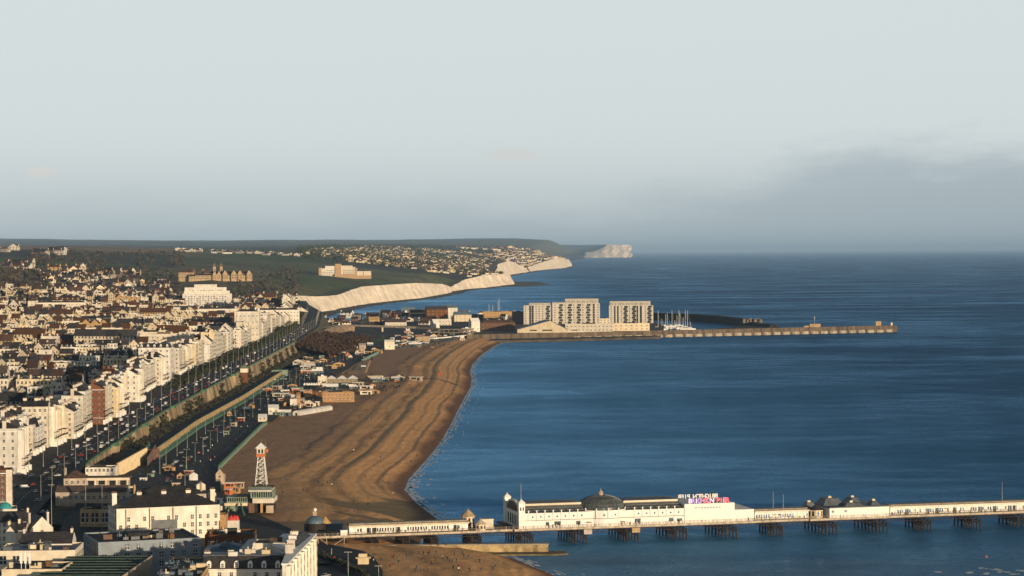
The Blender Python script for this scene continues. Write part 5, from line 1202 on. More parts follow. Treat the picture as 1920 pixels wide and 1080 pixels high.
# beach-side parapet (green/cream) on the promenade edge, fence, beach wall
wall_run('promenade_parapet', 'low green and cream parapet along the promenade above the beach', 1300, 1830, bx, lambda y: PROM+.8, lambda y: 4.2, M['palegreen'], rail=True, cat='parapet')
wall_run('beach_fence', 'pale green fence running along the upper beach', 2850, 3160, lambda y: bx(y)+2, lambda y: PROM+2.2, lambda y: 4.2, mat('fence_green', (.22, .36, .30), .7, .2, .5), rail=False, cat='fence')
wall_run('beach_wall', 'curved pale concrete wall at the top of the far beach', 3270, 3700, bx, lambda y: PROM+1.6, lambda y: 3, M['trim'], rail=False, cat='wall')
# shrub mound and grass slope beyond the wall
def mound(rnd):
    y = rnd.uniform(2980, 3560); t = rnd.random(); x0 = mx(y)+4; x1 = max(x0+34, -218+ (y-2980)*.02); x = x0+(x1-x0)*t
    return x, y, 6.5+13*(1-t)**1.2*(1 if y < 3400 else .7)+rnd.uniform(0, 2)
shrubs('winter_scrub', 'brown leafless scrub covering the slope beyond the wall', mound, 3000, 3.0, M['shrub'], 1)
def wallshrub(rnd):
    y = rnd.uniform(1530, 3000); x = mx(y)+rnd.uniform(3, 15); return x, y, 9.6+rnd.uniform(0, 1.2)
shrubs('bank_shrubs', 'dark shrubs at the foot of the long seafront wall', wallshrub, 520, 1.5, mat('bank_foliage', (.06, .055, .03), .95, .5, .3), 2)
struct(blob_patch('grass_slope', [at(px, py, 9).xy for px, py in ((655, 640), (700, 641), (722, 637), (725, 628), (700, 619), (668, 618), (650, 625))], 3, 10.5, M['grass']))
# ------------------------------------------------------------------ foreground buildings
def roofbits(t, w, d, h, n, seed, cols=('cream', 'lead', 'brown')):
    rnd = random.Random(seed)
    for i in range(n):
        x = rnd.uniform(-w*.42, w*.42); y = rnd.uniform(d*.2, d*.85); s = rnd.uniform(.6, 1.9); hh = rnd.uniform(.8, 2.4); mb = MB(); mb.box(x-s, x+s, y-s*.7, y+s*.7, h, h+hh)
        if rnd.random() < .4: mb.cyl(x, y, h+hh, h+hh+1.0, .25, n=6)
        mb.build('roof_plant', M[rnd.choice(cols)], t)
t = fb(224, 408, 950, 22, 7, 22, 'hotel', 'big white hotel with hipped slate roof facing the camera', 'hotel', rot=R(20), wall='white', roof='hip', rm='slate', st=4, bays=13, chim=5, rh=5, skip=[(3, i) for i in range(13)]+[(2, 0), (2, 2), (2, 5), (2, 8), (1, 3), (1, 7)], sides=2, win=(1.3, 2.0), cornice=False)
mb = MB()
for i in range(4): x = -20+i*11; mb.cyl(x, -.1, 0, 14.6, .25, n=5)
mb.box(-8, 4, -.35, -.04, 4, 9); mb.build('downpipe', M['lead'], t)
lm('the white hipped hotel', 310, 965)
fb(258, 384, 928, 19, 7, 20, 'hotel_annexe', 'brown low-roofed annexe directly behind the white hipped hotel', 'building', rot=R(18), wall='tan', roof='hip', rm='felt', st=3, bays=9, chim=2, rh=3.5, cornice=False)
t = fb(120, 162, 897, 17, 8, 14, 'pavilion_block', 'pink-tan block with brown hipped roof at the road junction', 'building', rot=R(8), wall='tan', roof='hip', rm='tile', st=2, bays=4, chim=1, rh=4, cornice=False, sides=False)
def veranda():
    p = at(200, 912, 12); s = p.y/FPX; T = thing('veranda_cafe', 'cream columned veranda with flat canopy at the road junction', 'cafe', (p.x, p.y, 8), R(4)); x = 40*s
    mb = MB(); mb.box(-x, x, 0, 12, 0, 8.0); mb.build('wall', M['tan'], T); mb = MB(); mb.box(-x-1, x+1, -3, 12.5, 8.02, 8.8); mb.build('roof', M['brown'], T); mb = MB(); mb.box(-x-1.1, x+1.1, -3.3, -3.01, 7.6, 9.0); mb.box(-x-1, x+4, -4, 0, 3.4, 4.2); mb.build('canopy_edge', M['cream'], T)
    for i in range(5): mb = MB(); q = -x+i*x/2; mb.box(q-.35, q+.35, -2.8, -2.1, 4.2, 7.6); mb.build('column', M['cream'], T)
    for i in range(4): mb = MB(); q = -x+(i+.5)*x/2; mb.box(q-1.4, q+1.2, -.08, -.02, 4.6, 7.3); mb.build('window', M['glass'], T)
    T2, p, w, h = base(104, 238, 943, 922, 8, 10, 'terrace_building', 'low tan terrace building with brown roof below the veranda', 'building', wall='tan', roof='gable', rm='tile', st=1, bays=12, chim=0, rh=3, cornice=False, sides=False)
    base(150, 206, 988, 958, 7.5, 12, 'arched_building', 'small tan building with dark round-headed arches left of the white hotel', 'building', wall='tan', roof='flat', rm='felt', st=1, bays=3, chim=0, win=(3.2, 4.6), cornice=False, sides=False)
    base(160, 214, 889, 879, 12, 14, 'roof_pavilion', 'long dark flat roof with pale edge beside the near retaining wall', 'building', wall='cream', roof='flat', rm='felt', st=1, bays=7, chim=0, cornice=False, sides=False)
veranda(); lm('the columned veranda cafe', 200, 905)
t = fb(190, 372, 1016, 19, 7, 36, 'market_hall', 'parapeted building with painted grey-blue shade and wide dark roof below the hipped hotel', 'building', rot=R(20), wall='paintshade', roof='flat', rm='felt', st=3, bays=9, chim=0, skip=[(2, 0), (2, 1), (2, 4)], sides=2, win=(1.6, 2.2)); roofbits(t, 38, 36, 12.3, 16, 4)
mb = MB(); mb.cyl(0, 0, 0, 0.01, .01); lm('the wide dark roof', 290, 1000)
def sawtooth():
    p = at(206, 1044, 17); s = p.y/FPX; T = thing('skylit_roof_building', 'building with green ribbed saw-tooth skylight roof at the bottom edge', 'building', (p.x, p.y, 0), R(-2)); x = 78*s
    mb = MB(); mb.box(-x, x, -75, 0, 3, 15.2); mb.build('wall', M['tan'], T); gm = mat('dark_green_glazing', (.008, .022, .016), .5, .3, .4)
    gbar = mat('dark_green_bar', (.03, .07, .05), .6, .2, 1)
    for i in range(9):
        y1 = -i*7.8; y0 = y1-7.8; mb = MB(); mb.face([(-x+.3, y0, 15.25), (x-.3, y0, 15.25), (x-.3, y1-1.6, 17.4), (-x+.3, y1-1.6, 17.4)]); mb.face([(-x+.3, y1-1.6, 17.4), (x-.3, y1-1.6, 17.4), (x-.3, y1, 15.25), (-x+.3, y1, 15.25)])
        q = -x+.5
        while q < x: mb.face([(q, y0, 15.3), (q+.12, y0, 15.3), (q+.12, y1-1.6, 17.46), (q, y1-1.6, 17.46)], 1); q += 1.1
        ro = mb.build('skylight', [gm, gbar], T); mb = MB(); mb.box(-x, x, y1-1.66, y1-1.54, 17.38, 17.48); mb.build('ridge_cap', M['palegreen'], ro)
    mb = MB(); mb.box(x, x+.5, -75, 0, 3, 17.6); mb.box(-x-.6, -x, -75, 0, 3, 16.6); mb.build('parapet', M['tan'], T)
sawtooth(); lm('the green saw-tooth roof', 206, 1062)
t = fb(3, 116, 1071, 17, 6, 22, 'flat_roofed_block', 'cream block with dark sunken flat roof at the bottom left corner', 'building', rot=0, wall='cream', roof='flat', rm='felt', st=3, bays=5, chim=0, sides=1, skip=[(2, i) for i in range(5)], cornice=False); roofbits(t, 26, 22, 11.3, 7, 8)
for px, lab in ((40, 'left of three white antenna columns on the corner roof'), (48, 'middle one of three white antenna columns on the corner roof'), (56, 'right of three white antenna columns on the corner roof')):
    p = at(px, 1066, 17.5); mb = MB(); mb.cyl(0, 0, -.5, 2.2, .14, n=5); mb.box(-.45, .45, -.3, .3, 2.0, 6.2); mb.cyl(0, 0, 6.2, 7.0, .2, n=5); o = mb.build('antenna', M['trim'], None, loc=p); tag(o, lab, 'antenna')
t = fb(-6, 140, 1036, 19, 6, 26, 'warehouse', 'long grey building with white-lit parapet above the corner block', 'building', rot=R(3), wall='cream', roof='flat', rm='lead', st=2, bays=6, chim=0, sides=1, win=(2.6, 3.4), skip=[(1, 2), (1, 3), (1, 4), (1, 5)], cornice=False); roofbits(t, 30, 24, 13.2, 9, 12)
t = fb(38, 134, 1019, 20, 6, 16, 'back_range', 'low range with white wall and slate roof behind the grey building', 'building', rot=R(4), wall='white', roof='gable', rm='slate', st=3, bays=4, chim=2, cornice=False, rh=4)
fb(10, 28, 998, 21, 6, 14, 'gabled_house', 'narrow cream gabled house, left of an adjoining pair', 'house', rot=R(4), wall='cream', roof='gable', axis='y', rm='slate', st=4, bays=1, chim=1, rh=2.6, cornice=False, sides=False, skip=[(3, 0)])
fb(29, 47, 994, 21, 6, 14, 'gabled_house', 'narrow cream flat-topped house, right of an adjoining pair', 'house', rot=R(4), wall='cream', roof='gable', axis='x', rm='slate', st=4, bays=1, chim=1, rh=2.6, cornice=False, sides=False, skip=[(3, 0)])
fb(60, 98, 990, 21, 6, 15, 'gabled_house', 'blue-white gabled house with lit parapets beside the flagpole', 'house', rot=R(24), wall='white', roof='gable', axis='y', rm='slate', st=4, bays=3, chim=2, rh=5, cornice=False, skip=[(3, 0), (3, 2)])
fb(-6, 54, 978, 20, 7, 14, 'terrace_range', 'brown-roofed terrace behind the pair of narrow cream houses', 'building', rot=R(10), wall='cream', roof='gable', rm='slate', st=4, bays=6, chim=2, rh=4, cornice=False)
t = fb(-8, 31, 958, 21, 8, 16, 'domed_corner_building', 'pale corner building with small copper green dome at left edge', 'building', rot=R(12), wall='white', roof='flat', rm='lead', st=4, bays=4, chim=0, sides=1); mb = MB(); mb.dome(-.5, 5, 13.2, 3.3, 3.4, 14, 5); mb.cyl(-.5, 5, 16.4, 18, .2, n=5); mb.build('copper_dome', M['teal'], t)
lm('the small copper dome', 10, 950)
t = fb(-20, 18, 884, 30, 11, 14, 'corner_tower_block', 'red brick and cream banded tall corner block at the left edge', 'apartment block', rot=R(6), wall='brick', roof='flat', rm='tile', st=6, bays=4, chim=0, sides=1); mb = MB(); mb.box(3.2, 6.2, -.35, -.04, -2, 19.8); mb.build('stucco_pier', M['cream'], t)
t = fb(284, 368, 1097, 18, 6, 72, 'plant_roof_building', 'dark roof crowded with ducts and aerials beside the green skylights', 'building', rot=R(2), wall='tan', roof='flat', rm='felt', st=3, bays=4, chim=0, sides=1); roofbits(t, 17, 70, 12.4, 34, 31, ('lead', 'bluegrey', 'cream'))
# mansard hotel with its long sea-facing wing
t = fb(378, 534, 1067, 17.5, 5, 15, 'mansard_hotel', 'white hotel with dark mansard roof and six arched dormers', 'hotel', rot=R(-2), wall='white', roof='mansard', rm='slate', st=3, bays=7, chim=3, rh=4.6, dorm=6, skip=[(2, 3)], sides=2, win=(1.2, 1.9))
mb = MB(); mb.box(-16, 16, 2.6, 10, 17.2, 17.6); mb.build('roof_deck', M['lead'], t); roofbits(t, 26, 12, 17.3, 5, 3, ('cream', 'white'))
p0 = at(536, 1058, 23); p1 = at(590, 1003, 23)
T = thing('hotel_wing', 'tall white hotel wing running towards the pier with striped facade', 'hotel', (p0.x, p0.y-2, 5)); Ln = p1.y-p0.y+2; dx = p1.x-p0.x
mb = MB(); mb.prism([(0, 0), (dx, Ln), (dx-13, Ln), (-11, Ln-34), (-3, 42), (-1.2, 0)], -3, 18); mb.prism([(-13.2, Ln-34), (-13.2, Ln), (-24, Ln), (-24, Ln-34)][::-1], -3, 16.5); mb.build('wall', M['white'], T)
mb = MB()
for i in range(9):
    f0 = (i+.15)/9; f1 = (i+.6)/9; mb.prism([(dx*f0, Ln*f0), (dx*f0+1.6, Ln*f0+1.0), (dx*f1+1.6, Ln*f1-1.0), (dx*f1, Ln*f1)], -3, 17.2)
mb.build('bay', M['white'], T)
mb = MB(); mb.prism([(.9, -.4), (dx+.9, Ln+.4), (dx-13.2, Ln+.4), (-11.2, Ln-34), (-3.2, 42), (-1.5, -.4)], 18.02, 18.6); mb.build('cornice', M['trim'], T)
mb = MB(); mb.prism([(0, 50), (dx-1, Ln-6), (dx-9, Ln-6), (-6, Ln-30)], 18.62, 20.6, top=[(-1.5, 56), (dx-3.5, Ln-9), (dx-6.5, Ln-9), (-4, Ln-32)]); mb.build('roof', M['slate'], T)
for i in range(9):
    for r in range(4):
        f = (i+.37)/9; link('window', WIN, T, (dx*f+1.68, Ln*f, 1.5+r*4.1), math.pi/2, (1.2, 1, 2.3))
    f = (i+.85)/9; link('window', WIN, T, (dx*f+.1, Ln*f, 10), math.pi/2, (.9, 1, 2.0))
for i in range(4): link('chimney', CHM['white'], T, (dx*(i+1)/5-2-i*1.3, 30+(Ln-36)*i/4, 18), 0, (3, 1.4, 4.5))
lm('the dormered mansard hotel', 455, 1058)
fb(474, 556, 1022, 23, 6, 14, 'hotel_rear_block', 'plain white rear block with red striped roof vents between the hotels', 'building', wall='white', roof='flat', rm='tile', st=4, bays=4, chim=0, sides=1, skip=[(3, 0), (3, 1), (3, 3), (2, 1)], cornice=False)
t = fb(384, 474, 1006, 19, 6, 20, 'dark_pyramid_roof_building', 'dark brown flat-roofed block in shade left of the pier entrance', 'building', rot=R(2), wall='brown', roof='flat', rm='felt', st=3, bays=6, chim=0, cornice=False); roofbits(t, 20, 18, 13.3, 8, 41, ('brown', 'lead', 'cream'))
t = fb(382, 470, 1034, 18, 6, 20, 'blue_roofed_block', 'blue-grey roofed building right behind the dormered mansard hotel', 'building', rot=R(2), wall='cream', roof='hip', rm='bluegrey', st=3, bays=6, chim=0, rh=2.5, cornice=False); roofbits(t, 18, 16, 13.5, 6, 43, ('brown', 'cream', 'lead'))
fb(392, 424, 968, 14, 6, 8, 'timber_kiosk', 'brown boxy building at the right end of the white hotel', 'building', wall='wood', roof='flat', rm='brown', st=1, bays=1, chim=0, cornice=False, sides=False, skip=[(0, 0)])
p = at(437, 981, 14); T = thing('red_ride', 'bright red covered fairground ride on a white base', 'ride', p); mb = MB(); mb.box(-2.6, 2.6, 0, 4, -8, 1.2); mb.build('base', M['white'], T)
mb = MB(); rnd = random.Random(8)
for i in range(7): mb.dome(-1.6+i*.55, 1.6, 1.2, 1.0, 1.6+.9*math.sin(i*1.9)**2, 8, 3)
mb.build('cover', M['red'], T); lm('the bright red ride cover', 437, 970)
# zip-wire tower and its green deck building
def tower():
    p = at(488, 962, 6); T = thing('slide_tower', 'tall white lattice tower with pointed roof and orange band', 'tower', (p.x, p.y+6, 20)); s = 1196/FPX
    mb = MB(); H_ = 14.6
    for sx_ in (-1, 1):
        for sy in (-1, 1): mb.tube((sx_*2.9, sy*2.9, 0), (sx_*1.5, sy*1.5, H_), .18, 5)
    for k in range(5):
        f = k/5; a = 2.9-1.4*f; b = 2.9-1.4*(f+.2); z0 = H_*f; z1 = H_*(f+.2)
        for q in range(4):
            c_ = [(-1, -1), (1, -1), (1, 1), (-1, 1)]; A = c_[q]; B = c_[(q+1) % 4]; mb.tube((A[0]*a, A[1]*a, z0), (B[0]*b, B[1]*b, z1), .08, 4); mb.tube((A[0]*b, A[1]*b, z1), (B[0]*b, B[1]*b, z1), .1, 4)
    mb.build('lattice_frame', M['trim'], T)
    mb = MB(); prev = None
    for i in range(0, 90):
        a = i/14*2*math.pi/1.0*.5*2; z = H_*i/90; r = 1.15; pt = (r*math.cos(a), r*math.sin(a), z)
        if prev: mb.tube(prev, pt, .3, 5)
        prev = pt
    mb.build('spiral_stair', M['white'], T)
    mb = MB(); mb.box(-2.4, 2.4, -2.4, 2.4, H_, H_+.4); mb.box(-2.3, 2.3, -2.3, 2.3, H_+.4, H_+1.5); mb.build('balcony', M['orange'], T)
    mb = MB(); mb.box(-2.0, 2.0, -2.0, 2.0, H_+1.6, H_+4.4); mb.build('cabin', M['white'], T); mb = MB(); mb.box(-1.3, -.3, -2.08, -2.01, H_+1.9, H_+3.9); mb.box(.4, 1.3, -2.08, -2.01, H_+1.9, H_+3.9); mb.build('window', M['glass'], T)
    mb = MB(); mb.hip(-2.8, 2.8, -2.8, 2.8, H_+4.42, H_+7.2, None); mb.build('roof', M['trim'], T); mb = MB(); mb.cyl(0, 0, H_+7, H_+9, .06, n=4); mb.cyl(2.4, 0, H_+4, H_+8.5, .05, n=4); mb.cyl(-2, 0, H_+5, H_+8, .05, n=4); mb.build('aerial', M['post'], T)
    mb = MB(); mb.box(2.42, 3.7, -1.2, 1.2, H_+2.2, H_+3.9); mb.build('start_platform', M['orange'], T)
    D = thing('deck_building', 'pale green galleried building with roof terrace under the white tower', 'building', (p.x, p.y, 6), 0)
    def B(a, b, z0, z1, y0, y1, m, nm): mb = MB(); mb.box((a-488)*s, (b-488)*s, y0, y1, z0, z1); return mb.build(nm, m, D)
    B(467, 511, 0, 5.2, 3.5, 16, M['iron'], 'ground_storey'); B(466, 476, 0, 5.2, 1, 3.4, M['brown'], 'corner_pier'); B(488, 492, 0, 5.2, 1, 3.4, M['wood'], 'corner_pier'); B(499, 512, 0, 3.8, 0, 3.4, M['stone'], 'shop_front'); B(474, 514, 5.2, 7.6, -1, 17, M['cream'], 'fascia'); B(470, 511, 7.6, 11.2, 0, 16, M['palegreen'], 'upper_storey'); B(466, 509, 11.2, 11.8, -1, 17, M['cream'], 'terrace_floor'); B(466, 509, 11.8, 13.0, 14.5, 15, M['iron'], 'terrace_screen')
    mb = MB()
    for i in range(12): q = (467+i*3.8-488)*s; mb.box(q-.08, q+.08, -1, -.85, 11.8, 13.6)
    mb.box((466-488)*s, (509-488)*s, -1, -.85, 13.4, 13.6); mb.build('terrace_railing', M['palegreen'], D)
    mb = MB()
    for i in range(9): q = (473+i*4.3-488)*s; mb.box(q, q+.7, -.08, -.02, 8.2, 10.8)
    mb.build('window', M['glass'], D)
    B(420, 470, 3.6, 5.0, 2, 12, M['cream'], 'low_fascia'); B(424, 470, 5, 8.0, 3, 14, M['palegreen'], 'gallery'); B(419, 440, 0, 7.5, 8, 18, M['palegreen'], 'side_wing'); B(440, 468, 8, 8.5, 2, 14, M['iron'], 'gallery_roof')
    mb = MB()
    for i in range(11): q = (426+i*4.1-488)*s; mb.box(q, q+.75, 2.9, 2.97, 5.7, 7.6)
    mb.build('window', M['glass'], D)
    mb = MB()
    for px in (428, 441, 454, 467): mb.box((px-488)*s-.15, (px-488)*s+.15, 2.2, 2.5, 0, 3.6)
    mb.build('post', M['palegreen'], D)
    mb = MB(); mb.tube(((452-488)*s, -1, 5), ((466-488)*s, -14, -1), .5, 4); mb.build('stair', M['green'], D)
tower(); lm('the white lattice tower', 485, 880)
def tent(px, py, w, h, lab, m='white', z=6, rt_='y', name='gabled_tent'):
    p = at(px, py, z); t = thing(name, lab, 'tent', p, R(12)); mb = MB(); mb.box(-w/2, w/2, 0, w, 0, h)
    mb.face([(-w/2, -.01, h), (w/2, -.01, h), (0, -.01, h+w*.3)]); mb.build('wall', M[m], t); mb = MB(); mb.gable(-w/2, w/2, 0, w, h+.02, h+w*.32, 'y', 0); mb.build('roof', M['trim'], t); return t
tent(419, 958, 4.4, 3.2, 'small white gabled tent right of the hipped hotel'); tent(363, 902, 5.0, 3.6, 'blue-white gabled tent on the shaded promenade'); tent(377, 920, 5.0, 3.2, 'white gabled tent in sunlight on the promenade')
p = at(412, 908, 5); t = thing('gabled_hut', 'tan gabled hut with pointed roof beside the beach', 'hut', (p.x, p.y, 5)); mb = MB(); mb.box(-2.3, 2.3, 0, 8, 0, 6.2); mb.face([(-2.3, -.01, 6.2), (2.3, -.01, 6.2), (0, -.01, 9)]); mb.build('wall', M['tan'], t); mb = MB(); mb.gable(-2.3, 2.3, 0, 8, 6.22, 9.1, 'y', 0, o=.3); mb.build('roof', M['brown'], t); mb = MB(); mb.box(-.5, .5, -.09, -.02, 4, 5); mb.build('window', M['glass'], t)
# glazed dome and clock tower at the pier entrance
p = at(590, 1002, 7); T = thing('glazed_pavilion', 'round blue-grey glazed dome at the pier entrance', 'dome', (p.x, p.y+8, 7)); mb = MB(); mb.cyl(0, 0, 0, 4.5, 4.6, n=16); mb.build('wall', M['iron'], T); mb = MB(); mb.dome(-.5, 0, 4.5, 4.4, 3.4, 18, 6); mb.build('dome', M['bluegrey'], T); mb = MB(); mb.cyl(4.3, 1, 4.2, 7.4, 3.0, .2, n=10); mb.build('cone_roof', M['tan'], T); mb = MB(); mb.box(-6, 12, 4, 12, 0, 3.6); mb.build('entrance_hall', M['bluegrey'], T)
p = at(590, 982, 8); T = thing('clock_tower', 'small clock tower topped by a white ball', 'clock tower', (p.x, p.y+2, 6)); mb = MB(); mb.box(-.9, .9, -.9, .9, 0, 7.4); mb.box(-1.2, 1.2, -1.2, 1.2, 7.4, 7.7); mb.build('shaft', M['stone'], T); mb = MB(); mb.dome(0, 0, 8.5, 1.0, 1.0, 12, 4); mb.cyl(0, 0, 7.7, 8.5, .5, 1.0, n=12); mb.build('ball', M['trim'], T)
lm('the white-balled clock tower', 590, 960)
# street at the pier root
struct(blob_patch('street_corner', [at(px, py, 5).xy for px, py in ((560, 1120), (730, 1120), (735, 1075), (715, 1045), (690, 1030), (640, 1020), (590, 1010), (540, 1010))], -1, 5.2, M['asphalt']))
p = at(681, 1058, 5.2); T = thing('shelter_kiosk', 'lit cream kiosk with wide flat roof beside the beach', 'kiosk', p); mb = MB(); mb.box(-2.3, 2.3, 0, 3.5, 0, 2.6); mb.build('wall', M['cream'], T); mb = MB(); mb.box(-3.2, 3.2, -1, 4.2, 2.6, 2.95); mb.box(-2, 1.6, .5, 3, 2.95, 4.4); mb.build('roof', M['cream'], T)
lm('the cream beach kiosk', 681, 1050)
# crossing lattice supports by the pier root
T = thing('cross_frame', 'crossed tan pole frame standing at the root of the pier', 'frame', (0, 0, 0)); mb = MB()
for a, b in (((594, 1006), (640, 1040)), ((648, 1008), (608, 1034)), ((596, 1008), (598, 1034)), ((622, 1028), (621, 1044)), ((646, 1008), (644, 1038)), ((612, 1010), (615, 1036))):
    A = at(*a, 8); dd = A.y; B = Vector(((b[0]-960)*dd/FPX-.8, dd, zrow(*b, dd))); mb.tube(A, B, .16, 4)
mb.build('pole', M['tan'], T)
def hedge(rnd):
    t = rnd.random(); px = 598+t*88; py = 1045+t*36; p = at(px+rnd.uniform(-3, 3), py+rnd.uniform(-2, 2), 5.2); return p.x, p.y, 5.8+rnd.uniform(0, 1)
shrubs('hedge', 'clipped hedge edging the street corner by the pier', hedge, 150, 1.0, M['leaf'], 12, 'hedge')
for px, py, lab in ((653, 1052, 'red bench furniture on the street corner by the pier'),):
    p = at(628, 1053, 5.2); mb = MB(); mb.box(-.6, .6, 0, .5, 0, .9); mb.box(-.6, .1, .4, .5, .9, 2.2); o = mb.build('red_bench', M['red'], None, loc=p); tag(o, lab, 'bench')
# ------------------------------------------------------------------ beach club buildings
CL = [(605, 664, 752, 737, 'wood', 'flat', 'felt', 'warm timber beach building with flat dark roof', 2, 8), (533, 545, 760, 742, 'wood', 'hip', 'trim', 'small orange-tan tower house on the beach, left of a white one', 2, 2), (544, 556, 764, 750, 'white', 'flat', 'lead', 'tiny white cube house among the orange beach huts', 1, 1), (556, 563, 763, 741, 'wood', 'gable', 'wood', 'narrow orange tower house right of the white cube house', 2, 1), (569, 585, 745, 735, 'wood', 'flat', 'brown', 'orange cabin between the tower house and the timber building', 1, 3),
      (530, 618, 742, 736, 'brown', 'flat', 'tan', 'low brown deck buildings behind the orange beach huts', 1, 9), (596, 613, 720, 707, 'white', 'flat', 'trim', 'white boxy bar left of the three-peaked marquee', 1, 3), (721, 740, 654, 640, 'white', 'gable', 'trim', 'white hut at the end of the green beach fence', 1, 1), (622, 632, 692, 686, 'wood', 'flat', 'wood', 'small orange container on the upper beach', 1, 1),
      (648, 656, 669, 664, 'orange', 'flat', 'orange', 'orange kiosk beside the beach railway', 1, 1), (673, 686, 655, 647, 'tan', 'gable', 'tan', 'small tan station hut on the lower slope', 1, 1), (565, 590, 688, 680, 'tan', 'flat', 'cream', 'pale tan sun terrace block below the scrub', 1, 3), (782, 806, 641, 632, 'tan', 'flat', 'brown', 'orange-brown go-kart hut near the far beach wall', 1, 3), (503, 522, 777, 764, 'white', 'gable', 'trim', 'white sheeted kiosk on the promenade edge', 1, 2), (484, 500, 790, 782, 'white', 'gable', 'trim', 'long white kiosk nearer the camera on the promenade edge', 1, 2)]
for px0, px1, yb, yt, wl, rf, rm, lab, st, by in CL:
    base(px0, px1, yb, yt, 5.6 if px0 > 530 else 6.2, 9 if px1-px0 < 30 else 14, 'beach_building', lab, 'beach building', wall=wl, roof=rf, rm=rm, st=st, bays=by, chim=0, sides=False, cornice=False, win=(1.2, 1.3), rh=2.2, rot=R(3))
lm('the timber beach building', 635, 745)
def marquee():
    p = at(642, 718, 5.6); T = thing('marquee', 'grey-white marquee with three peaked roofs on the beach', 'marquee', p, R(2)); s = p.y/FPX; mb = MB(); mb.box(-30*s, 28*s, 0, 12, 0, 4.2); mb.build('wall', mat('marquee_side', (.30, .25, .17), .8, .2, .5), T)
    for i in range(3): mb = MB(); a = (-31+i*20)*s; mb.hip(a, a+20*s, -1, 13, 4.25, 7.4, None); mb.build('roof', M['trim'], T)
    T = thing('tent_row', 'row of seven little cream peaked tents by the beach bar', 'tents', at(584, 723, 5.6)); mb = MB()
    for i in range(7): a = -8+i*2.4; mb.box(a, a+2.1, 0, 2.2, 0, 1.7); mb.hip(a-.1, a+2.2, -.1, 2.3, 1.71, 3.0, None)
    mb.build('canvas', M['trim'], T)
    p = at(636, 751, 5.2); T = thing('paddling_pool', 'blue covered pool deck in front of the timber beach building', 'pool', p); mb = MB(); mb.box(-13, 12, -16, -2, 0, .7); mb.build('surround', M['wood'], T); mb = MB(); mb.box(-9, 10, -14, -4, .7, .95); mb.build('water', M['bluepool'], T)
    p = at(822, 706, 5); T = thing('marker_flag', 'small red flag board by the beach path', 'flag', p); mb = MB(); mb.cyl(0, 0, 0, 3.5, .12, n=5); mb.build('pole', M['post'], T); mb = MB(); mb.box(.1, 2.6, -.08, .08, 1.6, 3.6); mb.build('flag', M['red'], T)
    # embankment train shed
    p = at(556, 778, 5.5); T = thing('railway_shed', 'long curved-roof white railway shed at the beach edge', 'shed', (p.x, p.y, 5), R(-18)); mb = MB(); pl = [(-3.5, 0), (-3.5, 2.5), (-2.2, 3.7), (0, 4.2), (2.2, 3.7), (3.5, 2.5), (3.5, 0)]
    k = len(mb.v); mb.v += [(a, 0, b) for a, b in pl]+[(a, 70, b) for a, b in pl]; mb.f.append(tuple(range(6, -1, -1))); mb.m.append(0); mb.f.append(tuple(range(7, 14))); mb.m.append(0)
    for i in range(6): mb.f.append((i, i+1, i+8, i+7)); mb.m.append(0)
    mb.build('shell', M['white'], T); mb = MB(); mb.box(-1, .6, -.1, -.02, 0, 2.2); mb.build('door', M['glass'], T)
marquee(); lm('the three-peaked marquee', 642, 710)
def hut_mesh(wl, rm, seed, flat):
    mb = MB(); mb.box(-2.2, 2.2, 0, 3.4, -1, 2.6, 0)
    if flat: mb.box(-2.5, 2.5, -.6, 3.6, 2.6, 2.85, 1)
    else: mb.gable(-2.2, 2.2, 0, 3.4, 2.6, 4.1, 'y' if seed % 2 else 'x', 1, 0, o=.25)
    mb.box(-1.5, .4, -.07, -.01, .9, 2.1, 2); mb.box(.8, 1.6, -.07, -.01, 0, 2.1, 2); return mb.mesh('beach_hut', [M[wl], M[rm], M['glass']])
HUT = [(hut_mesh(a, b, i, f), d) for i, (a, b, f, d) in enumerate((('white', 'trim', True, 'small white flat-roofed hut'), ('wood', 'brown', False, 'small timber hut'), ('tan', 'cream', True, 'small tan kiosk'), ('cream', 'slate', False, 'small cream gabled hut'), ('orange', 'trim', True, 'small orange stall'), ('palegreen', 'lead', True, 'small pale green kiosk'), ('bluegrey', 'trim', False, 'small blue-grey hut')))]
rnd = random.Random(61)
for (x0, x1, y0, y1, n) in ((556, 604, 672, 704, 22), (732, 880, 622, 640, 34), (742, 815, 640, 652, 14), (600, 690, 656, 690, 16), (530, 600, 737, 768, 16), (604, 700, 722, 738, 18), (690, 780, 706, 716, 14), (500, 560, 705, 760, 16), (640, 720, 640, 668, 14), (520, 546, 770, 780, 4)):
    for i in range(n):
        px = rnd.uniform(x0, x1); py = rnd.uniform(y0, y1); p = at(px, py, 5.6)
        if 600 < px < 668 and 735 < py < 756: continue
        if p.x > bx(p.y)-1: p.z = bz(p.x, p.y)
        m_, d_ = rnd.choice(HUT); sc_ = rnd.uniform(.7, 1.5); o = tag(link('beach_hut', m_, None, p, rnd.uniform(-.5, .5), (sc_*rnd.uniform(.8, 2.4), sc_, sc_*rnd.uniform(.8, 1.2))), None, 'hut', 'huts and kiosks along the upper beach'); auto(o, d_+' on the upper beach', 'hut')
def bclut(rnd):
    k = rnd.choice(((556, 720, 655, 704), (500, 600, 700, 770), (600, 790, 702, 735), (730, 890, 622, 650))); px = rnd.uniform(k[0], k[1]); py = rnd.uniform(k[2], k[3]); p = at(px, py, 5.5)
    if p.x > bx(p.y)+12: px -= 40; p = at(px, py, 5.5)
    return p.x, p.y, max(5.6, p.z)+rnd.uniform(0, 1.2)
shrubs('beach_planting', 'low scrubby planting between the huts of the upper beach', bclut, 420, 1.5, mat('salt_scrub', (.06, .055, .03), .95, .5, .4), 67, 'planting')
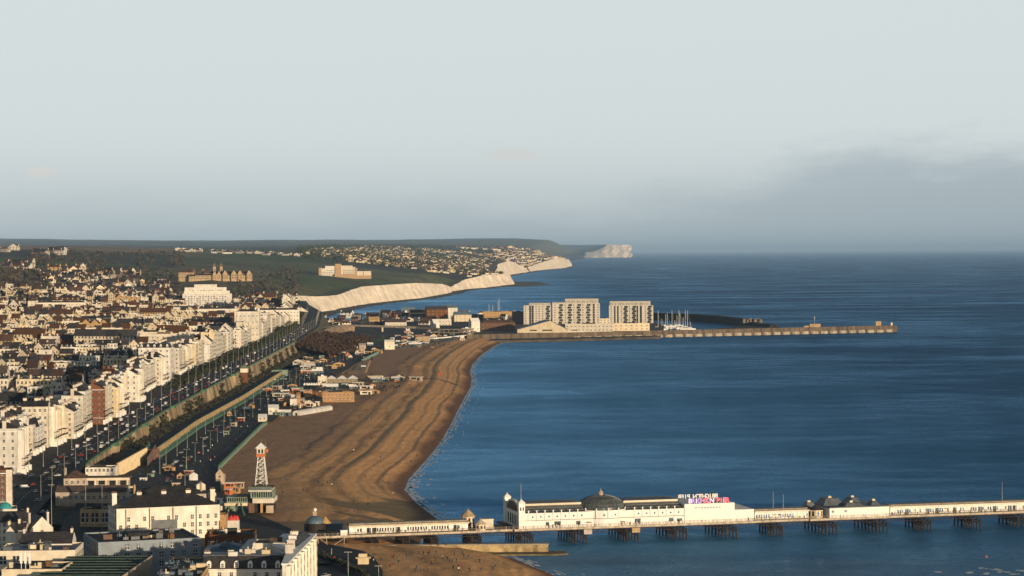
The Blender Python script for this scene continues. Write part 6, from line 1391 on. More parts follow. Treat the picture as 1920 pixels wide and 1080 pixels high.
for q, (poly, m_) in enumerate((([(612, 702), (690, 700), (700, 672), (650, 676)], 'wood'), ([(530, 770), (600, 765), (612, 735), (540, 738)], 'brown'), ([(735, 655), (850, 640), (870, 628), (760, 634)], 'conc'))):
    o = blob_patch('sun_deck', [at(a, b, 5.6).xy for a, b in poly], 3, 5.75, M[m_])
# path across the beach
pth = [at(px, py, 5.2) for px, py in ((735, 708), (790, 709), (830, 712), (868, 721))]; mb = MB()
for a, b in zip(pth, pth[1:]):
    n = 8
    for i in range(n):
        p = a.lerp(b, i/n); q = a.lerp(b, (i+1)/n); zp = bz(p.x, p.y)+.35; zq = bz(q.x, q.y)+.35; mb.face([(p.x, p.y, zp), (q.x, q.y, zq), (q.x, q.y+9, zq), (p.x, p.y+9, zp)])
struct(mb.build('beach_path', M['conc']))
# ------------------------------------------------------------------ seafront terraces
def bl(y): return mx(y)-interp([(1300, 34), (1800, 33), (2080, 46), (2200, 52), (3000, 54), (3600, 48), (4300, 46)], y)
rnd = random.Random(11)
def zg(x, y): return zt_town(x, y) if x < mx(y)-30 else zm(y)
SFC = {}
BLK = [0, 0, True]
def seafront():
    y = 1345.0; k = 0; n = 0
    while y < 4450:
        w = rnd.uniform(8.5, 11) if y < 2400 else rnd.uniform(14, 19); k += 1
        if k % 4 == 0 and rnd.random() < .8: y += rnd.uniform(11, 22); BLK[0] = rnd.uniform(-9, 3); BLK[1] = rnd.choice((-4, -2, 0, 0, 2, 4)); BLK[2] = rnd.random() < .6
        h = rnd.choice((21, 22.5, 24)) if (k//7) % 3 else 26
        if y > 2400: h = rnd.choice((22, 24, 25.5))
        h += BLK[1]
        if y > 3300: h -= 4
        if y < 2400: w = rnd.choice((8, 9.5, 11, 13))
        st = 6 if h > 23 else 5; wall = 'white' if rnd.random() < .72 else 'cream'; bow = 1 if BLK[2] else 0; roof = rnd.choice(('parapet', 'parapet', 'mansard', 'gable'))
        red = 1655 < y < 1682
        if red: wall = 'brick'; roof = 'gable'; h = 22 if y < 1675 else 26
        x = bl(y+w/2)+BLK[0]+rnd.uniform(-.4, .4)
        desc = {'white': 'white', 'cream': 'cream', 'brick': 'red brick'}[wall]+' '+('bow-fronted ' if bow else '')+'seafront house with '+{'parapet': 'parapet roof', 'mansard': 'dark mansard roof', 'gable': 'gabled roof'}[roof]
        key = (round(w) if y < 2400 else 16, h, wall, bow, roof)
        if y < 2400:
            if key in SFC: t = copy_thing(SFC[key], (x, y+w/2, zg(x, y)), math.pi/2); t.pop('label', None) if hasattr(t, 'pop') else None
            else: t = build('seafront_house', None, 'townhouse', (x, y+w/2, zg(x, y)), key[0], 15, h, math.pi/2, wall=wall, roof=roof, rm='tile' if red else 'slate', st=st, bays=2, chim=2, bow=bow, rh=4, dorm=2 if roof == 'mansard' else 0, sides=2, balcony=True, group='houses along the seafront'); SFC[key] = t
        else:
            if key not in SFC: SFC[key] = house_mesh('seafront_house', 16, 15, h, 'par' if roof != 'gable' else 'gx', wall, 'slate', 4, 5, k)
            t = tag(link('seafront_house', SFC[key], None, (x, y+w/2, zg(x, y)), math.pi/2, (w/16, 1, 1)), None, 'townhouse', 'houses along the seafront')
        auto(t, desc, 'house'); y += w+.05; n += 1
seafront(); lm('the red brick seafront houses', 205, 740); lm('the curve of white terrace', 520, 590); lm('the tall white seafront corner', 290, 680)
# front gardens, hedges and boundary walls are part of the wide margin
def gardens(rnd):
    y = rnd.uniform(2050, 4200); return rnd.uniform(bl(y)+3, mx(y)-27), y, zm(y)+rnd.uniform(.3, 1.6)
shrubs('garden_hedges', 'dark hedges of the gardens in front of the seafront terraces', gardens, 900, 2.0, M['leaf'], 5, 'hedges')
# ------------------------------------------------------------------ town rows
HC = []
def town():
    rnd = random.Random(17); y = 1400.0
    while y < 4750:
        xl = (-990)*y/FPX; gap = rnd.uniform(36, 56) if y < 2400 else rnd.uniform(50, 80)
        x = bl(y)-20-rnd.uniform(0, 12); skew = rnd.uniform(-.10, .10); y_ = y
        while x > xl:
            pr = rnd.choice(PROTO[3:9]+PROTO[:3]+PROTO[:3]+PROTO[9:12]+PROTO[15:18]+PROTO[15:18]+PROTO[21:24]+PROTO[27:30]+PROTO[:3]+PROTO[9:12]+(PROTO if rnd.random() < .35 else [])); nrow = rnd.randint(2, 6); tall = rnd.random() < .22
            sc = rnd.uniform(1.1, 1.45) if tall else rnd.uniform(.95, 1.18)
            if y > 2600: sc *= 1.12
            turn = rnd.random() < .12
            pr0 = pr
            for i in range(nrow):
                pr = rnd.choice(PROTO[:12]+PROTO[21:24]) if rnd.random() < .35 else pr0
                wd = pr[1]*1.05*(1.25 if y > 2600 else 1)
                if turn: wd = pr[2]
                x -= wd
                if x < xl-5: break
                yy = y_+(x-bl(y))*skew+rnd.uniform(-.5, .5)
                z = zt_town(x, yy)
                HC.append((x+wd/2, yy, z, pr, (1.05*(1.25 if y > 2600 else 1), 1.15, sc), (math.pi/2 if turn else skew*.8)))
            if rnd.random() < .5: x -= rnd.uniform(6, 22); 
            if rnd.random() < .6: y_ += rnd.uniform(-14, 14)
        y += gap
town()
SKIP = [(343, 435, 545, 582), (30, 62, 555, 590), (80, 98, 610, 640)]
H2 = []
for hcn in HC:
    px, py = proj((hcn[0], hcn[1], hcn[2]+5))
    if any(a < px < b and c_ < py < d for a, b, c_, d in SKIP): continue
    if px > 555 or px < -12: continue
    if hcn[1] < 1520 and hcn[0] > -300: continue
    H2.append(hcn)
H2.sort(key=lambda q: q[1])
print('town houses', len(H2))
NIND = 300
def bake_rest(name, lst, label, cat):
    """everything past the nearest 300 of the kind: one object"""
    v = []; f = []; mi = []; mats = []; 
    for (x, y, z, pr, s, r) in lst:
        me = pr[0]; k = len(v); c_, sn = math.cos(r), math.sin(r); idx = []
        for m_ in me.materials:
            if m_ not in mats: mats.append(m_)
            idx.append(mats.index(m_))
        for vv in me.vertices:
            a, b = vv.co.x*s[0], vv.co.y*s[1]; v.append((x+a*c_-b*sn, y+a*sn+b*c_, z+vv.co.z*s[2]))
        for p_ in me.polygons: f.append(tuple(k+i for i in p_.vertices)); mi.append(idx[p_.material_index])
    me = bpy.data.meshes.new(name); me.from_pydata(v, [], f)
    for m_ in mats: me.materials.append(m_)
    me.polygons.foreach_set('material_index', mi); me.update(); return tag(link(name, me), label, cat, None, 'stuff')
for (x, y, z, pr, s, r) in H2[:NIND]:
    o = tag(link('townhouse', pr[0], None, (x, y, z), r, s), None, 'house', 'town houses in streets behind the seafront'); auto(o, pr[4], 'house')
bake_rest('distant_town_houses', H2[NIND:], 'densely packed town houses stretching inland to the foot of the downs', 'houses')
def gtree(rnd):
    y = 1500*(4700/1500)**rnd.random(); x = rnd.uniform(-.228*y, bl(y)-14); return x, y, zt_town(x, y)+rnd.uniform(2, 11)
shrubs('garden_trees', 'dark bare trees in the back gardens between the streets', gtree, 1500, 3.4, mat('garden_foliage', (.04, .038, .024), .95, .5, .3), 53, 'trees')
# larger blocks standing out among the roofs
BIG = [(260, 320, 716, 652, 22, 'white', 'mansard', 'slate', 'tall white corner block with dark rounded mansard roof', 6, 5, 22), (20, 70, 655, 627, 24, 'cream', 'flat', 'lead', 'big shaded cream hall with flat pale roof at the left', 3, 8, 24), (151, 180, 622, 597, 26, 'white', 'gable', 'slate', 'tall cream gabled block, left of two', 4, 3, 20), (181, 208, 623, 596, 26, 'white', 'gable', 'slate', 'tall cream gabled block, right of two', 4, 3, 20), (208, 262, 612, 598, 27, 'white', 'parapet', 'slate', 'long white terrace right of the two gabled blocks', 3, 9, 12), (200, 260, 594, 577, 28, 'brick', 'parapet', 'slate', 'red brick terrace with white framed windows far up the town', 3, 10, 12), (232, 247, 594, 576, 28.2, 'white', 'parapet', 'slate', 'white section set in the far red brick terrace', 3, 3, 11),
       (68, 160, 592, 568, 27, 'white', 'parapet', 'slate', 'long white terrace right of the slender church spire', 4, 14, 12), (262, 350, 668, 627, 22, 'cream', 'flat', 'tile', 'large cream block with chimneys left of the seafront terraces', 4, 9, 16), (320, 375, 592, 577, 28, 'white', 'parapet', 'lead', 'low white terrace left of the stepped white block', 3, 8, 12), (370, 442, 600, 580, 28, 'white', 'parapet', 'slate', 'white terrace in front of the stepped white block', 3, 10, 12), (380, 450, 640, 612, 24, 'white', 'parapet', 'slate', 'large white terrace with regular small windows', 4, 9, 14), (440, 486, 644, 585, 23, 'white', 'parapet', 'slate', 'tall white terrace end near the coast road', 5, 6, 16),
       (478, 561, 609, 582, 27, 'white', 'parapet', 'slate', 'brilliant white long terrace at the far end of the seafront', 4, 14, 14), (0, 22, 700, 672, 20, 'white', 'flat', 'lead', 'white-grey block at the left edge half way up the town', 4, 3, 14), (160, 250, 728, 694, 18, 'white', 'parapet', 'slate', 'wide white terrace behind the red brick houses', 4, 9, 14), (0, 40, 880, 800, 12, 'white', 'parapet', 'slate', 'white hotel block with dark wide windows at the left edge', 7, 4, 18), (42, 90, 846, 762, 13, 'white', 'gable', 'slate', 'tall white hotel with gable roof next to the left edge block', 6, 5, 16), (92, 128, 800, 742, 15, 'white', 'parapet', 'slate', 'white terrace end with roof chimneys above the junction', 5, 4, 16), (168, 190, 775, 735, 16, 'brick', 'hip', 'tile', 'red brick house with tawny hipped roof facing the coast road', 4, 2, 12), (192, 214, 770, 700, 16, 'brick', 'gable', 'tile', 'tall narrow red brick gabled house', 5, 2, 14),
       (70, 100, 660, 640, 23, 'tan', 'flat', 'slate', 'tan stone fronted building below the slim white turret', 2, 3, 14), (103, 145, 678, 655, 22, 'white', 'gable', 'slate', 'shaded white gabled terrace in mid town', 3, 6, 12), (10, 58, 690, 663, 21, 'white', 'gable', 'slate', 'white triple gabled terrace near the left edge', 3, 6, 12)]
for px0, px1, yb, yt, z, wl, rf, rm, lab, st, by, dp in BIG:
    base(px0, px1, yb, yt, z, dp, 'town_block', lab, 'building', wall=wl, roof=rf, rm=rm, st=st, bays=by, chim=3, win=(1.3, 1.7), rh=3.5, rot=R(random.uniform(-3, 5)), dorm=5 if rf == 'mansard' else 0, cornice=(rf != 'gable'))
# hillside houses
def hill():
    rnd = random.Random(23); L = []
    for (x0, x1, y0, y1, n) in ((2, 75, 498, 508, 22), (80, 160, 506, 535, 45), (140, 215, 520, 560, 55), (180, 262, 515, 560, 55), (262, 312, 530, 566, 30), (105, 180, 545, 572, 30), (250, 345, 562, 586, 35), (0, 130, 552, 582, 30), (430, 560, 555, 590, 16), (0, 30, 468, 474, 5), (58, 128, 474, 480, 14)):
        for i in range(n):
            px = rnd.uniform(x0, x1); py = rnd.uniform(y0, y1)
            # march along the column for the ground
            D = 4250; best = None
            while D < 11000:
                z = land_z(px, D); r = yh(px)+(CH-z)*FPX/D
                if r <= py: best = (D, z); break
                D += 25
            if not best: continue
            D, z = best
            if D < 4700 and px > 345 and px < 440: continue
            pr = rnd.choice(VPROTO); s = rnd.uniform(.9, 1.9)*(1.4 if y0 < 480 else 1); x = (px-960)*D/FPX-.8
            L.append((x, D, z, pr, (s*rnd.uniform(.9, 1.7), s, s*rnd.uniform(.9, 1.3)), rnd.uniform(-.5, .5)))
    for (px, D) in [(rnd.uniform(330, 560), rnd.uniform(9300, 9600)) for _ in range(42)]:
        z = land_z(px, D); L.append(((px-960)*D/FPX, D, z, rnd.choice(VPROTO[:3]), (2.2, 1.5, 1.3), rnd.uniform(-.3, .3)))
    return L
L = hill(); L.sort(key=lambda q: q[1]); print('hill', len(L))
for (x, y, z, pr, s, r) in L[:300]:
    o = tag(link('hillside_house', pr[0], None, (x, y, z), r, s), None, 'house', 'houses on the slopes beyond the town'); auto(o, pr[4].replace('small', 'distant'), 'house')
bake_rest('distant_hill_houses', L[300:], 'tiny pale houses strung along the far green skyline', 'houses')
def suburb():
    rnd = random.Random(29); L = []
    for i in range(4200):
        px = rnd.uniform(570, 985); D = 8800*(17500/8800)**(round(rnd.random()*34)/34)*(1+.02*math.sin(px*.03)+.05*math.sin(px*.011))+rnd.uniform(-14, 14)
        lo = interp([(8800, 760), (9300, 640), (10500, 585), (13000, 590), (17500, 700)], D)+rnd.uniform(-30, 30); hi = interp(COAST, D)-12
        if D < 9400: hi = min(hi, 895)
        if not (lo < px < hi): continue
        if noise.noise(Vector((px*.02, D*.0009, 3))) < -.12: continue
        z = land_z(px, D); s = rnd.uniform(.75, 1.25); row = rnd.random()
        L.append(((px-960)*D/FPX, D, z, rnd.choice(VPROTO[:5]), (s*rnd.uniform(1, 2.0), s, s*1.05), rnd.uniform(-.15, .15)))
    for i in range(260):
        D = rnd.uniform(16000, 21500); px = rnd.uniform(930, interp(COAST, D)-6); z = land_z(px, D); s = rnd.uniform(1.4, 2.2); L.append(((px-960)*D/FPX, D, z, rnd.choice(VPROTO[:4]), (s*1.8, s, s), rnd.uniform(-.5, .5)))
    for i in range(50):
        px = 860+i*2.7; D = 19500+rnd.uniform(-80, 80); z = land_z(px, D); L.append(((px-960)*D/FPX, D, z, VPROTO[0], (3.0, 2, 2.4), .1))
    return L
L = suburb(); print('suburb', len(L))
bake_rest('distant_suburb', L, 'mass of tiny pale houses of a far suburb above the chalk cliffs', 'houses')
# woods and scattered scrub on the downs
def wood(rnd):
    while True:
        k = rnd.random()
        if k < .35: px = rnd.uniform(60, 345); py = rnd.uniform(475, 500)
        elif k < .6: px = rnd.uniform(0, 90); py = rnd.uniform(510, 570)
        elif k < .8: px = rnd.uniform(90, 340); py = rnd.uniform(500, 590)
        else: px = rnd.uniform(300, 560); py = rnd.uniform(500, 590)
        if 322 < px < 480 and 500 < py < 534: continue
        if 90 < px < 322 and 478 < py < 506 and rnd.random() < .85: continue
        if 340 < px < 440 and py > 534: continue
        D = 4300
        while D < 9500:
            z = land_z(px, D)
            if yh(px)+(CH-z)*FPX/D <= py: return (px-960)*D/FPX, D, z+3
            D += 60
shrubs('woodland', 'dark leafless woods and hedgerows on the downs behind the town', wood, 1900, 6.5, mat('bare_wood', (.085, .070, .045), .95, .5, .05), 31, 'woodland')
def swood(rnd):
    D = rnd.uniform(9000, 20000); px = rnd.uniform(560, interp(COAST, D)-15); return (px-960)*D/FPX, D, land_z(px, D)+3
shrubs('suburb_trees', 'dark trees scattered among the houses of the far suburb', swood, 1900, 9, M['leaf'], 37, 'trees')
# individual trees
def tree_proto(seed, h, r):
    rnd = random.Random(seed); tr = MB(); tr.cyl(0, 0, -1, h*.5, .32, .16, n=6)
    tips = []
    for i in range(7):
        a = i*.9+rnd.uniform(0, .5); z0 = h*rnd.uniform(.28, .5); q = (math.cos(a)*r*.6, math.sin(a)*r*.6, h*rnd.uniform(.55, .88)); tr.tube((0, 0, z0), q, .09, 4); tips.append(q)
    cr = MB()
    for i in range(420):
        t = rnd.choice(tips); d = Vector((rnd.gauss(0, 1), rnd.gauss(0, 1), rnd.gauss(0, .8)))*r*.27; c_ = Vector(t)*.9+d; s = rnd.uniform(.22, .5)
        a = Vector((rnd.uniform(-1, 1), rnd.uniform(-1, 1), rnd.uniform(-1, 1))).normalized()*s; b = a.orthogonal().normalized()*s*.7; cr.face([c_-a, c_+b, c_+a, c_-b])
    return tr.mesh('trunk', M['bark']), cr.mesh('crown', M['leaf'])
TP = [tree_proto(1, 9, 3.6), tree_proto(2, 11, 4.2), tree_proto(3, 7, 3.2)]
rnd = random.Random(41); nt_ = 0
for i in range(95):
    if i < 40: y = rnd.uniform(2100, 4100); x = rnd.uniform(bl(y)+4, mx(y)-27); z = zm(y)
    elif i < 48: y = rnd.uniform(1180, 1330); x = rnd.uniform(-262, -235); z = zm(y)-1; continue
    else: y = rnd.uniform(1700, 4400); x = rnd.uniform(-.22*y, bl(y)-10); z = zt_town(x, y)
    tr, cr = TP[i % 3]; s = rnd.uniform(.8, 1.4); t = thing('tree', None, 'tree', (x, y, z), rnd.uniform(0, 6), 'trees along the seafront gardens and town'); t.scale = (s, s, s); link('trunk', tr, t); link('crown', cr, t); auto(t, 'dark bushy tree', 'tree')
for px, py in ((418, 658), (425, 655), (432, 657)):
    p = at(px, py, 22); tr, cr = TP[1]; t = thing('tree', None, 'tree', p, 0, 'trees along the seafront gardens and town'); t.scale = (1.7, 1.7, 1.7); link('trunk', tr, t); link('crown', cr, t); auto(t, 'large dark round tree', 'tree')
# ------------------------------------------------------------------ street lamps, cars
def lamp_proto(h, double, mname):
    mb = MB(); mb.cyl(0, 0, 0, h, .15, .08, n=6); mb.cyl(0, 0, 0, 1.2, .24, .2, n=6); p = mb.mesh('post', M[mname]); mb = MB()
    for s in ((-1, 1) if double else (1,)): mb.tube((0, 0, h-.15), (s*1.6, 0, h+.1), .07, 4); mb.box(s*1.6-.35, s*1.6+.35, -.16, .16, h, h+.2)
    a = mb.mesh('lamp_arm', M['post']); return p, a
LP = {'a': lamp_proto(13, False, 'post'), 'b': lamp_proto(11.5, True, 'post'), 'g': lamp_proto(12, True, 'palegreen')}
rnd = random.Random(43)
def lamp(k, x, y, z, desc, grp, s=1):
    t = thing('street_lamp', None, 'street lamp', (x, y, z), rnd.uniform(-.2, .2), grp); t.scale = (s, s, s); link('post', LP[k][0], t); link('lamp_arm', LP[k][1], t); auto(t, desc, 'lamp')
y = 1230
while y < 4300: lamp('a', mx(y)-4.2, y, zm(y), 'tall pale street lamp by the green railing', 'street lamps along the coast road'); y += 47
y = 1330
while y < 4300: lamp('a', mx(y)-25.5, y, zm(y), 'tall pale street lamp on the landward kerb', 'street lamps along the coast road'); y += 55
y = 1395
while y < 2900: lamp('g' if (int(y) % 3) else 'b', bx(y)-20, y, PROM, 'double-armed pale street lamp on the promenade', 'street lamps along the promenade'); y += 50
y = 1410
while y < 2700: lamp('b', bx(y)-36, y, PROM, 'double-armed street lamp below the terrace', 'street lamps along the promenade'); y += 62
for px, py, h, lab in ((97, 1000, 92, 'tall thin mast left of the arched tan building'), (161, 992, 86, 'left of two tall thin poles with green foot by the hotel'), (192, 996, 88, 'right of two tall thin poles in front of the hotel'), (653, 1090, 56, 'pale lamp post on the street corner left of the cream kiosk'), (590, 1072, 62, 'pale post with green foot beside the hotel wing'), (710, 1090, 30, 'short twin-armed lamp at the bottom edge near the beach'), (347, 926, 36, 'lamp post standing in the shaded promenade behind the hotel')):
    p = at(px, py, 7); s = p.y/FPX; t = thing('street_lamp', lab, 'mast', p); mb = MB(); mb.cyl(0, 0, 0, h*s, .17, .08, n=6); mb.build('post', M['post'], t); mb = MB(); mb.box(-1.6, 1.6, -.1, .1, h*s-.3, h*s-.1); mb.build('lamp_arm', M['post'], t); mb = MB(); mb.cyl(0, 0, 0, 3.5, .2, .18, n=6); mb.build('foot', M['green'], t)
def car_proto(mname, van=False):
    L, w = (4.3, 1.75); mb = MB(); hb = .75 if not van else 1.7
    prof = [(-2.15, .3), (2.15, .3), (2.2, .62), (1.9, .82), (1.0, .9), (-1.75, .92), (-2.15, .8)] if not van else [(-2.4, .3), (2.4, .3), (2.4, .9), (1.9, 1.2), (1.3, 2.0), (-2.4, 2.05)]
    def ext(pr, w0, mb, m=0):
        k = len(mb.v); n = len(pr); mb.v += [(a, -w0/2, b) for a, b in pr]+[(a, w0/2, b) for a, b in pr]; mb.f.append(tuple(range(k, k+n))); mb.m.append(m); mb.f.append(tuple(reversed(range(k+n, k+2*n)))); mb.m.append(m)
        for i in range(n): j = (i+1) % n; mb.f.append((k+i, k+n+i, k+n+j, k+j)); mb.m.append(m)
    ext(prof, w, mb)
    if not van: ext([(-1.15, 1.36), (-1.25, 1.42), (.25, 1.42), (.35, 1.36)], w*.78, mb)
    body = mb.mesh('body', M[mname]); mb = MB()
    if not van: ext([(-1.7, .9), (.95, .88), (.3, 1.37), (-1.2, 1.37)], w*.86, mb)
    else: ext([(1.45, 1.2), (1.95, 1.18), (1.35, 1.85)], w*1.01, mb)
    gl = mb.mesh('window', M['carglass']); mb = MB(); k = 0
    a = [(.33*math.cos(i*.7854), .33*math.sin(i*.7854)) for i in range(8)]; mb.v = [(p[0], -.1, p[1]) for p in a]+[(p[0], .1, p[1]) for p in a]; mb.f = [tuple(range(8)), tuple(reversed(range(8, 16)))]+[(i, i+8, (i+1) % 8+8, (i+1) % 8) for i in range(8)]; mb.m = [0]*10
    wh = mb.mesh('wheel', M['tyre']); return body, gl, wh
CARS = {k: car_proto(k) for k in ('car_white', 'car_silver', 'car_black', 'car_grey', 'car_blue', 'car_red')}
VAN = car_proto('car_white', True)
def car(x, y, z, rot, k=None, van=False, where='on the coast road'):
    k = k or rnd.choice(('car_white', 'car_white', 'car_silver', 'car_silver', 'car_black', 'car_grey', 'car_blue', 'car_red', 'car_grey'))
    b, g, w = VAN if van else CARS[k]; t = thing('delivery_van' if van else 'parked_car', None, 'van' if van else 'car', (x, y, z), rot, 'cars '+where); link('body', b, t); link('window', g, t)
    for a in (-1.35, 1.35):
        for c_ in (-.82, .82): link('wheel', w, t, (a, c_, .33))
    auto(t, {'car_white': 'white', 'car_silver': 'silver', 'car_black': 'black', 'car_grey': 'dark grey', 'car_blue': 'dark blue', 'car_red': 'red'}[k if not van else 'car_white']+(' van ' if van else ' car ')+where, 'van' if van else 'car')
for y in range(1400, 3500, 16):
    for off, pb in ((-6.6, .75), (-11, .38), (-17, .38), (-22.5, .8)):
        if rnd.random() < pb*(1 if y < 2400 else .55): car(mx(y)+off, y+rnd.uniform(-3, 3), zm(y)+.1, math.pi/2+(math.pi if off > -14 else 0)+.02, van=rnd.random() < .07)
for px, py in ((42, 893), (60, 893), (75, 898), (87, 888), (63, 910), (96, 900), (108, 893), (67, 923), (99, 878), (113, 873), (125, 871), (46, 916), (30, 914), (43, 961), (152, 855), (165, 845), (160, 838), (150, 843), (118, 885), (82, 962), (107, 868), (88, 925), (72, 940)):
    p = at(px, py, 10.5); z = zg(p.x, p.y); p = at(px, py, z); car(p.x, p.y, z+.1, rnd.uniform(-.5, .5)+1.2, van=(px in (46,)), where='at the road junction')
for y in range(1330, 2900, 14):
    for off in (-24.5, -31):
        if rnd.random() < .22: car(bx(y)+off, y, PROM+.3, math.pi/2, where='on the lower beach road')
for px, py in ((611, 1078), (640, 1084), (310, 878), (330, 866), (300, 893), (320, 905)):
    p = at(px, py, 6); car(p.x, p.y, 6.05 if px < 500 else 5.3, rnd.uniform(.8, 1.8), where='near the pier entrance' if px > 500 else 'on the shaded promenade')
# ------------------------------------------------------------------ people
def person_mesh(pose, topm, legm):
    v = []; e = []; r = []
    def add(p, rad, par=None): v.append(p); r.append(rad); i = len(v)-1; (e.append((par, i)) if par is not None else None); return i
    st = .22 if pose == 'walk' else .05
    pel = add((0, 0, .95), .15); ch = add((0, .01, 1.25), .16, pel); sh = add((0, 0, 1.44), .12, ch); nk = add((0, 0, 1.54), .06, sh); hd = add((0, -.02, 1.66), .095, nk); add((0, -.01, 1.76), .07, hd)
    for s in (-1, 1):
        hip_ = add((s*.09, 0, .88), .10, pel); k = add((s*.10, -s*st*.6-.02, .50), .065, hip_); an = add((s*.10, -s*st+.03 if s > 0 else st, .08), .045, k); add((s*.11, (-s*st if s > 0 else st)-.12, .04), .04, an)
        so = add((s*.19, 0, 1.40), .06, sh); el = add((s*.25, s*st*.5+.02, 1.14), .045, so); add((s*.25, s*st-.08, .90), .035, el)
    me = bpy.data.meshes.new('p'); me.from_pydata(v, e, []); o = bpy.data.objects.new('p', me); COL.objects.link(o)
    m = o.modifiers.new('s', 'SKIN'); 
    for i, rr in enumerate(r): me.skin_vertices[0].data[i].radius = (rr, rr)
    me.skin_vertices[0].data[0].use_root = True
    dg = bpy.context.evaluated_depsgraph_get(); dg.update(); out_ = bpy.data.meshes.new_from_object(o.evaluated_get(dg)); bpy.data.objects.remove(o)
    out_.name = 'person'; out_.materials.clear()
    for m_ in (topm, legm, M['skin'], M['hair']): out_.materials.append(m_)
    for p in out_.polygons:
        z = p.center.z; x = abs(p.center.x)
        p.material_index = 3 if (z > 1.70 or (z > 1.62 and p.center.y > 0)) else 2 if z > 1.52 or (x > .2 and z < .98) else 0 if z > .92 else 1
    return out_
# the skin modifier needs its layer first
def ensure_skin():
    pass
_orig = person_mesh
def person_mesh2(pose, a, b):
    try: return _orig(pose, a, b)
    except Exception as ex:
        print('skin', ex); mb = MB(); mb.cyl(0, 0, 0, 1.75, .2); return mb.mesh('person', a)
PM = [(person_mesh2(q, M[a], M[b]), w_) for q, a, b, w_ in (('walk', 'black', 'black', 'in black clothes walking'), ('stand', 'black', 'denim', 'in dark top and blue trousers standing'), ('walk', 'denim', 'black', 'in blue coat walking'), ('stand', 'car_red', 'black', 'in red coat standing'), ('stand', 'trim', 'black', 'in white top and dark trousers'))]
def person(px, py, z, where, k=None):
    p = at(px, py, z)
    if z == 'b': pass
    m_, w_ = PM[k if k is not None else rnd.choice((0, 0, 1, 1, 2, 3, 4))]
    o = tag(link('person', m_, None, p, rnd.uniform(0, 6), (1.12, 1.12, 1.12)), None, 'person', 'people '+where); auto(o, 'person '+w_+' '+where, 'person'); return o
def beach_person(px, py):
    z = 3
    for _ in range(4): p = at(px, py, z); z = max(.1, bz(p.x, p.y))
    o = person(px, py, z, 'on the shingle'); return o
for px, py in ((597, 907), (604, 912), (614, 907), (622, 912), (641, 923), (618, 880), (718, 905), (741, 908), (728, 909), (761, 912), (745, 872), (750, 871), (770, 868), (793, 852), (796, 852), (663, 945), (664, 960), (605, 957), (755, 938), (775, 806), (666, 793), (782, 856), (690, 948), (841, 694), (824, 698), (782, 690), (852, 733), (714, 886), (567, 898), (786, 1040), (794, 1040), (805, 1037), (818, 1040), (843, 1055), (848, 1056), (856, 1054), (830, 1047), (870, 1046), (878, 1047), (908, 1056), (924, 1070), (902, 1072), (860, 1071), (781, 1068), (778, 1073), (802, 1072), (850, 1066), (838, 1050), (735, 1045), (762, 1045), (455, 853)):
    beach_person(px, py)
for px in (1030, 1038, 1044, 1051, 1086, 1167, 1172, 1178, 1183, 1194, 1200, 1256, 1262, 1275, 1405, 1430, 1445, 1457, 1490, 1510, 1676, 1684, 1690, 1698, 1722, 1739, 1752, 1768, 1774, 1790, 1801, 1822, 1830, 1850, 1862, 1878, 700, 720, 745, 760, 783, 805, 828, 850, 868):
    t_ = pt_t(px, 2.3); o = link('person', PM[px % 5][0], None, PP(t_, 2.3+(px % 3)*.4, 8.02), rnd.uniform(0, 6)); tag(o, None, 'person', 'people on the pier deck'); auto(o, 'person '+PM[px % 5][1]+' on the pier deck', 'person')
for px, py in ((255, 905), (262, 915), (275, 900), (292, 890), (300, 902), (285, 912), (336, 912), (345, 880), (372, 870), (380, 855), (350, 865), (560, 700), (572, 694), (585, 700), (600, 696)): 
    person(px, py, 6.05, 'on the promenade')
for px, py in [(rnd.uniform(430, 760), rnd.uniform(860, 965)) for _ in range(16)]+[(rnd.uniform(700, 930), rnd.uniform(1040, 1075)) for _ in range(22)]+[(rnd.uniform(640, 860), rnd.uniform(690, 850)) for _ in range(14)]:
    p = at(px, py, 3)
    if bx(p.y)+8 < p.x < wx(p.y)-4: beach_person(px, py)
for _ in range(46):
    y = rnd.uniform(1330, 2100); x = bx(y)-rnd.uniform(2, 20); o = tag(link('person', PM[rnd.randrange(5)][0], None, (x, y, PROM+.02), rnd.uniform(0, 6), (1.1, 1.1, 1.1)), None, 'person', 'people on the promenade'); auto(o, 'person strolling on the promenade', 'person')
for px, py in ((268, 905), (280, 898), (316, 884), (338, 900), (352, 890), (430, 915), (440, 922), (450, 913), (426, 925), (398, 935), (404, 945), (392, 950), (330, 914), (437, 800), (452, 790), (424, 815), (430, 780), (462, 772), (470, 766)):
    p = at(px, py, 6.0); m_, d_ = rnd.choice(HUT); o = tag(link('promenade_kiosk', m_, None, p, rnd.uniform(-.5, .5), (rnd.uniform(.7, 1.4), .9, rnd.uniform(.8, 1.15))), None, 'kiosk', 'kiosks on the promenade'); auto(o, d_.replace('hut', 'booth')+' on the promenade', 'kiosk')
for px, py in ((262, 893), (288, 886), (308, 873), (322, 892), (345, 868), (358, 858), (372, 850), (383, 838), (398, 828), (412, 812), (300, 862), (340, 850)):
    p = at(px, py, 6); car(p.x, p.y, 6.05, rnd.uniform(1.2, 1.9), where='on the shaded promenade')
for px, py in ((822, 1024), (835, 1024)): person(px, py, 4.42, 'on the groyne top', 0)
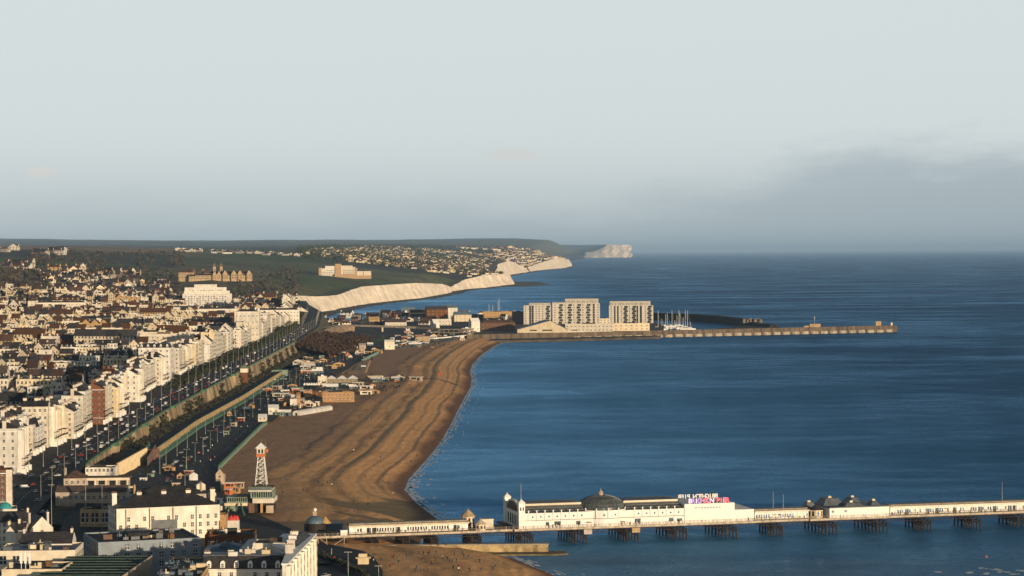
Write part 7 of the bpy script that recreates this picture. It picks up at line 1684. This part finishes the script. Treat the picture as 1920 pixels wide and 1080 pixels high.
# ------------------------------------------------------------------ landmarks used by labels, then the automatic labels
for n_, a, b in (('the near retaining wall', 205, 845), ('the road junction', 70, 905), ('the pier arcade near the shore', 760, 990), ('the right end of the pier', 1860, 965), ('the breaking waves', 800, 880), ('the left edge of the picture', 0, 760), ('the far red brick terrace', 230, 585), ('the brown scrub slope', 605, 655), ('the green beach fence', 705, 660), ('the red flag', 824, 705), ('the left hotel with wide windows', 20, 840), ('the two tall gabled blocks', 180, 610), ('the hillside villas', 100, 520), ('the shaded cream hall', 45, 640), ('the railway shed', 560, 770), ('the mid-town gabled terrace', 120, 668), ('the left end of the pier', 620, 1000), ('the white end block of the pier hall', 1400, 975), ('the tall white terrace end', 463, 610), ('the white cube beach house', 550, 757), ('the skyline wood', 200, 487), ('the green hill', 180, 500)): lm(n_, a, b)
bpy.context.view_layer.update()
ORD = ['nearest', 'second', 'third', 'fourth', 'fifth', 'sixth', 'seventh', 'eighth', 'ninth', 'tenth', 'eleventh', 'twelfth', 'thirteenth', 'fourteenth', 'fifteenth', 'sixteenth', 'seventeenth', 'eighteenth', 'nineteenth', 'twentieth']
BK = {}
for o, desc, noun in AUTO:
    if not o.name in bpy.data.objects: continue
    px, py = proj(o.location); best = min(LANDMARK.items(), key=lambda kv: (kv[1][0]-px)**2+((kv[1][1]-py)*1.8)**2)
    dx, dy = px-best[1][0], py-best[1][1]
    d_ = ('right of' if dx > 0 else 'left of') if abs(dx) > abs(dy)*1.3 else ('below' if dy > 0 else 'above')
    BK.setdefault((desc, d_, best[0]), []).append((dx*dx+dy*dy, o, desc, noun))
for (desc, d_, l_), items in BK.items():
    items.sort(key=lambda q: q[0])
    for i, (q, o, desc, noun) in enumerate(items):
        if len(items) == 1: s = f'{desc}, {d_} {l_}'
        else: s = f'{desc}, {ORD[i] if i < 20 else str(i+1)+"th"} {d_} {l_}'
        w = s.split()
        if len(w) > 16:
            s = s.replace(' rendered', '').replace(' clothes', '').replace(' trousers', '').replace('behind a parapet', 'behind parapet').replace(' pale', ''); w = s.split()
            if len(w) > 16: s = ' '.join([x for x in w if x not in ('a', 'the', 'of', 'with')][:16])
        o['label'] = s
# ------------------------------------------------------------------ air
hz = bpy.data.materials.new('haze_air'); hz.use_nodes = True; t = hz.node_tree; t.nodes.clear(); o_ = t.nodes.new('ShaderNodeOutputMaterial'); pv_ = t.nodes.new('ShaderNodeVolumePrincipled')
pv_.inputs['Color'].default_value = (.40, .62, .92, 1); pv_.inputs['Density'].default_value = 1.5e-5; pv_.inputs['Anisotropy'].default_value = -.15; t.links.new(pv_.outputs[0], o_.inputs['Volume'])
mb = MB(); mb.box(-590000, 590000, -3000, 1090000, -10, 520); ho = mb.build('haze', hz); tag(ho, 'thin pale sea haze over the whole coast', 'haze', None, 'stuff')
print('objects', len(bpy.data.objects))
